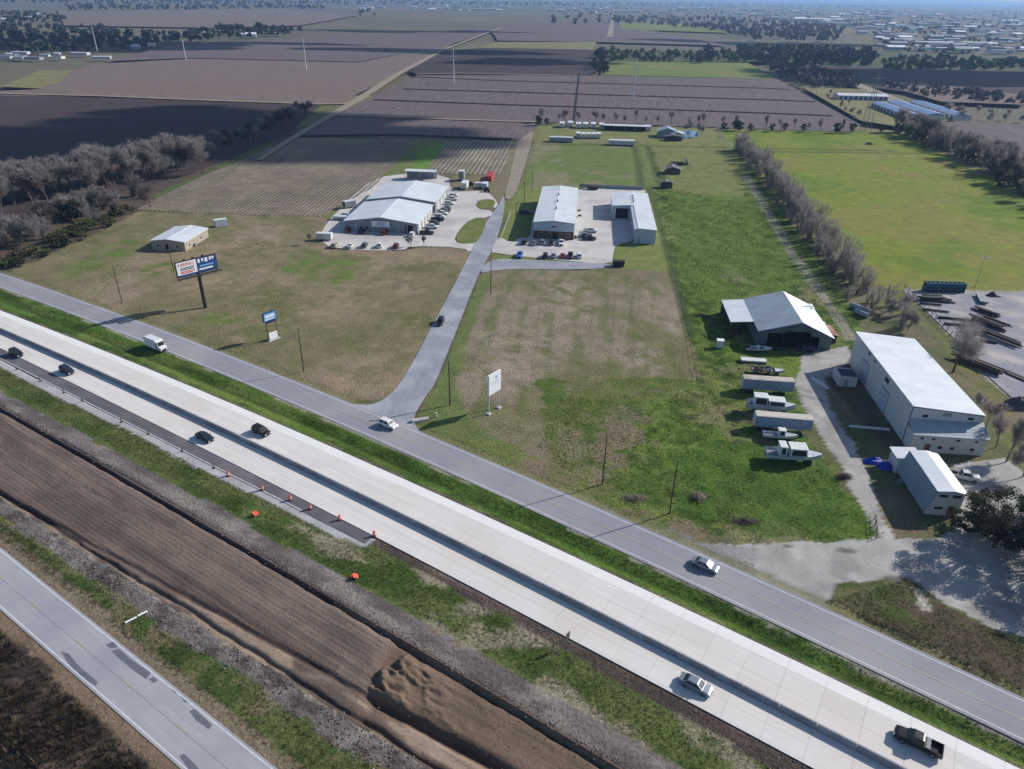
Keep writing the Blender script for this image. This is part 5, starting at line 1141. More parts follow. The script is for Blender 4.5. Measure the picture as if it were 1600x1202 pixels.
def open_boat(label, px, L, B, ang, hm, extra=True):
    t = thing('open_boat', label, 'boat', (*G(*px), 0), ang); mb = MB(); hull(mb, L, B, .6, .8); mb.build('hull', hm, t)
    deck(L, B, .6, .8, .7, .99).build('foredeck', HULLW, t); deck(L, B, .6, .8, .02, .7, -.35).build('cockpit_floor', PLASTIC, t)
    if extra:
        MB().box(L * .42, L * .52, -.4, .4, 1.05, 2.0).build('console', HULLW, t); MB().box(.4, 1.1, -B * .38, B * .38, 1.05, 1.5).build('seat', BLK, t); MB().box(-.5, .05, -.25, .25, .7, 1.9).build('outboard_motor', BLK, t)
    stands(t, L, B, .6)
    for sy in (-1, 1): MB().tube((L * .4, sy * B * .4, .32), (L * .4, sy * B * .52, .32), .32, .32, 12).build('wheel', TYRE, t)
    return t
open_boat('small white speedboat on a trailer before the barn bays', (1164,549), 7.2, 2.2, R(-4), HULLW)
t = thing('pontoon_barge', 'low flat pale pontoon float lying in the boat row near the barn', 'pontoon', (*G(1158,567), 0), R(-6))
MB().box(0, 6.8, 0, 2.2, .55, .8).build('deck', CANVAS, t)
for y in (.3, 1.6): MB().tube((0, y, .3), (6.8, y, .3), .3, .3, 10).build('float', METL, t)
MB().tube((.1, .1, .8), (.1, .1, 1.7), .03, .03, 5).tube((6.7, .1, .8), (6.7, .1, 1.7), .03, .03, 5).tube((.1, .1, 1.7), (6.7, .1, 1.7), .03, .03, 5).build('rail', METL, t)
ob = open_boat('worn skiff filled with scrap next to the patched box trailer', (1173,582), 8.6, 2.6, R(-8), mk('hull_worn', P(176,168,160), P(140,128,120), scale=1.2, rough=.8), False)
for k in range(14):
    o = MB().box(-.5, .5, -.2, .2, -.15, .15).build('scrap', random.choice([METL, RUST, BLK, WOODD]), ob); o.location = (random.uniform(.8, 5.6), random.uniform(-.9, .9), 1.3 + random.uniform(0, .5)); o.rotation_euler = [random.uniform(-.6, .6) for _ in range(3)]
# tarps, debris, piles
TARP = mk('blue_tarp', P(22,58,190), P(16,42,150), scale=1.2, rough=.5, bump=.1)
def heap(name, label, cat, px, rx, ry, h, mat, seed, n=26, z=0.0, kind=None, parent=None):
    a = np.linspace(0, 2 * math.pi, n, endpoint=False); V = []; F = []; rings = 7
    for r_ in range(rings):
        q = 1 - r_ / (rings - 1)
        for t_ in a:
            k = 1 + .35 * (float(vn(math.cos(t_) * 3 + seed, math.sin(t_) * 3 + r_ * .4, 1.0, seed)) - .5)
            V.append((rx * q * k * math.cos(t_), ry * q * k * math.sin(t_), h * (1 - q ** 1.7) * (.55 + .9 * float(vn(math.cos(t_) * q * 4 + seed, math.sin(t_) * q * 4, 1.0, seed + 3))) - .05))
    for r_ in range(rings - 1):
        for k in range(n): F.append((r_ * n + k, r_ * n + (k + 1) % n, (r_ + 1) * n + (k + 1) % n, (r_ + 1) * n + k))
    o = obj(name, np_mesh(name, V, F, mat, smooth=False)); x, y = G(*px); o.location = (x, y, z)
    return tag(o, label, cat)
heap('tarp_bundle', 'crumpled bright blue tarpaulin, the longer one by the house', 'tarp', (1364,722), 2.6, 1.3, 1.2, TARP, 4)
heap('tarp_bundle', 'crumpled bright blue tarpaulin, the rounder one by the house', 'tarp', (1382,730), 1.6, 1.4, 1.4, TARP, 9)
DRYB = mk('dry_branches', P(150,138,120), P(104,92,78), scale=3, detail=8, rough=.95, bump=.2); BURN = mk('burnt_debris', P(92,80,74), P(56,48,46), scale=2.5, detail=8, rough=.95, bump=.2)
def brush_pile(label, px, rx, ry, h, mat, seed, n=420):
    t = thing('brush_pile', label, 'pile', (*G(*px), 0)); rr = random.Random(seed); o = heap('core', None, None, px, rx * .8, ry * .8, h * .7, mat, seed); o.location = (0, 0, 0); o.parent = t
    mb = MB()
    for k in range(n):
        a, q = rr.uniform(0, 6.28), rr.random() ** .6; p = Vector((rx * q * math.cos(a), ry * q * math.sin(a), h * (1 - q * q) * rr.uniform(.2, 1))); d = Vector((rr.gauss(0, 1), rr.gauss(0, 1), rr.gauss(.2, .5))).normalized() * rr.uniform(.4, 1.2)
        s_ = d.cross(Vector((0, 0, 1))).normalized() * .03; mb.add([p - s_, p + s_, p + d], [(0, 1, 2)])
    b = mb.build('branches', mat, t); b['kind'] = 'stuff'
brush_pile('round pile of bleached dead branches in the green meadow', (1091,777), 1.7, 1.5, 1.3, DRYB, 3)
brush_pile('long low windrow of dead branches in the meadow edge', (992,778), 2.6, .9, .6, DRYB, 5)
brush_pile('burnt debris heap in the meadow corner by the gravel apron', (1163,816), 3.4, 1.2, .8, BURN, 7)
brush_pile('dark scrap heap at the end of the boat row by the lane', (1319,746), 1.7, 1.0, .9, BURN, 9)
brush_pile('dark weed clump beside the barn lean-to in the meadow', (1095,494), 2.4, 1.4, 1.0, BURN, 11)
brush_pile('pile of scrap in the shade under the barn lean-to', (1150,520), 2.2, 1.8, 1.4, BURN, 13)
brush_pile('scrap lumber in the shade beside the tall shed', (1352,640), 1.6, 3.5, .7, WOODD, 15, 200)

# ================================================================== POLES, SIGNS, DRUMS
POLEM = mk('pole_wood', P(78,64,52), P(62,52,44), scale=3, rough=.9, stretch=(0, .3, .3))
def pole(label, px, h, cross=0.0, group=None, r=.15, rot=0.0, wires=False):
    x, y = G(*px); t = thing('utility_pole', label, 'pole', (x, y, 0), rot, group)
    MB().tube((0, 0, -.2), (0, 0, h), r, r * .65, 8).build('shaft', POLEM, t)
    if cross:
        MB().box(-cross / 2, cross / 2, -.06, .06, h - .75, h - .6).build('crossarm', mk('crossarm_wood', P(150,142,124), rough=.9), t)
        for xx in (-cross * .45, -cross * .2, cross * .2, cross * .45): MB().tube((xx, 0, h - .6), (xx, 0, h - .35), .05, .04, 6).build('insulator', PLASTIC, t)
    return t
pole('bare wooden pole by the frontage road, its crossarm missing, between two signs', (475,581), 12.6)
pole('wooden pole with a pale crossarm standing left of the billboard', (191,473), 12.2, 2.4, rot=CA)
pole('slim wooden pole between the billboard and the tan building', (272,424), 8.5, .8, rot=CA)
pp = pole('wooden pole with crossarm and a steel conduit at the corner of the side road', (703,633), 12.0, 2.4)
MB().tube((.28, -.05, 0), (.28, -.05, 9), .06, .06, 6).build('conduit', METL, pp)
pole('plain wooden pole on the verge of the side road below the access lane', (767,460), 13.0)
pole('tall black pole in the meadow edge, the one farther from the branch piles', (941,757), 12.0)
pole('tall black pole in the meadow edge beside the long branch windrow', (1046,803), 12.5)
pole('slim pole at the hedge corner by the shaded pickup truck', (806,348), 9.0, .8, rot=PA)
pole('slim pole on the lawn strip left of the long pale building roof', (819,318), 10.0, .8, rot=PA)
pole('slim pole beside the pasture gate on the upper side road', (831,300), 10.0, .8, rot=PA)
t = thing('flood_light', 'tall twin floodlight mast on the far edge of the storage yard', 'lamp', (*G(1523,449), 0))
MB().tube((0, 0, 0), (0, 0, 10.5), .1, .07, 8).build('mast', METL, t); MB().box(-.9, .9, -.05, .05, 10.4, 10.55).build('arm', METL, t)
for s in (-1, 1): MB().hexa([(s * .8 - .3, -.3, 10.5), (s * .8 + .3, -.3, 10.5), (s * .8 + .3, .1, 10.5), (s * .8 - .3, .1, 10.5)], [(s * .8 - .3, -.2, 10.95), (s * .8 + .3, -.2, 10.95), (s * .8 + .3, .1, 10.95), (s * .8 - .3, .1, 10.95)]).build('lamp_head', SIGNW, t)
# billboard
bb = thing('billboard', 'tall billboard on a dark steel post, hiring poster beside a blue one', 'billboard', (-96.4, 205.5, 0), R(48))
MB().tube((0, 0, -.2), (0, 0, 11.6), .55, .5, 14).build('post', METD, bb)
fr_ = MB().box(-6.4, 6.4, -.1, .5, 11.3, 16.1).build('panel_frame', METD, bb)
pz = lambda x0, x1, z0, z1, mat, nm, par, y=-.13: MB().box(x0, x1, y, y + .03, z0, z1).build(nm, mat, par)
pw = pz(-6.2, -.1, 11.5, 15.9, SIGNW, 'white_poster', bb); pb = pz(-.05, 6.2, 11.5, 15.9, BLUE, 'blue_poster', bb)
o = obj('lettering', text_mesh('HIRING', 1.45, RED), pw); o.location = (-3.3, -.15, 15.0); o.rotation_euler = (R(90), 0, 0)
for z0, x1, m_ in ((13.85, -.9, NAVY), (13.35, -1.1, NAVY), (12.75, -.8, RED), (12.3, -1.6, RED)): pz(-5.2, x1, z0, z0 + .26, m_, 'text_line', pw, -.16)
pz(-6.2, -.1, 11.5, 12.0, BLUE, 'footer_band', pw, -.16)
for x0, w_, h_ in ((.4, .7, 1.2), (1.6, .6, .9), (2.6, .9, 1.3), (4.0, .7, 1.0), (4.9, .6, .8)): pz(x0, x0 + w_, 15.7 - h_, 15.7, SIGNW, 'white_mark', pb, -.16)
pz(.8, 5.2, 13.2, 13.7, CYAN, 'text_line', pb, -.16); pz(.5, 4.8, 12.2, 12.7, SIGNW, 'text_line', pb, -.16); pz(4.9, 6.0, 12.0, 12.9, mk('sign_green', P(30,90,80), rough=.6), 'logo_mark', pb, -.16)
MB().box(-6.9, 6.9, -1.5, -.15, 11.0, 11.1).build('catwalk', METD, bb)
for x in (-6.6, -3, 0, 3, 6.6): MB().box(x - .05, x + .05, -1.5, .3, 10.85, 11.0).build('bracket', METD, bb)
for x in (-3.4, -.8, 2.4): MB().box(x - .3, x + .3, .1, .5, 16.1, 16.6).build('top_light', METD, bb)
for x in (-4.5, 0, 4.5): MB().tube((x, -.2, 11.1), (x, -2.0, 11.0), .04, .04, 5).box(x - .25, x + .25, -2.2, -1.9, 10.9, 11.1).build('flood_lamp', METD, bb)
# white pole sign
a, b2 = Vector(G(764,647.5)), Vector(G(779.5,637.5)); sg = thing('pole_sign', 'tall white sign board on two posts at the side road corner', 'sign', (*a, 0), math.atan2(b2.y - a.y, b2.x - a.x)); Ls = (b2 - a).length
for x in (0, Ls):
    MB().tube((x, 0, 0), (x, 0, 9.6), .12, .12, 8).build('post', TRIMW, sg); MB().box(x - .5, x + .5, -.5, .5, 0, .3).build('footing', CONC, sg)
bd = MB().box(-.3, Ls + .3, -.3, .22, 5.2, 10.4).build('board', SIGNW, sg)
MB().tube((Ls * .62, -.31, 9.3), (Ls * .62, -.33, 9.3), .38, .38, 14).build('logo_mark', CYAN, bd)
for z0 in (8.2, 7.6): MB().box(.5, Ls - .5, -.33, -.31, z0, z0 + .3).build('text_line', mk('sign_pale_blue', P(196,206,226), rough=.6), bd)
# blue pole sign
a, b2 = Vector(G(420,533.5)), Vector(G(434.5,528)); sg = thing('pole_sign', 'blue and white shop sign on two dark posts over a small white panel', 'sign', (*a, 0), math.atan2(b2.y - a.y, b2.x - a.x)); Ls = (b2 - a).length
for x in (0, Ls): MB().tube((x, 0, 0), (x, 0, 8.6), .11, .11, 8).build('post', METD, sg)
bd = MB().box(-.7, Ls + .3, -.35, .25, 6.0, 8.6).build('board', BLUE, sg)
MB().box(-.5, Ls + .1, -.38, -.35, 6.3, 8.4).build('face_panel', CYAN, bd)
MB().box(-.2, Ls - .3, -.41, -.38, 7.2, 7.9).build('logo_mark', SIGNW, bd); MB().box(-.4, Ls - .6, -.41, -.38, 6.5, 6.8).build('text_line', SIGNW, bd)
MB().box(0, Ls - .3, -.3, .1, 5.4, 6.0).build('lower_board', NAVY, sg)
MB().box(.3, Ls - .1, -.2, .0, .3, 2.4).build('ground_panel', SIGNW, sg); MB().box(-.2, Ls + .6, -.7, .5, -.1, .12).build('footing', CONC, sg)
MB().tube((Ls - .6, .1, 8.6), (Ls - .6, .1, 10.6), .05, .03, 6).build('finial', METL, sg)
# orange drums
ORG = mk('drum_orange', P(238,84,56), P(226,72,48), scale=2, rough=.6)
dr = None
for px in ((357,744),(410,766),(454,782),(485,796),(531,813),(585,838)):
    x, y = G(*px)
    if dr is None:
        dr = thing('traffic_drum', 'orange and white construction drum on the highway shoulder', 'drum', (x, y, .06), 0, 'construction drums')
        MB().tube((0, 0, 0), (0, 0, .1), .42, .4, 14).build('base_ring', BLK, dr); MB().tube((0, 0, .1), (0, 0, 1.1), .29, .23, 14).build('barrel', ORG, dr)
        for z0 in (.42, .76): MB().tube((0, 0, z0), (0, 0, z0 + .13), .295 - z0 * .05, .29 - z0 * .05, 14, False).build('reflective_band', SIGNW, dr)
        MB().tube((-.1, 0, 1.1), (-.1, 0, 1.2), .03, .03, 5).tube((.1, 0, 1.1), (.1, 0, 1.2), .03, .03, 5).tube((-.1, 0, 1.2), (.1, 0, 1.2), .03, .03, 5).build('handle', ORG, dr)
    else:
        c = copy_tree(dr); c.location = (x, y, .06)
dl = None
for px in ((26,578),(63,596),(100,614),(129,627),(190,660),(232,679),(285,706),(334,732)):
    x, y = G(*px)
    if dl is None:
        dl = thing('marker_post', 'short dark marker post on the pale gravel shoulder', 'post', (x, y, 0), 0, 'marker posts along the gravel shoulder')
        MB().box(-.25, .25, -.2, .2, 0, .12).build('foot', BLK, dl); MB().box(-.09, .09, -.03, .03, .12, 1.0).build('blade', METD, dl)
    else:
        c = copy_tree(dl); c.location = (x, y, 0)
# fallen orange signs on portable stands
for px, az, lb in (((400,806), .5, 'orange roadwork sign toppled on its stand near the gravel shoulder end'), ((556,904), 1.2, 'orange roadwork sign toppled on its stand at the dirt track edge')):
    t = thing('roadwork_sign', lb, 'sign', (*G(*px), .12), az)
    o = MB().hexa([(-.65, 0, 0), (0, -.65, 0), (.65, 0, 0), (0, .65, 0)], [(-.65, 0, .03), (0, -.65, .03), (.65, 0, .03), (0, .65, .03)]).build('sign_panel', ORG, t); o.rotation_euler = (R(28), R(15), 0); o.location = (0, 0, .5)
    for a in range(4): MB().tube((0, 0, .15), (1.1 * math.cos(a * 1.57 + .7), 1.1 * math.sin(a * 1.57 + .7), 0), .04, .04, 5).build('leg', METD, t)
    MB().tube((0, 0, .1), (.1, .1, .55), .04, .04, 5).build('mast', METD, t); MB().box(-.5, .4, .5, .9, -.05, .2).build('sand_bag', ORG, t)
t = thing('road_sign', 'road sign seen edge on beside the highway verge', 'sign', (*G(886,1012), 0), CA + R(80))
MB().tube((0, 0, 0), (0, 0, 3.2), .05, .05, 6).build('post', METL, t); MB().box(-.45, .45, -.02, .02, 1.9, 3.3).build('plate', WOODD, t)
t = thing('white_pipe', 'broken white pipe lying on the grass slope by the lower road', 'pipe', (*G(213,967), .25), 0)
a, b2 = Vector(G(196,975)) - Vector(G(213,967)), Vector(G(231,957)) - Vector(G(213,967))
MB().tube((a.x, a.y, 0), (.1, .1, .05), .16, .16, 8).build('pipe_section', SIGNW, t); MB().tube((.15, .3, .05), (b2.x, b2.y, .05), .16, .16, 8).build('pipe_section', SIGNW, t)
t = thing('mailbox', 'white pipe riser with elbow on the verge by the side road corner', 'pipe', (*G(682.5,652), 0)); MB().tube((0, 0, 0), (0, 0, 1.1), .14, .14, 8).tube((0, 0, 1.1), (-.5, 0, 1.2), .14, .14, 8).build('riser', SIGNW, t)
t['label'] = 'white bent riser pipe on the verge at the side road corner'; t.name = 'riser_pipe'
for px, lb in (((663,657), 'dark culvert mouth in the verge near the white riser pipe'), ((650,659), 'dark culvert mouth at the very corner of the side road')):
    t = thing('culvert_pipe', lb, 'pipe', (*G(*px), 0), R(20))
    MB().tube((-1.0, 0, .25), (1.0, 0, .25), .55, .55, 14, True).build('barrel', CONC, t); MB().tube((-1.01, 0, .25), (-.98, 0, .25), .45, .45, 14).build('bore', DARK, t)
# ---- storage yard contents
TEAL = mk('teal_steel', P(44,104,124), P(36,88,106), scale=1, rough=.6)
t = thing('truss_rack', 'teal steel conveyor frame on the far edge of the storage yard', 'rack', (*G(1445,457), 0), R(-1))
for y in (0, 2.2):
    for z in (1.0, 3.0): MB().box(0, 13.5, y, y + .3, z, z + .3).build('rail', TEAL, t)
for k in range(10): MB().box(k * 1.48, k * 1.48 + .18, 0, 2.5, 0, 3.3).build('frame', TEAL, t)
MB().box(0, 13.5, .2, 2.3, 2.0, 2.6).build('trough', TEAL, t)
t = thing('flat_rack', 'pale blue grey flatbed trailer in the storage yard', 'trailer', (*G(1530,476), 0), R(70))
MB().box(0, 8.5, -2.6, 0, .9, 1.2).build('deck', WALLG, t)
for x in (1.5, 2.8, 7.5):
    for y in (-2.5, -.4): MB().tube((x, y, .45), (x, y + .3, .45), .45, .45, 12).build('wheel', TYRE, t)
for x0, y0, x1, y1, rr_ in ((1465,498,1519,503,.38),(1476,508,1530,513,.4),(1500,519,1541,523,.4),(1530,534,1557,538,.45),(1436,476,1470,479,.3),(1440,485,1482,490,.3)):
    a, b2 = Vector(G(x0, y0)), Vector(G(x1, y1)); t = thing('steel_pipe', 'long dark steel pipe laid out on rails in the storage yard', 'pipe', (*a, 0), math.atan2(b2.y - a.y, b2.x - a.x), 'steel pipes in the yard'); L = (b2 - a).length
    MB().tube((0, 0, .55), (L, 0, .55), rr_, rr_, 12).build('tube', METD, t)
    for f in (.1, .5, .9): MB().box(f * L - .1, f * L + .1, -.6, .6, 0, .2).build('rail', WOODD, t)
BRN = mk('brown_steel', P(96,74,66), P(78,62,56), scale=1.5, rough=.8)
def steel_pile(label, px, L, wd, h, ang, seed, n=12):
    rr = random.Random(seed); t = thing('steel_stack', label, 'stack', (*G(*px), .15), ang)
    for k in range(n):
        y, z = rr.uniform(-wd / 2, wd / 2), rr.uniform(0, h); x0 = rr.uniform(0, L * .2); x1 = rr.uniform(L * .7, L)
        MB().box(x0, x1, y - .2, y + .2, z, z + .35).build('beam', rr.choice([METD, METD, METD, BRN]), t)
steel_pile('stack of rusty steel beams nearest the flatbed in the storage yard', (1575,520), 12, 4, 1.6, R(118), 1, 16)
steel_pile('long stack of dark steel beams at the edge of the storage yard', (1598,545), 14, 3, 1.2, R(118), 2, 14)
steel_pile('heap of bent dark frames along the near side of the storage yard', (1570,590), 15, 2.6, 1.4, R(122), 3, 18)
steel_pile('scrap frames behind the fence corner of the storage yard', (1432,468), 9, 4, 1.2, R(-4), 4, 16)
steel_pile('low stack of plates beside the teal conveyor frame', (1452,470), 8, 3.5, .8, R(-10), 7, 12)
steel_pile('dark stack of beams on the middle of the yard gravel', (1560,498), 9, 2.4, .9, R(120), 8, 10)
steel_pile('pair of rails on the gravel at the corner of the storage yard', (1560,578), 13, 2, .2, R(-62), 6, 6)
heap('scrap_heap', 'black scrap heap beside the pale flatbed on the yard border', 'pile', (1552,463), 3.4, 1.6, 1.4, METD, 21)
fn = thing('yard_fence', 'dark post and rail fence along the near side of the storage yard', 'fence', (*G(1413,452), 0))
fp = [Vector(G(*p)) for p in ((1413,452),(1450,488),(1492,531),(1545,590))]; o0 = fp[0]
for a, b2 in zip(fp[:-1], fp[1:]):
    a, b2 = a - o0, b2 - o0; L = (b2 - a).length; n = max(2, int(L / 3)); dd = (b2 - a) / n
    for k in range(n): p = a + dd * k; MB().box(p.x - .07, p.x + .07, p.y - .07, p.y + .07, 0, 1.8).build('post', METD, fn)
    for z in (.9, 1.7): MB().tube((a.x, a.y, z), (b2.x, b2.y, z), .06, .06, 4).build('rail', METD, fn)
heap('roofed_heap', 'grey tarped stack at the right edge beside the tall shed', 'stack', (1592,634), 4.5, 3.0, 2.6, mk('tarp_grey', P(84,86,92), P(66,68,74), scale=1, rough=.8), 31)

# ---- clutter: fences, tanks, a wreck, pallets, back wall of the middle lot
def line_fence(name, label, pts, h, mat, step=2.4, rails=(.5, .95)):
    P_ = [Vector(G(*p)) for p in pts]; o0 = P_[0]; t = thing(name, label, 'fence', (*o0, 0))
    for a, b in zip(P_[:-1], P_[1:]):
        a, b = a - o0, b - o0; n = max(2, int((b - a).length / step))
        for k in range(n + 1): p = a.lerp(b, k / n); MB().box(p.x - .06, p.x + .06, p.y - .06, p.y + .06, 0, h).build('post', mat, t)
        for f in rails: MB().tube((a.x, a.y, h * f), (b.x, b.y, h * f), .05, .05, 4).build('rail', mat, t)
line_fence('rail_fence', 'white rail fence between the side road and the shaded lawn', [(783,374),(798,333)], 1.3, TRIMW)
line_fence('field_fence', 'thin wire fence of grey posts along the meadow boundary', [(1018,292),(1046,405),(1076,525),(1088,595)], 1.3, WOODD, 6.0, (.6,))
line_fence('gate_fence', 'short leaning fence at the meadow corner by the gravel apron', [(1369,842),(1366,812)], 1.4, WOODD, 1.6)
for k, (px, a) in enumerate((((1338,484),.4), ((1350,488),.5), ((1345,494),.45))):
    t = thing('steel_tank', 'grey cylindrical steel tank lying in the weeds below the hedgerow', 'tank', (*G(*px), 0), R(115) + a * .2, 'tanks below the hedgerow')
    MB().tube((-2.4, 0, .9), (2.4, 0, .9), .85, .85, 16).build('shell', METL, t)
    for x in (-1.4, 1.4): MB().box(x - .15, x + .15, -.7, .7, 0, .4).build('saddle', METD, t)
t = thing('wrecked_car', 'dark derelict car standing alone at the top of the pasture', 'car', (*G(1358,226), 0), R(10))
for nm, me, mt, subs in car_proto('sedan'): put_mesh(nm, me, t, PAINT['grey'] if mt == 'paint' else None)
bw = thing('yard_wall', 'low grey wall closing the back of the lot between the workshops', 'wall', (*G(905,293), 0), PA)
for k in range(10): MB().box(k * 3.3, k * 3.3 + 3.25, 0, .25, 0, 1.8).build('panel', WALLG, bw)
t = thing('skip', 'dark open topped skip at the back wall between the workshops', 'dumpster', (*G(918,296), 0), PA)
MB().hexa([(0, -1.1, .1), (5.2, -1.1, .1), (5.2, 1.1, .1), (0, 1.1, .1)], [(-.3, -1.2, 1.8), (5.5, -1.2, 1.8), (5.5, 1.2, 1.8), (-.3, 1.2, 1.8)]).build('bin', METD, t); MB().box(-.2, 5.4, -1.1, 1.1, 1.8, 1.86).build('load', BURN, t)
for k, px in enumerate(((957,332),(957,336),(957,328),(905,330),(906,338))):
    t = thing('pallet_stack', 'stack of wooden pallets beside the workshop walls', 'pallets', (*G(*px), .04), PA + .1 * k, 'pallet stacks')
    for j in range(4): MB().box(-.6, .6, -.5, .5, j * .17, j * .17 + .13).build('pallet', WOODD, t)
for k, (px, lb) in enumerate((((735,291), 'dark tractor sized machine between the white tank trailer and the silo trailer'), ((760,300), 'small dark trailer beside the pale blue trailer'))):
    t = thing('equipment_trailer', lb, 'machine', (*G(*px), .04), PA + .4)
    MB().box(-1.4, 1.4, -.9, .9, .5, 1.5).build('body', METD, t); MB().box(-.4, .8, -.7, .7, 1.5, 2.2).build('hood', BLK, t)
    for x in (-.9, .9):
        for y in (-1.0, .8): MB().tube((x, y, .45), (x, y + .2, .45), .45, .45, 12).build('wheel', TYRE, t)
# ================================================================== VEGETATION
BARK = mk('bark_grey', P(112,98,86), P(88,76,66), scale=3, rough=.95); TWIG = mk('twigs_greybrown', P(160,152,148), P(136,128,124), scale=.6, rough=.95, c3=P(174,168,164), scale3=.2)
TWIGD = mk('twigs_dark', P(120,112,109), P(96,90,87), scale=.6, rough=.95); BARKR = mk('bark_red', P(110,74,58), P(88,60,48), scale=3, rough=.95)
LEAF = [mk('leaf_%s' % k, a, b, scale=.35, rough=.7, spec=.25, c3=c, scale3=.09) for k, a, b, c in (
    ('oak', P(62,76,46), P(44,58,36), P(82,86,56)), ('dark', P(50,62,46), P(38,50,38), P(64,72,50)), ('shrub', P(92,104,58), P(72,84,46), P(112,108,72)), ('oakbrown', P(70,72,54), P(50,54,42), P(96,88,68)))]
def thin(m, k):
    """leaf: part of the light passes through; twig: stand-in for rim light"""
    nt = m.node_tree; b = nt.nodes['Principled BSDF']; o_ = nt.nodes['Material Output']; t = nt.nodes.new('ShaderNodeBsdfTranslucent'); x = nt.nodes.new('ShaderNodeMixShader'); x.inputs[0].default_value = k
    src = b.inputs['Base Color'].links[0].from_socket
    nt.links.new(src, t.inputs[0]); nt.links.new(b.outputs[0], x.inputs[1]); nt.links.new(t.outputs[0], x.inputs[2]); nt.links.new(x.outputs[0], o_.inputs[0])
for m_ in LEAF: thin(m_, .35)
thin(TWIG, .45); thin(TWIGD, .45)  # opaque twigs; translucency stands in for light along their backlit edges
def bare_tree(seed, h, spread, twigs=2400, tw=.05, lean=0.0, upright=.55):
    rr = random.Random(seed); segs = []
    def grow(p, d, L, r, lv):
        n = 3 if lv < 3 else 2; q = p
        for i in range(n):
            d = (d + Vector((rr.gauss(0, .13), rr.gauss(0, .13), .05))).normalized(); e = q + d * (L / n); r2 = r * (1 - .22 * (1 if lv else .8)); segs.append((q, e, r, r2, lv)); q, r = e, r2
            if lv < 4 and (i > 0 or lv > 0):
                for _ in range((2, 2, 2, 2)[lv]):
                    a = rr.uniform(0, 6.283); tilt = rr.uniform(.5, 1.0) * spread
                    o_ = d.orthogonal().normalized(); o_.rotate(Matrix.Rotation(a, 3, d)); nd = (d * math.cos(tilt) + o_ * math.sin(tilt)); nd.z += .18 * upright; grow(q, nd.normalized(), L * rr.uniform(.55, .75), r * .62, lv + 1)
        if lv < 4: grow(q, (d + Vector((rr.gauss(0, .2), rr.gauss(0, .2), .1))).normalized(), L * .62, r * .8, lv + 1)
    grow(Vector((0, 0, -.2)), Vector((lean, 0, 1)).normalized(), h * .36, h * .021, 0)
    zmax = max(s[1].z for s in segs); k = h / zmax
    tr, cw = MB(), MB(); tips = []
    for a, b, ra, rb, lv in segs:
        a, b = a * k, b * k
        if lv <= 1: tr.tube(a, b, ra, rb, 6, False)
        elif lv == 2: cw.tube(a, b, max(ra, .035), max(rb, .03), 3, False)
        else:
            s_ = (b - a).orthogonal().normalized() * max(ra * .9, tw * .7); cw.add([a - s_, a + s_, b], [(0, 1, 2)]); tips.append((a, b))
    per = max(1, int(twigs / max(1, len(tips))))
    for a, b in tips:
        for _ in range(per):
            f = rr.random(); p = a.lerp(b, f); d = ((b - a).normalized() + Vector((rr.gauss(0, .6), rr.gauss(0, .6), rr.gauss(.15, .45)))).normalized() * rr.uniform(.5, 1.3) * h / 13
            s_ = Vector((rr.gauss(0, 1), rr.gauss(0, 1), rr.gauss(0, 1))).cross(d).normalized() * tw * .5; cw.add([p - s_, p + s_, p + d], [(0, 1, 2)])
    return tr, cw
def fast_mesh(mb, name, mat):
    me = bpy.data.meshes.new(name); me.from_pydata(mb.v, [], mb.f); me.materials.append(mat); return me
def leafy(seed, h, rx, leaves, ls, clumps=34, trunk_h=.3, droop=0.0, ry=None, bare=.0):
    r_ = np.random.default_rng(seed); tr = MB(); rr = random.Random(seed)
    tr.tube((0, 0, -.2), (0, 0, h * trunk_h), h * .035, h * .028, 7, False)
    C = []
    for k in range(clumps):
        a = rr.uniform(0, 6.283); q = rr.random() ** .5; zz = rr.uniform(trunk_h * .8, 1.0); prof = math.sin(math.pi * min(1, max(.08, (zz - trunk_h * .6) / (1.12 - trunk_h * .6)))) ** .6
        c = Vector((rx * q * prof * math.cos(a), rx * q * prof * math.sin(a), h * zz * (.92))); C.append((c, rr.uniform(.16, .34) * rx))
        if k % 2 == 0: tr.tube((0, 0, h * trunk_h * rr.uniform(.7, 1)), c, h * .013, h * .004, 4, False)
    per = leaves // clumps; V = []; 
    for c, s in C:
        d = r_.normal(size=(per, 3)); d /= np.linalg.norm(d, axis=1)[:, None]; p = np.array(c)[None] + d * (s * r_.random((per, 1)) ** .45) * np.array([1, 1, .7])
        u = r_.normal(size=(per, 3)); u /= np.linalg.norm(u, axis=1)[:, None]; w = np.cross(u, d); w /= np.maximum(np.linalg.norm(w, axis=1), 1e-6)[:, None]
        z_ = ls * r_.uniform(.6, 1.3, (per, 1)); V.append(np.stack([p - u * z_ - w * z_ * .6, p + u * z_ - w * z_ * .6, p + u * z_ + w * z_ * .6, p - u * z_ + w * z_ * .6], 1).reshape(-1, 3))
    V = np.vstack(V); F = np.arange(len(V)).reshape(-1, 4); return tr, (V, F)
BT = []
for i, (h, sp, tw_n, tw) in enumerate(((13, .8, 6000, .085), (11, .75, 5400, .085), (14.5, .7, 6400, .09), (10, .95, 5400, .085), (12, .6, 5400, .08))):
    tr, cw = bare_tree(100 + i, h, sp, tw_n, tw); BT.append((fast_mesh(tr, 'bare_trunk', BARK), fast_mesh(cw, 'bare_crown', TWIG), h))
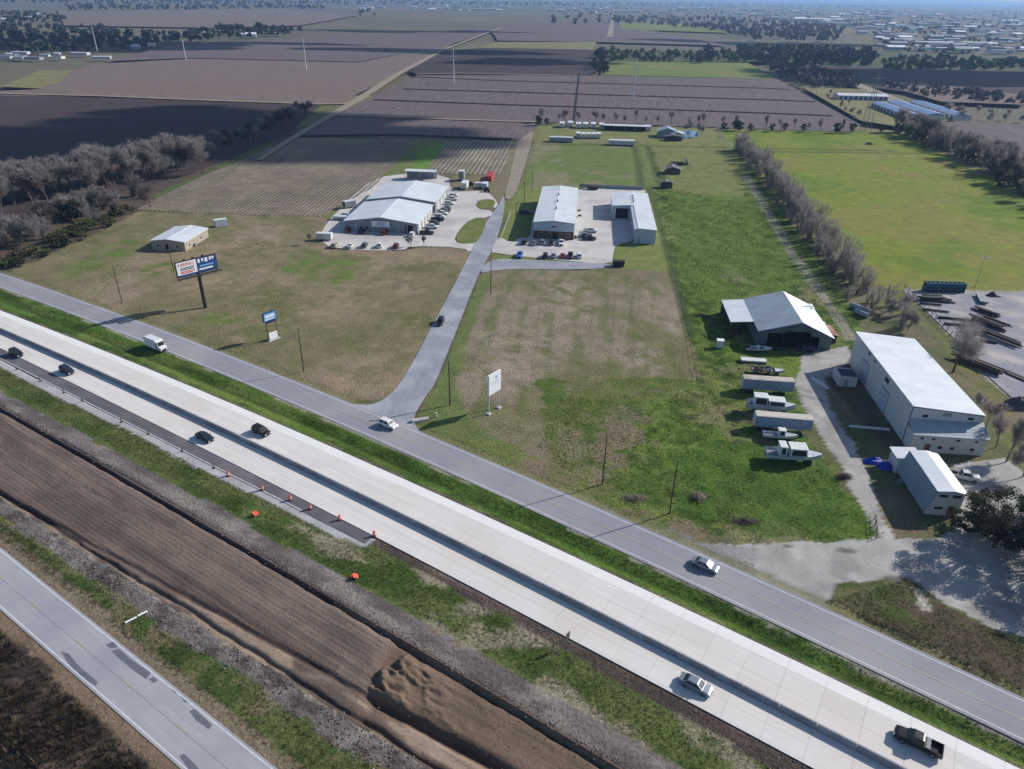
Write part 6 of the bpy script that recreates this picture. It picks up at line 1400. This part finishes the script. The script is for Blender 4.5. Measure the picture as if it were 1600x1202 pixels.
def upright_tree(seed, h, stems=8, tw=.07, fan=.30):
    rr = random.Random(seed); tr, cw = MB(), MB()
    def flat(p, d, w): s_ = Vector((rr.gauss(0, 1), rr.gauss(0, 1), rr.gauss(0, 1))).cross(d).normalized() * w * .5; cw.add([p - s_, p + s_, p + d], [(0, 1, 2)])
    for k in range(stems):
        a = rr.uniform(0, 6.283); t = rr.uniform(.03, fan); d = Vector((math.cos(a) * t, math.sin(a) * t, 1)).normalized(); p = Vector((math.cos(a) * rr.uniform(.1, .9), math.sin(a) * rr.uniform(.1, .9), -.2)); L = h * rr.uniform(.7, 1.0); r = h * .0085; n = 6
        for i in range(n):
            d = (d + Vector((rr.gauss(0, .06), rr.gauss(0, .06), .03))).normalized(); e = p + d * (L / n); tr.tube(p, e, r * (1 - i / n * .8), r * (1 - (i + 1) / n * .8), 4, False)
            for _ in range(7):
                q = p.lerp(e, rr.random()); b = rr.uniform(0, 6.283); td = (d + Vector((math.cos(b), math.sin(b), 0)) * rr.uniform(.25, .75)).normalized() * rr.uniform(.9, 2.2) * h / 11; flat(q, td, tw * 1.2)
                for _ in range(6):
                    f = rr.random(); flat(q + td * f, (td.normalized() + Vector((rr.gauss(0, .4), rr.gauss(0, .4), rr.gauss(.15, .3)))).normalized() * rr.uniform(.4, 1.1) * h / 11, tw)
            p = e
    return tr, cw
UT = []
for i in range(5):
    h = (11, 9.5, 12, 10, 8.5)[i]; tr, cw = upright_tree(150 + i, h, (8, 7, 9, 10, 7)[i], .075, (.3, .36, .24, .42, .3)[i]); UT.append((fast_mesh(tr, 'bare_trunk', BARK), fast_mesh(cw, 'bare_crown', TWIG), h))
LT = []
for i, (h, rx, n, ls) in enumerate(((11, 5.2, 2600, .34), (9, 4.6, 2200, .34), (13, 5.0, 2600, .36))):
    tr, (V, F) = leafy(200 + i, h, rx, n, ls); LT.append((fast_mesh(tr, 'trunk', BARK), np_mesh('crown', V, F, LEAF[i % 2], smooth=False), h))
SHR = []
for i in range(3):
    tr, (V, F) = leafy(230 + i, 3.2, 2.2, 700, .2, 14, .15); SHR.append((fast_mesh(tr, 'stem', BARK), np_mesh('foliage', V, F, LEAF[(2, 3, 2)[i]], smooth=False), 3.2))
FAR = []
for i in range(3):
    tr, (V, F) = leafy(260 + i, 11, 6.0, 420, 1.0, 16, .2); FAR.append((fast_mesh(tr, 'trunk', BARK), np_mesh('crown', V, F, LEAF[(0, 1, 3)[i]], smooth=False), 11))
def tree(pool, x, y, h, label, group, name='bare_tree', r_=random, cat='tree', twig=None, kids=('trunk', 'crown'), sxy=1.0):
    tm, cm, h0 = pool[r_.randrange(len(pool))]; t = thing(name, label, cat, (x, y, 0), r_.uniform(0, 6.283), group); s = h / h0; t.scale = (s * sxy, s * sxy, s)
    put_mesh(kids[0], tm, t); put_mesh(kids[1], cm, t, twig); return t
rt = random.Random(5)
def along(pts, n, jx):
    P_ = [Vector(G(*p)) for p in pts]; seg = [(b - a).length for a, b in zip(P_[:-1], P_[1:])]; T = sum(seg)
    for i in range(n):
        t = (i + .5 + rt.uniform(-.35, .35)) / n * T
        for k, L in enumerate(seg):
            if t <= L or k == len(seg) - 1: break
            t -= L
        p = P_[k].lerp(P_[k + 1], t / seg[k]); yield p.x + rt.gauss(0, jx), p.y + rt.gauss(0, jx)
# middle hedgerow
LBH = 'leafless grey tree in the hedgerow between the meadow and the pasture'
for x, y in along([(1150,232),(1185,262),(1225,310),(1265,365),(1300,405),(1345,458)], 96, 2.0): tree(UT, x, y, rt.uniform(8, 12.5), LBH, 'hedgerow trees by the meadow', 'multi_stem_tree', r_=rt, sxy=1.15)
LBH2 = 'low grey scrub at the foot of the hedgerow by the meadow'
for x, y in along([(1150,234),(1225,315),(1300,412),(1350,474)], 50, 2.2): tree(UT, x, y, rt.uniform(3.5, 6.5), LBH2, 'hedgerow scrub by the meadow', 'bare_shrub', r_=rt, cat='shrub', sxy=1.4)
for x, y in along([(1340,470),(1385,500),(1420,520),(1375,470),(1440,505)], 14, 2.0): tree(UT if rt.random() < .6 else BT, x, y, rt.uniform(5, 9), 'leafless spindly tree on the rough ground behind the tall shed', 'trees behind the tall shed', r_=rt, sxy=.9)
# right hedgerow
for x, y in along([(1402,205),(1440,220),(1490,238),(1545,262),(1600,295),(1670,335)], 80, 4.5): tree(BT if rt.random() < .45 else UT, x, y, rt.uniform(11, 18), 'tall leafless tree in the far hedgerow along the pasture', 'hedgerow trees beyond the pasture', r_=rt, twig=TWIGD if rt.random() < .35 else None, sxy=1.1)
for x, y in along([(1402,206),(1500,243),(1600,297),(1660,330)], 40, 3.5): tree(SHR, x, y, rt.uniform(4, 8), 'dense evergreen bush under the far pasture hedgerow', 'bushes beyond the pasture', 'evergreen_bush', r_=rt, cat='bush', kids=('stem', 'foliage'))
# wood on the left
for x, y in along([(-60,350),(0,322),(60,310),(130,296),(200,283),(275,266)], 60, 6.0): tree(BT, x, y, rt.uniform(13, 19.5), 'tall leafless tree in the wood beyond the left lawn', 'trees of the left wood', r_=rt, sxy=1.1)
for x, y in along([(-40,395),(20,380),(80,352),(150,330),(205,312)], 64, 6.5): tree(BT if rt.random() < .5 else UT, x, y, rt.uniform(6, 11), 'leafless grey tree at the lawn side of the left wood', 'front trees of the left wood', r_=rt, twig=TWIGD if rt.random() < .25 else None, sxy=1.15)
for x, y in along([(-40,432),(20,412),(70,390),(120,368),(170,346),(208,330)], 64, 3.2): tree(SHR, x, y, rt.uniform(2.0, 4.2), 'brown green bush on the edge of the left wood', 'bushes edging the left wood', 'bush', r_=rt, cat='bush', kids=('stem', 'foliage'))
for px in ((120,345),(60,300)): tree(LT, *G(*px), 9, 'dark evergreen tree inside the left wood', 'evergreens in the left wood', 'evergreen_tree', r_=rt)
for x, y in along([(275,268),(330,246),(380,228),(430,205),(478,186)], 36, 3.0): tree(BT, x, y, rt.uniform(9, 14), 'bare tree in the shaded row along the ploughed field', 'shaded row along the field', r_=rt, twig=TWIGD if rt.random() < .5 else None)
for px in ((643,386),(662,385),(487,381)): tree(BT, *G(*px), 4.5, 'small bare ornamental tree at the kerb of the workshop lot', 'small trees at the workshop kerb', 'young_tree', r_=rt)
# row by the trailers and the pasture top edge
for x, y in along([(840,192),(1000,194),(1100,198),(1330,208)], 26, 2.0): tree(BT, x, y, rt.uniform(6, 12), 'thin bare tree on the ditch behind the trailer rows', 'thin trees behind the trailers', r_=rt, sxy=.7)
for px in ((840,197),(854,195),(1130,203),(1148,204),(1155,205),(1172,206),(1205,206),(1225,205),(1255,207),(1307,208),(1330,208),(1375,208)): tree(LT, *G(*px), rt.uniform(5, 8), 'round dark evergreen tree on the top edge of the pasture', 'evergreens along the pasture top', 'evergreen_tree', r_=rt)
for px in ((1070,208),(1080,206),(1090,209),(1095,214)): tree(BT, *G(*px), rt.uniform(7, 10), 'bare tree on the bank of the pond', 'trees by the pond', r_=rt)
# big reddish tree behind the tall shed, bare trees right of it
tr, cw = bare_tree(333, 16.5, .95, 11000, .06, .06, .2)
t = thing('bare_tree', 'big bare tree with a thick reddish trunk between the tall shed and the storage yard', 'tree', (*G(1489,582), 0)); put_mesh('trunk', fast_mesh(tr, 'trunk', BARKR), t); put_mesh('crown', fast_mesh(cw, 'crown', TWIG), t); t.scale = (.95, .95, .95)
for px, h in (((1540,668),8),((1555,700),9),((1572,722),11),((1598,745),9),((1520,640),6)): tree(BT, *G(*px), h, 'sparse bare tree on the rough grass right of the tall shed', 'bare trees right of the tall shed', r_=rt, sxy=.8)
# big oaks at the gravel apron
for k, (x, y, h, rx, n, lb) in enumerate(((89.5,101.0,12,6.8,17000,'broad dark live oak shading the front of the narrow white house'), (98.0,96.5,12,7,14000,'largest live oak standing over the gravel apron'), (95,88,10,6,10000,'live oak at the far corner of the gravel apron'), (86.6,106.2,3.2,3.0,3000,'dark evergreen bush against the narrow white house'), (103,108,11,5.5,9000,'tall live oak behind the gravel parking pad'))):
    tr, (V, F) = leafy(400 + k, h, rx, n, .13 if k < 4 else .2, 46, .25)
    t = thing('evergreen_bush' if k == 3 else 'live_oak', lb, 'bush' if k == 3 else 'tree', (x, y, 0)); put_mesh('trunk', fast_mesh(tr, 'trunk', BARK), t); put_mesh('crown', np_mesh('crown', V, F, LEAF[(3, 0, 1, 1, 0)[k]], smooth=False), t)
# far woods and tree groups
def far_group(px_poly, n, label, group, hr=(7, 12), pool=FAR, name='far_tree'):
    poly = px_poly; xs = [p[0] for p in poly]; ys = [p[1] for p in poly]; c = 0; tries = 0
    while c < n and tries < n * 40:
        tries += 1; x, y = rt.uniform(min(xs), max(xs)), rt.uniform(min(ys), max(ys))
        if inpoly(np.array([x]), np.array([y]), poly)[0]: tree(pool, *G(x, y), rt.uniform(*hr), label, group, name, r_=rt); c += 1
def wood(name, px_poly, n, hr, mat, label, seed, q=34):
    """far wood that reads as one mass: crowns of leaf faces in one object"""
    r_ = np.random.default_rng(seed); xs = [p[0] for p in px_poly]; ys = [p[1] for p in px_poly]; pts = []
    while len(pts) < n:
        x, y = r_.uniform(min(xs), max(xs)), r_.uniform(min(ys), max(ys))
        if inpoly(np.array([x]), np.array([y]), px_poly)[0]: pts.append(G(x, y))
    c = np.array(pts); h = r_.uniform(hr[0], hr[1], n) * np.where(r_.random(n) < .12, 1.3, 1); rad = h * r_.uniform(.38, .62, n)
    d = r_.normal(size=(n, q, 3)); d /= np.linalg.norm(d, axis=2)[..., None]; d *= r_.uniform(.45, 1.0, (n, q, 1))
    p = np.stack([c[:, None, 0] + d[..., 0] * rad[:, None], c[:, None, 1] + d[..., 1] * rad[:, None], h[:, None] * .56 + d[..., 2] * h[:, None] * .46], -1)
    u = r_.normal(size=(n, q, 3)); u /= np.linalg.norm(u, axis=2)[..., None]; w = np.cross(u, r_.normal(size=(n, q, 3))); w /= np.maximum(np.linalg.norm(w, axis=2), 1e-6)[..., None]
    s = (h * .17)[:, None, None] * r_.uniform(.6, 1.3, (n, q, 1)); V = np.stack([p - u * s - w * s * .7, p + u * s - w * s * .7, p + u * s + w * s * .7, p - u * s + w * s * .7], 2).reshape(-1, 3)
    return tag(obj(name, np_mesh(name, V, np.arange(len(V)).reshape(-1, 4), mat, smooth=False)), label, 'wood', kind='stuff')
FWD = mk('far_wood_dark', P(78,84,72), P(56,62,54), scale=.05, rough=.95, spec=.1); FWG = mk('far_wood_green', P(94,108,66), P(74,86,54), scale=.05, rough=.95, spec=.1); FWT = mk('far_wood_pale', P(112,118,100), P(92,98,84), scale=.05, rough=.95, spec=.1); FWB = mk('far_wood_bare', P(120,110,106), P(96,88,86), scale=.05, rough=.95, spec=.1)
wood('wood', [(-60,42),(150,44),(235,66),(228,76),(100,84),(-60,82)], 260, (8, 13), FWD, 'dark wood round the farmstead far on the left', 1)
wood('wood', [(-60,16),(90,22),(105,36),(-60,40)], 120, (8, 12), FWD, 'dark wooded strip behind the far left wood', 2)
wood('wood', [(225,56),(330,48),(465,44),(472,54),(340,62),(225,72)], 110, (8, 13), FWD, 'dark tree belt with white houses beyond the brown field', 3)
wood('wood', [(100,8),(260,6),(505,8),(508,15),(110,17)], 240, (9, 14), FWD, 'misty tree belt at the far end of the brown fields', 4)
wood('wood', [(960,27),(1100,27),(1320,43),(1310,65),(1180,63),(1090,45),(960,37)], 420, (9, 14), FWB, 'long bare wood before the town', 5)
wood('wood', [(944,82),(1185,84),(1190,98),(944,97)], 150, (5, 9), FWG, 'pale green grove above the bright strip field', 6)
wood('wood', [(1190,94),(1245,104),(1350,128),(1335,141),(1270,138),(1205,120)], 150, (5, 9), FWB, 'grey brown scrub wood beyond the strip field', 7)
wood('wood', [(1150,76),(1370,80),(1360,105),(1240,106),(1170,96)], 230, (8, 12), FWD, 'dark tree belt in shade below the town', 8)
wood('wood', [(1360,90),(1600,96),(1700,112),(1380,110)], 200, (5, 10), FWG, 'green tree belt below the white works buildings', 9)
wood('wood', [(1365,132),(1470,136),(1600,152),(1700,168),(1600,164),(1440,152)], 150, (3, 6), FWB, 'low brown scrub across the shaded field', 10)
wood('wood', [(860,12),(1100,11),(1600,18),(1700,44),(1450,56),(1330,44),(1120,27),(860,22)], 380, (7, 11), FWT, 'trees scattered through the distant town', 11)
wood('wood', [(1330,44),(1600,50),(1700,86),(1500,86),(1380,80)], 140, (5, 9), FWT, 'trees between the works buildings at the town edge', 12)
wood('wood', [(-60,-9),(500,-3),(900,4),(1600,9),(1700,13),(1300,12),(700,9),(-60,5)], 1100, (11, 18), FWD, 'misty woods all along the horizon', 13)
far_group([(340,47),(462,46),(468,53),(345,58)], 14, 'large dark tree standing over the white houses beyond the brown field', 'trees over the far houses', (12, 18))
far_group([(562,18),(590,17),(590,26),(562,26)], 5, 'tree in the small clump on the far brown field', 'far small clump', (10, 15))
far_group([(852,27),(960,24),(960,40),(852,38)], 14, 'tree beside the pale farm road to the town', 'trees by the far farm road', (12, 18))
far_group([(930,84),(942,84),(945,116),(930,116)], 18, 'dark tree in the narrow clump at the green strip end', 'narrow clump', (9, 14))
far_group([(1085,82),(1115,80),(1125,98),(1090,100)], 10, 'large dark tree in the grove above the bright strip field', 'dark trees of the grove', (12, 17))
far_group([(1470,172),(1600,182),(1600,194),(1500,192)], 20, 'dark brown tree in the row beyond the storage sheds', 'row beyond the storage sheds', (5, 9), BT, 'bare_tree')
far_group([(1280,150),(1310,150),(1350,190),(1335,192)], 14, 'bare tree on the ditch by the storage sheds', 'ditch by the storage sheds', (4, 7), BT, 'bare_tree')
# ---- grass tufts (thousands): rough meadow, ditch and verges
def tufts(name, mask_px, n, hmin, hmax, cols, seed, in_corr=None, blades=5, wmul=1.0):
    r_ = np.random.default_rng(seed)
    if in_corr is None:
        poly = [G(*p) for p in mask_px]; P_ = np.array(poly); X = r_.uniform(P_[:, 0].min(), P_[:, 0].max(), n * 4); Y = r_.uniform(P_[:, 1].min(), P_[:, 1].max(), n * 4); k = inpoly(X, Y, poly)
    else:
        s = r_.uniform(-240, 45, n * 2); a, b = in_corr(s); q = r_.random(n * 2); X, Y = XY(s, a + (b - a) * q); k = np.ones(len(X), bool)
    cl = fbm(X, Y, 5, 3, seed) + .35 * (r_.random(len(X)) - .5); k &= cl > .36; k &= in_view(X, Y, 60, -10, 60)
    X, Y = X[k][:n], Y[k][:n]; m = len(X); h = r_.uniform(hmin, hmax, m)
    si, nj_ = np.clip(np.searchsorted(sa, X * CD[0] + Y * CD[1]), 0, len(sa) - 1), np.clip(np.searchsorted(na_, X * CN[0] + Y * CN[1]), 0, len(na_) - 1)
    Z = hz.reshape(S2.shape)[si, nj_] - .08
    a = r_.uniform(0, 6.283, (m, blades)); d = r_.uniform(.1, .45, (m, blades)) * h[:, None]; wv = .07 * wmul
    bx_, by_ = X[:, None] + np.cos(a) * .12, Y[:, None] + np.sin(a) * .12
    p0 = np.stack([bx_ - np.sin(a) * wv, by_ + np.cos(a) * wv, np.repeat(Z[:, None], blades, 1)], -1); p1 = np.stack([bx_ + np.sin(a) * wv, by_ - np.cos(a) * wv, np.repeat(Z[:, None], blades, 1)], -1)
    p2 = np.stack([bx_ + np.cos(a) * d, by_ + np.sin(a) * d, Z[:, None] + h[:, None] * r_.uniform(.6, 1, (m, blades))], -1)
    V = np.stack([p0, p1, p2], 2).reshape(-1, 3); F = np.arange(len(V)).reshape(-1, 3)
    ci = r_.integers(0, len(cols), m); C = np.repeat(np.array(cols)[ci] * r_.uniform(.75, 1.2, (m, 1)), blades * 3, 0)
    mt = MATS.get('tuft')
    if mt is None:
        mt = bpy.data.materials.new('tuft'); mt.use_nodes = True; at = mt.node_tree.nodes.new('ShaderNodeAttribute'); at.attribute_name = 'Col'; b = mt.node_tree.nodes['Principled BSDF']; b.inputs['Roughness'].default_value = .9; b.inputs['Specular IOR Level'].default_value = .15
        mt.node_tree.links.new(at.outputs['Color'], b.inputs['Base Color']); thin(mt, .5); MATS['tuft'] = mt
    return obj(name, np_mesh(name, V, F, mt, {'Col': np.clip(C, 0, 1)}, smooth=False))
GC = [P(92,120,48), P(74,106,38), P(108,128,60), P(126,128,78)]
tag(tufts('grass', [(1030,290),(1215,330),(1330,500),(1250,560),(1160,600),(1200,720),(1300,740),(1385,838),(1180,850),(960,800),(840,700),(880,610),(1010,640),(1090,600),(1070,500)], 30000, .15, .42, GC, 11), 'rough green grass and weeds of the boat yard meadow', 'grass', kind='stuff')
tag(tufts('grass', None, 6000, .1, .26, [P(92,122,44), P(80,110,38), P(116,132,64)], 12, lambda s: (EN('Nlow', s) - .8, EN('hN', s) + 1.0)), 'lush green grass in the ditch between highway and frontage road', 'grass', kind='stuff')
tag(tufts('grass', None, 9000, .15, .4, [P(90,110,50), P(78,98,42), P(156,146,122), P(118,122,74)], 13, lambda s: (np.where(s < sE, EN('grav', s), EN('hS', s) - 3.0), EN('ditchU', s) + 5.0)), 'rough grass on the bank south of the highway', 'grass', kind='stuff')
tag(tufts('grass', None, 6000, .15, .4, [P(96,108,58), P(122,112,84), P(74,92,44)], 14, lambda s: (EN('ditchL', s) - 3.6, EN('lowN', s) + 1.6)), 'rough grass on the slope above the lower road', 'grass', kind='stuff')
tag(tufts('dead_brush', None, 12000, .5, 1.4, [P(72,62,56), P(52,44,42), P(128,112,96), P(60,52,46), P(90,90,60)], 15, lambda s: (EN('lowS', s) - 2.4, EN('lowS', s) - 14), 7, .7), 'dark dead brush below the lower road', 'brush', kind='stuff')
tag(tufts('grass', [(670,665),(745,440),(1055,432),(1090,600),(900,640),(800,735)], 9000, .1, .28, [P(122,112,80), P(104,108,64), P(140,126,104)], 16), 'short dry grass of the vacant lot', 'grass', kind='stuff')
tag(tufts('grass', [(1290,940),(1420,905),(1480,945),(1600,1010),(1600,1090),(1440,1015)], 3500, .12, .35, [P(96,104,60), P(120,112,86), P(80,94,48)], 17), 'weedy grass between the gravel apron and the frontage road', 'grass', kind='stuff')

def clods(name, label, n, fn, smin, smax, cols, seed):
    r_ = np.random.default_rng(seed); s = r_.uniform(-220, 40, n); N_, Z = fn(s, r_); X, Y = XY(s, N_); k = in_view(X, Y, 40, -10, 40); X, Y, Z = X[k], Y[k], Z[k]; m = len(X); q = smin + (smax - smin) * r_.random(m) ** 3
    base = np.array([(1, 0, 0), (-1, 0, 0), (0, 1, 0), (0, -1, 0), (0, 0, 1), (0, 0, -1)], float); V = base[None] * q[:, None, None] * r_.uniform(.55, 1.3, (m, 6, 1)); a = r_.uniform(0, 6.283, m)
    V = np.stack([V[..., 0] * np.cos(a)[:, None] - V[..., 1] * np.sin(a)[:, None], V[..., 0] * np.sin(a)[:, None] + V[..., 1] * np.cos(a)[:, None], V[..., 2] * .7], -1) + np.stack([X, Y, Z], -1)[:, None]
    f = np.array([(0, 2, 4), (2, 1, 4), (1, 3, 4), (3, 0, 4), (2, 0, 5), (1, 2, 5), (3, 1, 5), (0, 3, 5)]); F = (np.arange(m)[:, None, None] * 6 + f[None]).reshape(-1, 3)
    C = np.repeat(np.array(cols)[r_.integers(0, len(cols), m)] * r_.uniform(.7, 1.15, (m, 1)), 6, 0)
    mt = MATS.get('clod')
    if mt is None:
        mt = bpy.data.materials.new('clod'); mt.use_nodes = True; at = mt.node_tree.nodes.new('ShaderNodeAttribute'); at.attribute_name = 'Col'; b = mt.node_tree.nodes['Principled BSDF']; b.inputs['Roughness'].default_value = .95; mt.node_tree.links.new(at.outputs['Color'], b.inputs['Base Color']); MATS['clod'] = mt
    return tag(obj(name, np_mesh(name, V.reshape(-1, 3), F, mt, {'Col': C}, smooth=False)), label, 'soil', kind='stuff')
SOILC = [P(120,104,92), P(92,78,70), P(140,124,110)]; GREYC = [P(134,126,122), P(106,98,94), P(160,152,144)]
clods('soil_clods', 'loose clods of soil along the upper trench of the earthwork', 5000, lambda s, r_: (EN('ditchU', s) + r_.normal(.5, .55, len(s)), np.full(len(s), .02)), .04, .17, GREYC + SOILC, 31)
clods('rubble', 'broken grey rubble along the lower side of the earthwork', 8000, lambda s, r_: (EN('ditchL', s) - r_.uniform(-.3, 4.2, len(s)), np.full(len(s), .05)), .03, .2, [P(124,116,112), P(98,90,86), P(144,136,128)], 32)
clods('soil_clods', 'loose soil along the edge of the highway slab', 3000, lambda s, r_: (np.where(s > sE, EN('hS', s) - r_.uniform(.3, 3.4, len(s)), EN('grav', s) - r_.uniform(0, 1, len(s))), np.full(len(s), .02)), .05, .2, SOILC, 33)
clods('soil_clods', 'clods lying about on the graded soil by the heap', 1500, lambda s, r_: (EN('tread', s) + r_.uniform(-3, 12, len(s)), np.where(s > mound_s, -.5, -.1)), .04, .17, SOILC, 34)

# ================================================================== TRANSMISSION POLES, FARMSTEADS, TOWN
TWR = mk('tower_steel', P(206,204,204), rough=.6)
def tower(px, h, arms, label, name='transmission_pole', group=None, lattice=False, rz=0.0):
    t = thing(name, label, 'pylon', (*G(*px), 0), rz, group)
    MB().tube((0, 0, 0), (0, 0, h), .75, .35, 8).build('shaft', TWR, t)
    for z, w in arms: MB().box(-w / 2, w / 2, -.25, .25, h * z, h * z + .5).build('arm', TWR, t)
    return t
for px, h in (((152,80),36),((290.5,94),36),((478.7,110),37),((709.3,131),36),((989,157),37)): tower(px, h, ((.74, 7), (.84, 5)), 'slim pale transmission pole standing in the brown fields', group='transmission poles in a line', rz=R(15))
t = thing('lattice_pylon', 'tall steel lattice pylon beside the far hedgerow end', 'pylon', (*G(1352,205), 0), R(20)); L = MB()
for a in range(4):
    x, y = (2.8, -2.8, -2.8, 2.8)[a], (2.8, 2.8, -2.8, -2.8)[a]; MB().tube((x, y, 0), (x * .12, y * .12, 40), .22, .12, 5).build('leg', METL, t)
for k in range(9):
    z0, z1 = k * 4.2, (k + 1) * 4.2; f0, f1 = 2.8 * (1 - .88 * z0 / 40), 2.8 * (1 - .88 * z1 / 40)
    for (ax, ay), (bx_, by_) in (((1, 1), (-1, 1)), ((-1, 1), (-1, -1)), ((-1, -1), (1, -1)), ((1, -1), (1, 1))): L.tube((ax * f0, ay * f0, z0), (bx_ * f1, by_ * f1, z1), .08, .08, 3)
L.build('bracing', METL, t)
for z in (27, 32, 37): MB().box(-5.5, 5.5, -.2, .2, z, z + .4).build('arm', METL, t)
def far_pylon(px, h, label, group): 
    t = thing('lattice_pylon', label, 'pylon', (*G(*px), 0), R(10), group)
    MB().tube((-3, 0, 0), (-.5, 0, h), .8, .4, 4).tube((3, 0, 0), (.5, 0, h), .8, .4, 4).build('leg', METL, t); MB().box(-11, 11, -.5, .5, h * .72, h * .75).box(-8, 8, -.5, .5, h * .88, h * .91).build('arm', METL, t)
for px in ((1365,40),(1377,42),(1383,40),(1548,40),(1560,38),(1571,38),(1582,38)): far_pylon(px, 55, 'misty pylon above the town roofs', 'pylons above the town')
for x in range(808, 850, 7): far_pylon((x, 19), 45, 'thin mast of the misty substation on the horizon side of the fields', 'substation masts')
TW_W = [mk('town_wall%d' % i, P(*c), rough=.8) for i, c in enumerate(((222,222,222), (186,190,196), (150,156,166), (204,196,184)))]
TW_R = [mk('town_roof%d' % i, P(*c), rough=.8) for i, c in enumerate(((232,232,234), (150,156,166), (112,116,126), (206,210,216)))]
BM = []
for i in range(6):
    asp = (1, 1.6, 2.4, 1.2, 3.2, 1.0)[i]; wv = MB().box(-asp / 2, asp / 2, -.5, .5, 0, .35); rv = MB().prism([(-.54, .34), (.54, .34), (0, .34 + (.06, .18, .05, .2, .05, .12)[i])], -asp / 2 - .03, asp / 2 + .03, axis='x')
    BM.append((wv.mesh('wall', TW_W[0]), rv.mesh('roof', TW_R[0])))
def house(px, size, label, group, i=None, rz=None):
    i = rt.randrange(6) if i is None else i; t = thing('far_building', label, 'building', (*G(*px), 0), rt.uniform(-.3, .3) if rz is None else rz, group); t.scale = (size, size, min(size, 14 + size * .15))
    put_mesh('wall', BM[i][0], t, rt.choice(TW_W)); put_mesh('roof', BM[i][1], t, rt.choice(TW_R))
def town(px_poly, n, sizes, label, group):
    xs = [p[0] for p in px_poly]; ys = [p[1] for p in px_poly]; c = 0
    while c < n:
        x, y = rt.uniform(min(xs), max(xs)), rt.uniform(min(ys), max(ys))
        if inpoly(np.array([x]), np.array([y]), px_poly)[0]: house((x, y), rt.uniform(*sizes), label, group); c += 1
town([(860,11),(1100,10),(1600,17),(1640,40),(1450,50),(1330,42),(1120,24),(860,20)], 190, (14, 38), 'pale misty building of the town on the horizon', 'town buildings')
town([(1330,42),(1500,46),(1600,48),(1600,84),(1500,82),(1380,78)], 80, (10, 24), 'pale warehouse on the near edge of the town', 'works buildings')
town([(560,8),(800,8),(800,18),(560,15)], 34, (14, 30), 'white building far behind the brown fields', 'far white buildings')
town([(10,84),(130,86),(125,92),(10,94)], 14, (6, 11), 'small white farm building before the far left wood', 'farmstead buildings')
town([(190,70),(235,72),(230,77),(192,77)], 4, (8, 15), 'white house at the corner of the far left wood', 'corner houses')
town([(310,56),(400,48),(460,50),(385,60)], 8, (10, 20), 'white house among the dark trees beyond the brown field', 'houses among trees')
town([(-20,18),(70,22),(60,34),(-20,32)], 7, (10, 24), 'white house behind the far left wood', 'houses behind the far wood')
house((160,92), 9, 'long white barn at the right end of the far left farmstead', None, 2, R(15)); house((1500,81), 30, 'bright white works building on the near edge of the town', None, 3, 0.1); house((1275,33), 90, 'broad pale warehouse before the misty town', None, 2, 0.0)
house((1425,66), 34, 'wide blue grey factory hall at the town edge', None, 4, .05); house((1410,57), 22, 'white roofed hall behind the wide factory', None, 4, .05)

# ================================================================== CLOUDS (above the frame; their shade lies on the far fields) AND HAZE
CLD = mk('cloud_white', (.8, .8, .8), rough=1.0, spec=0)
def cloud(px, rx, ry, seed, alt=760.0):
    g = Vector((*G(*px), 0)); c = g + SUN_DIR * (alt / SUN_DIR.z); bm = bmesh.new(); rr = random.Random(seed)
    for k in range(16):
        a = rr.uniform(0, 6.283); q = rr.random() ** .5 * .8; r_ = rr.uniform(.25, .5) * min(rx, ry)
        bmesh.ops.create_icosphere(bm, subdivisions=2, radius=1.0, matrix=Matrix.Translation((rx * q * math.cos(a), ry * q * math.sin(a), rr.uniform(-.1, .2) * min(rx, ry))) @ Matrix.Diagonal((r_ * max(1, rx / ry) , r_ * max(1, ry / rx), r_ * .45, 1)))
    for v in bm.verts: v.co += Vector((rr.uniform(-6, 6), rr.uniform(-6, 6), rr.uniform(-4, 4)))
    me = bpy.data.meshes.new('cloud'); bm.to_mesh(me); bm.free(); me.materials.append(CLD); me.polygons.foreach_set('use_smooth', [True] * len(me.polygons))
    o = obj('cloud', me); o.location = c; tag(o, kind='structure')
for px, rx, ry, sd in (((180,215),260,70,1),((420,180),120,50,2),((80,65),380,150,3),((650,80),230,60,4),((830,97),120,60,5),((1410,118),230,90,7),((1580,125),260,120,8),((300,66),300,60,9),((640,48),260,70,10),((1180,66),260,80,11),((470,245),50,22,12)): cloud(px, rx, ry, sd)
hz_o = MB().box(-14000, 22000, -40, 30000, -4.5, 112).build('haze', bpy.data.materials.new('haze_air'))
hm_ = hz_o.data.materials[0]; hm_.use_nodes = True; nt = hm_.node_tree; nt.nodes.clear()
out = nt.nodes.new('ShaderNodeOutputMaterial'); pv = nt.nodes.new('ShaderNodeVolumePrincipled'); pv.inputs['Color'].default_value = (.36, .60, 1.0, 1); pv.inputs['Density'].default_value = 0.000085; pv.inputs['Anisotropy'].default_value = 0.2
nt.links.new(pv.outputs[0], out.inputs['Volume']); tag(hz_o, 'thin bluish haze over the whole plain', 'haze', kind='stuff')
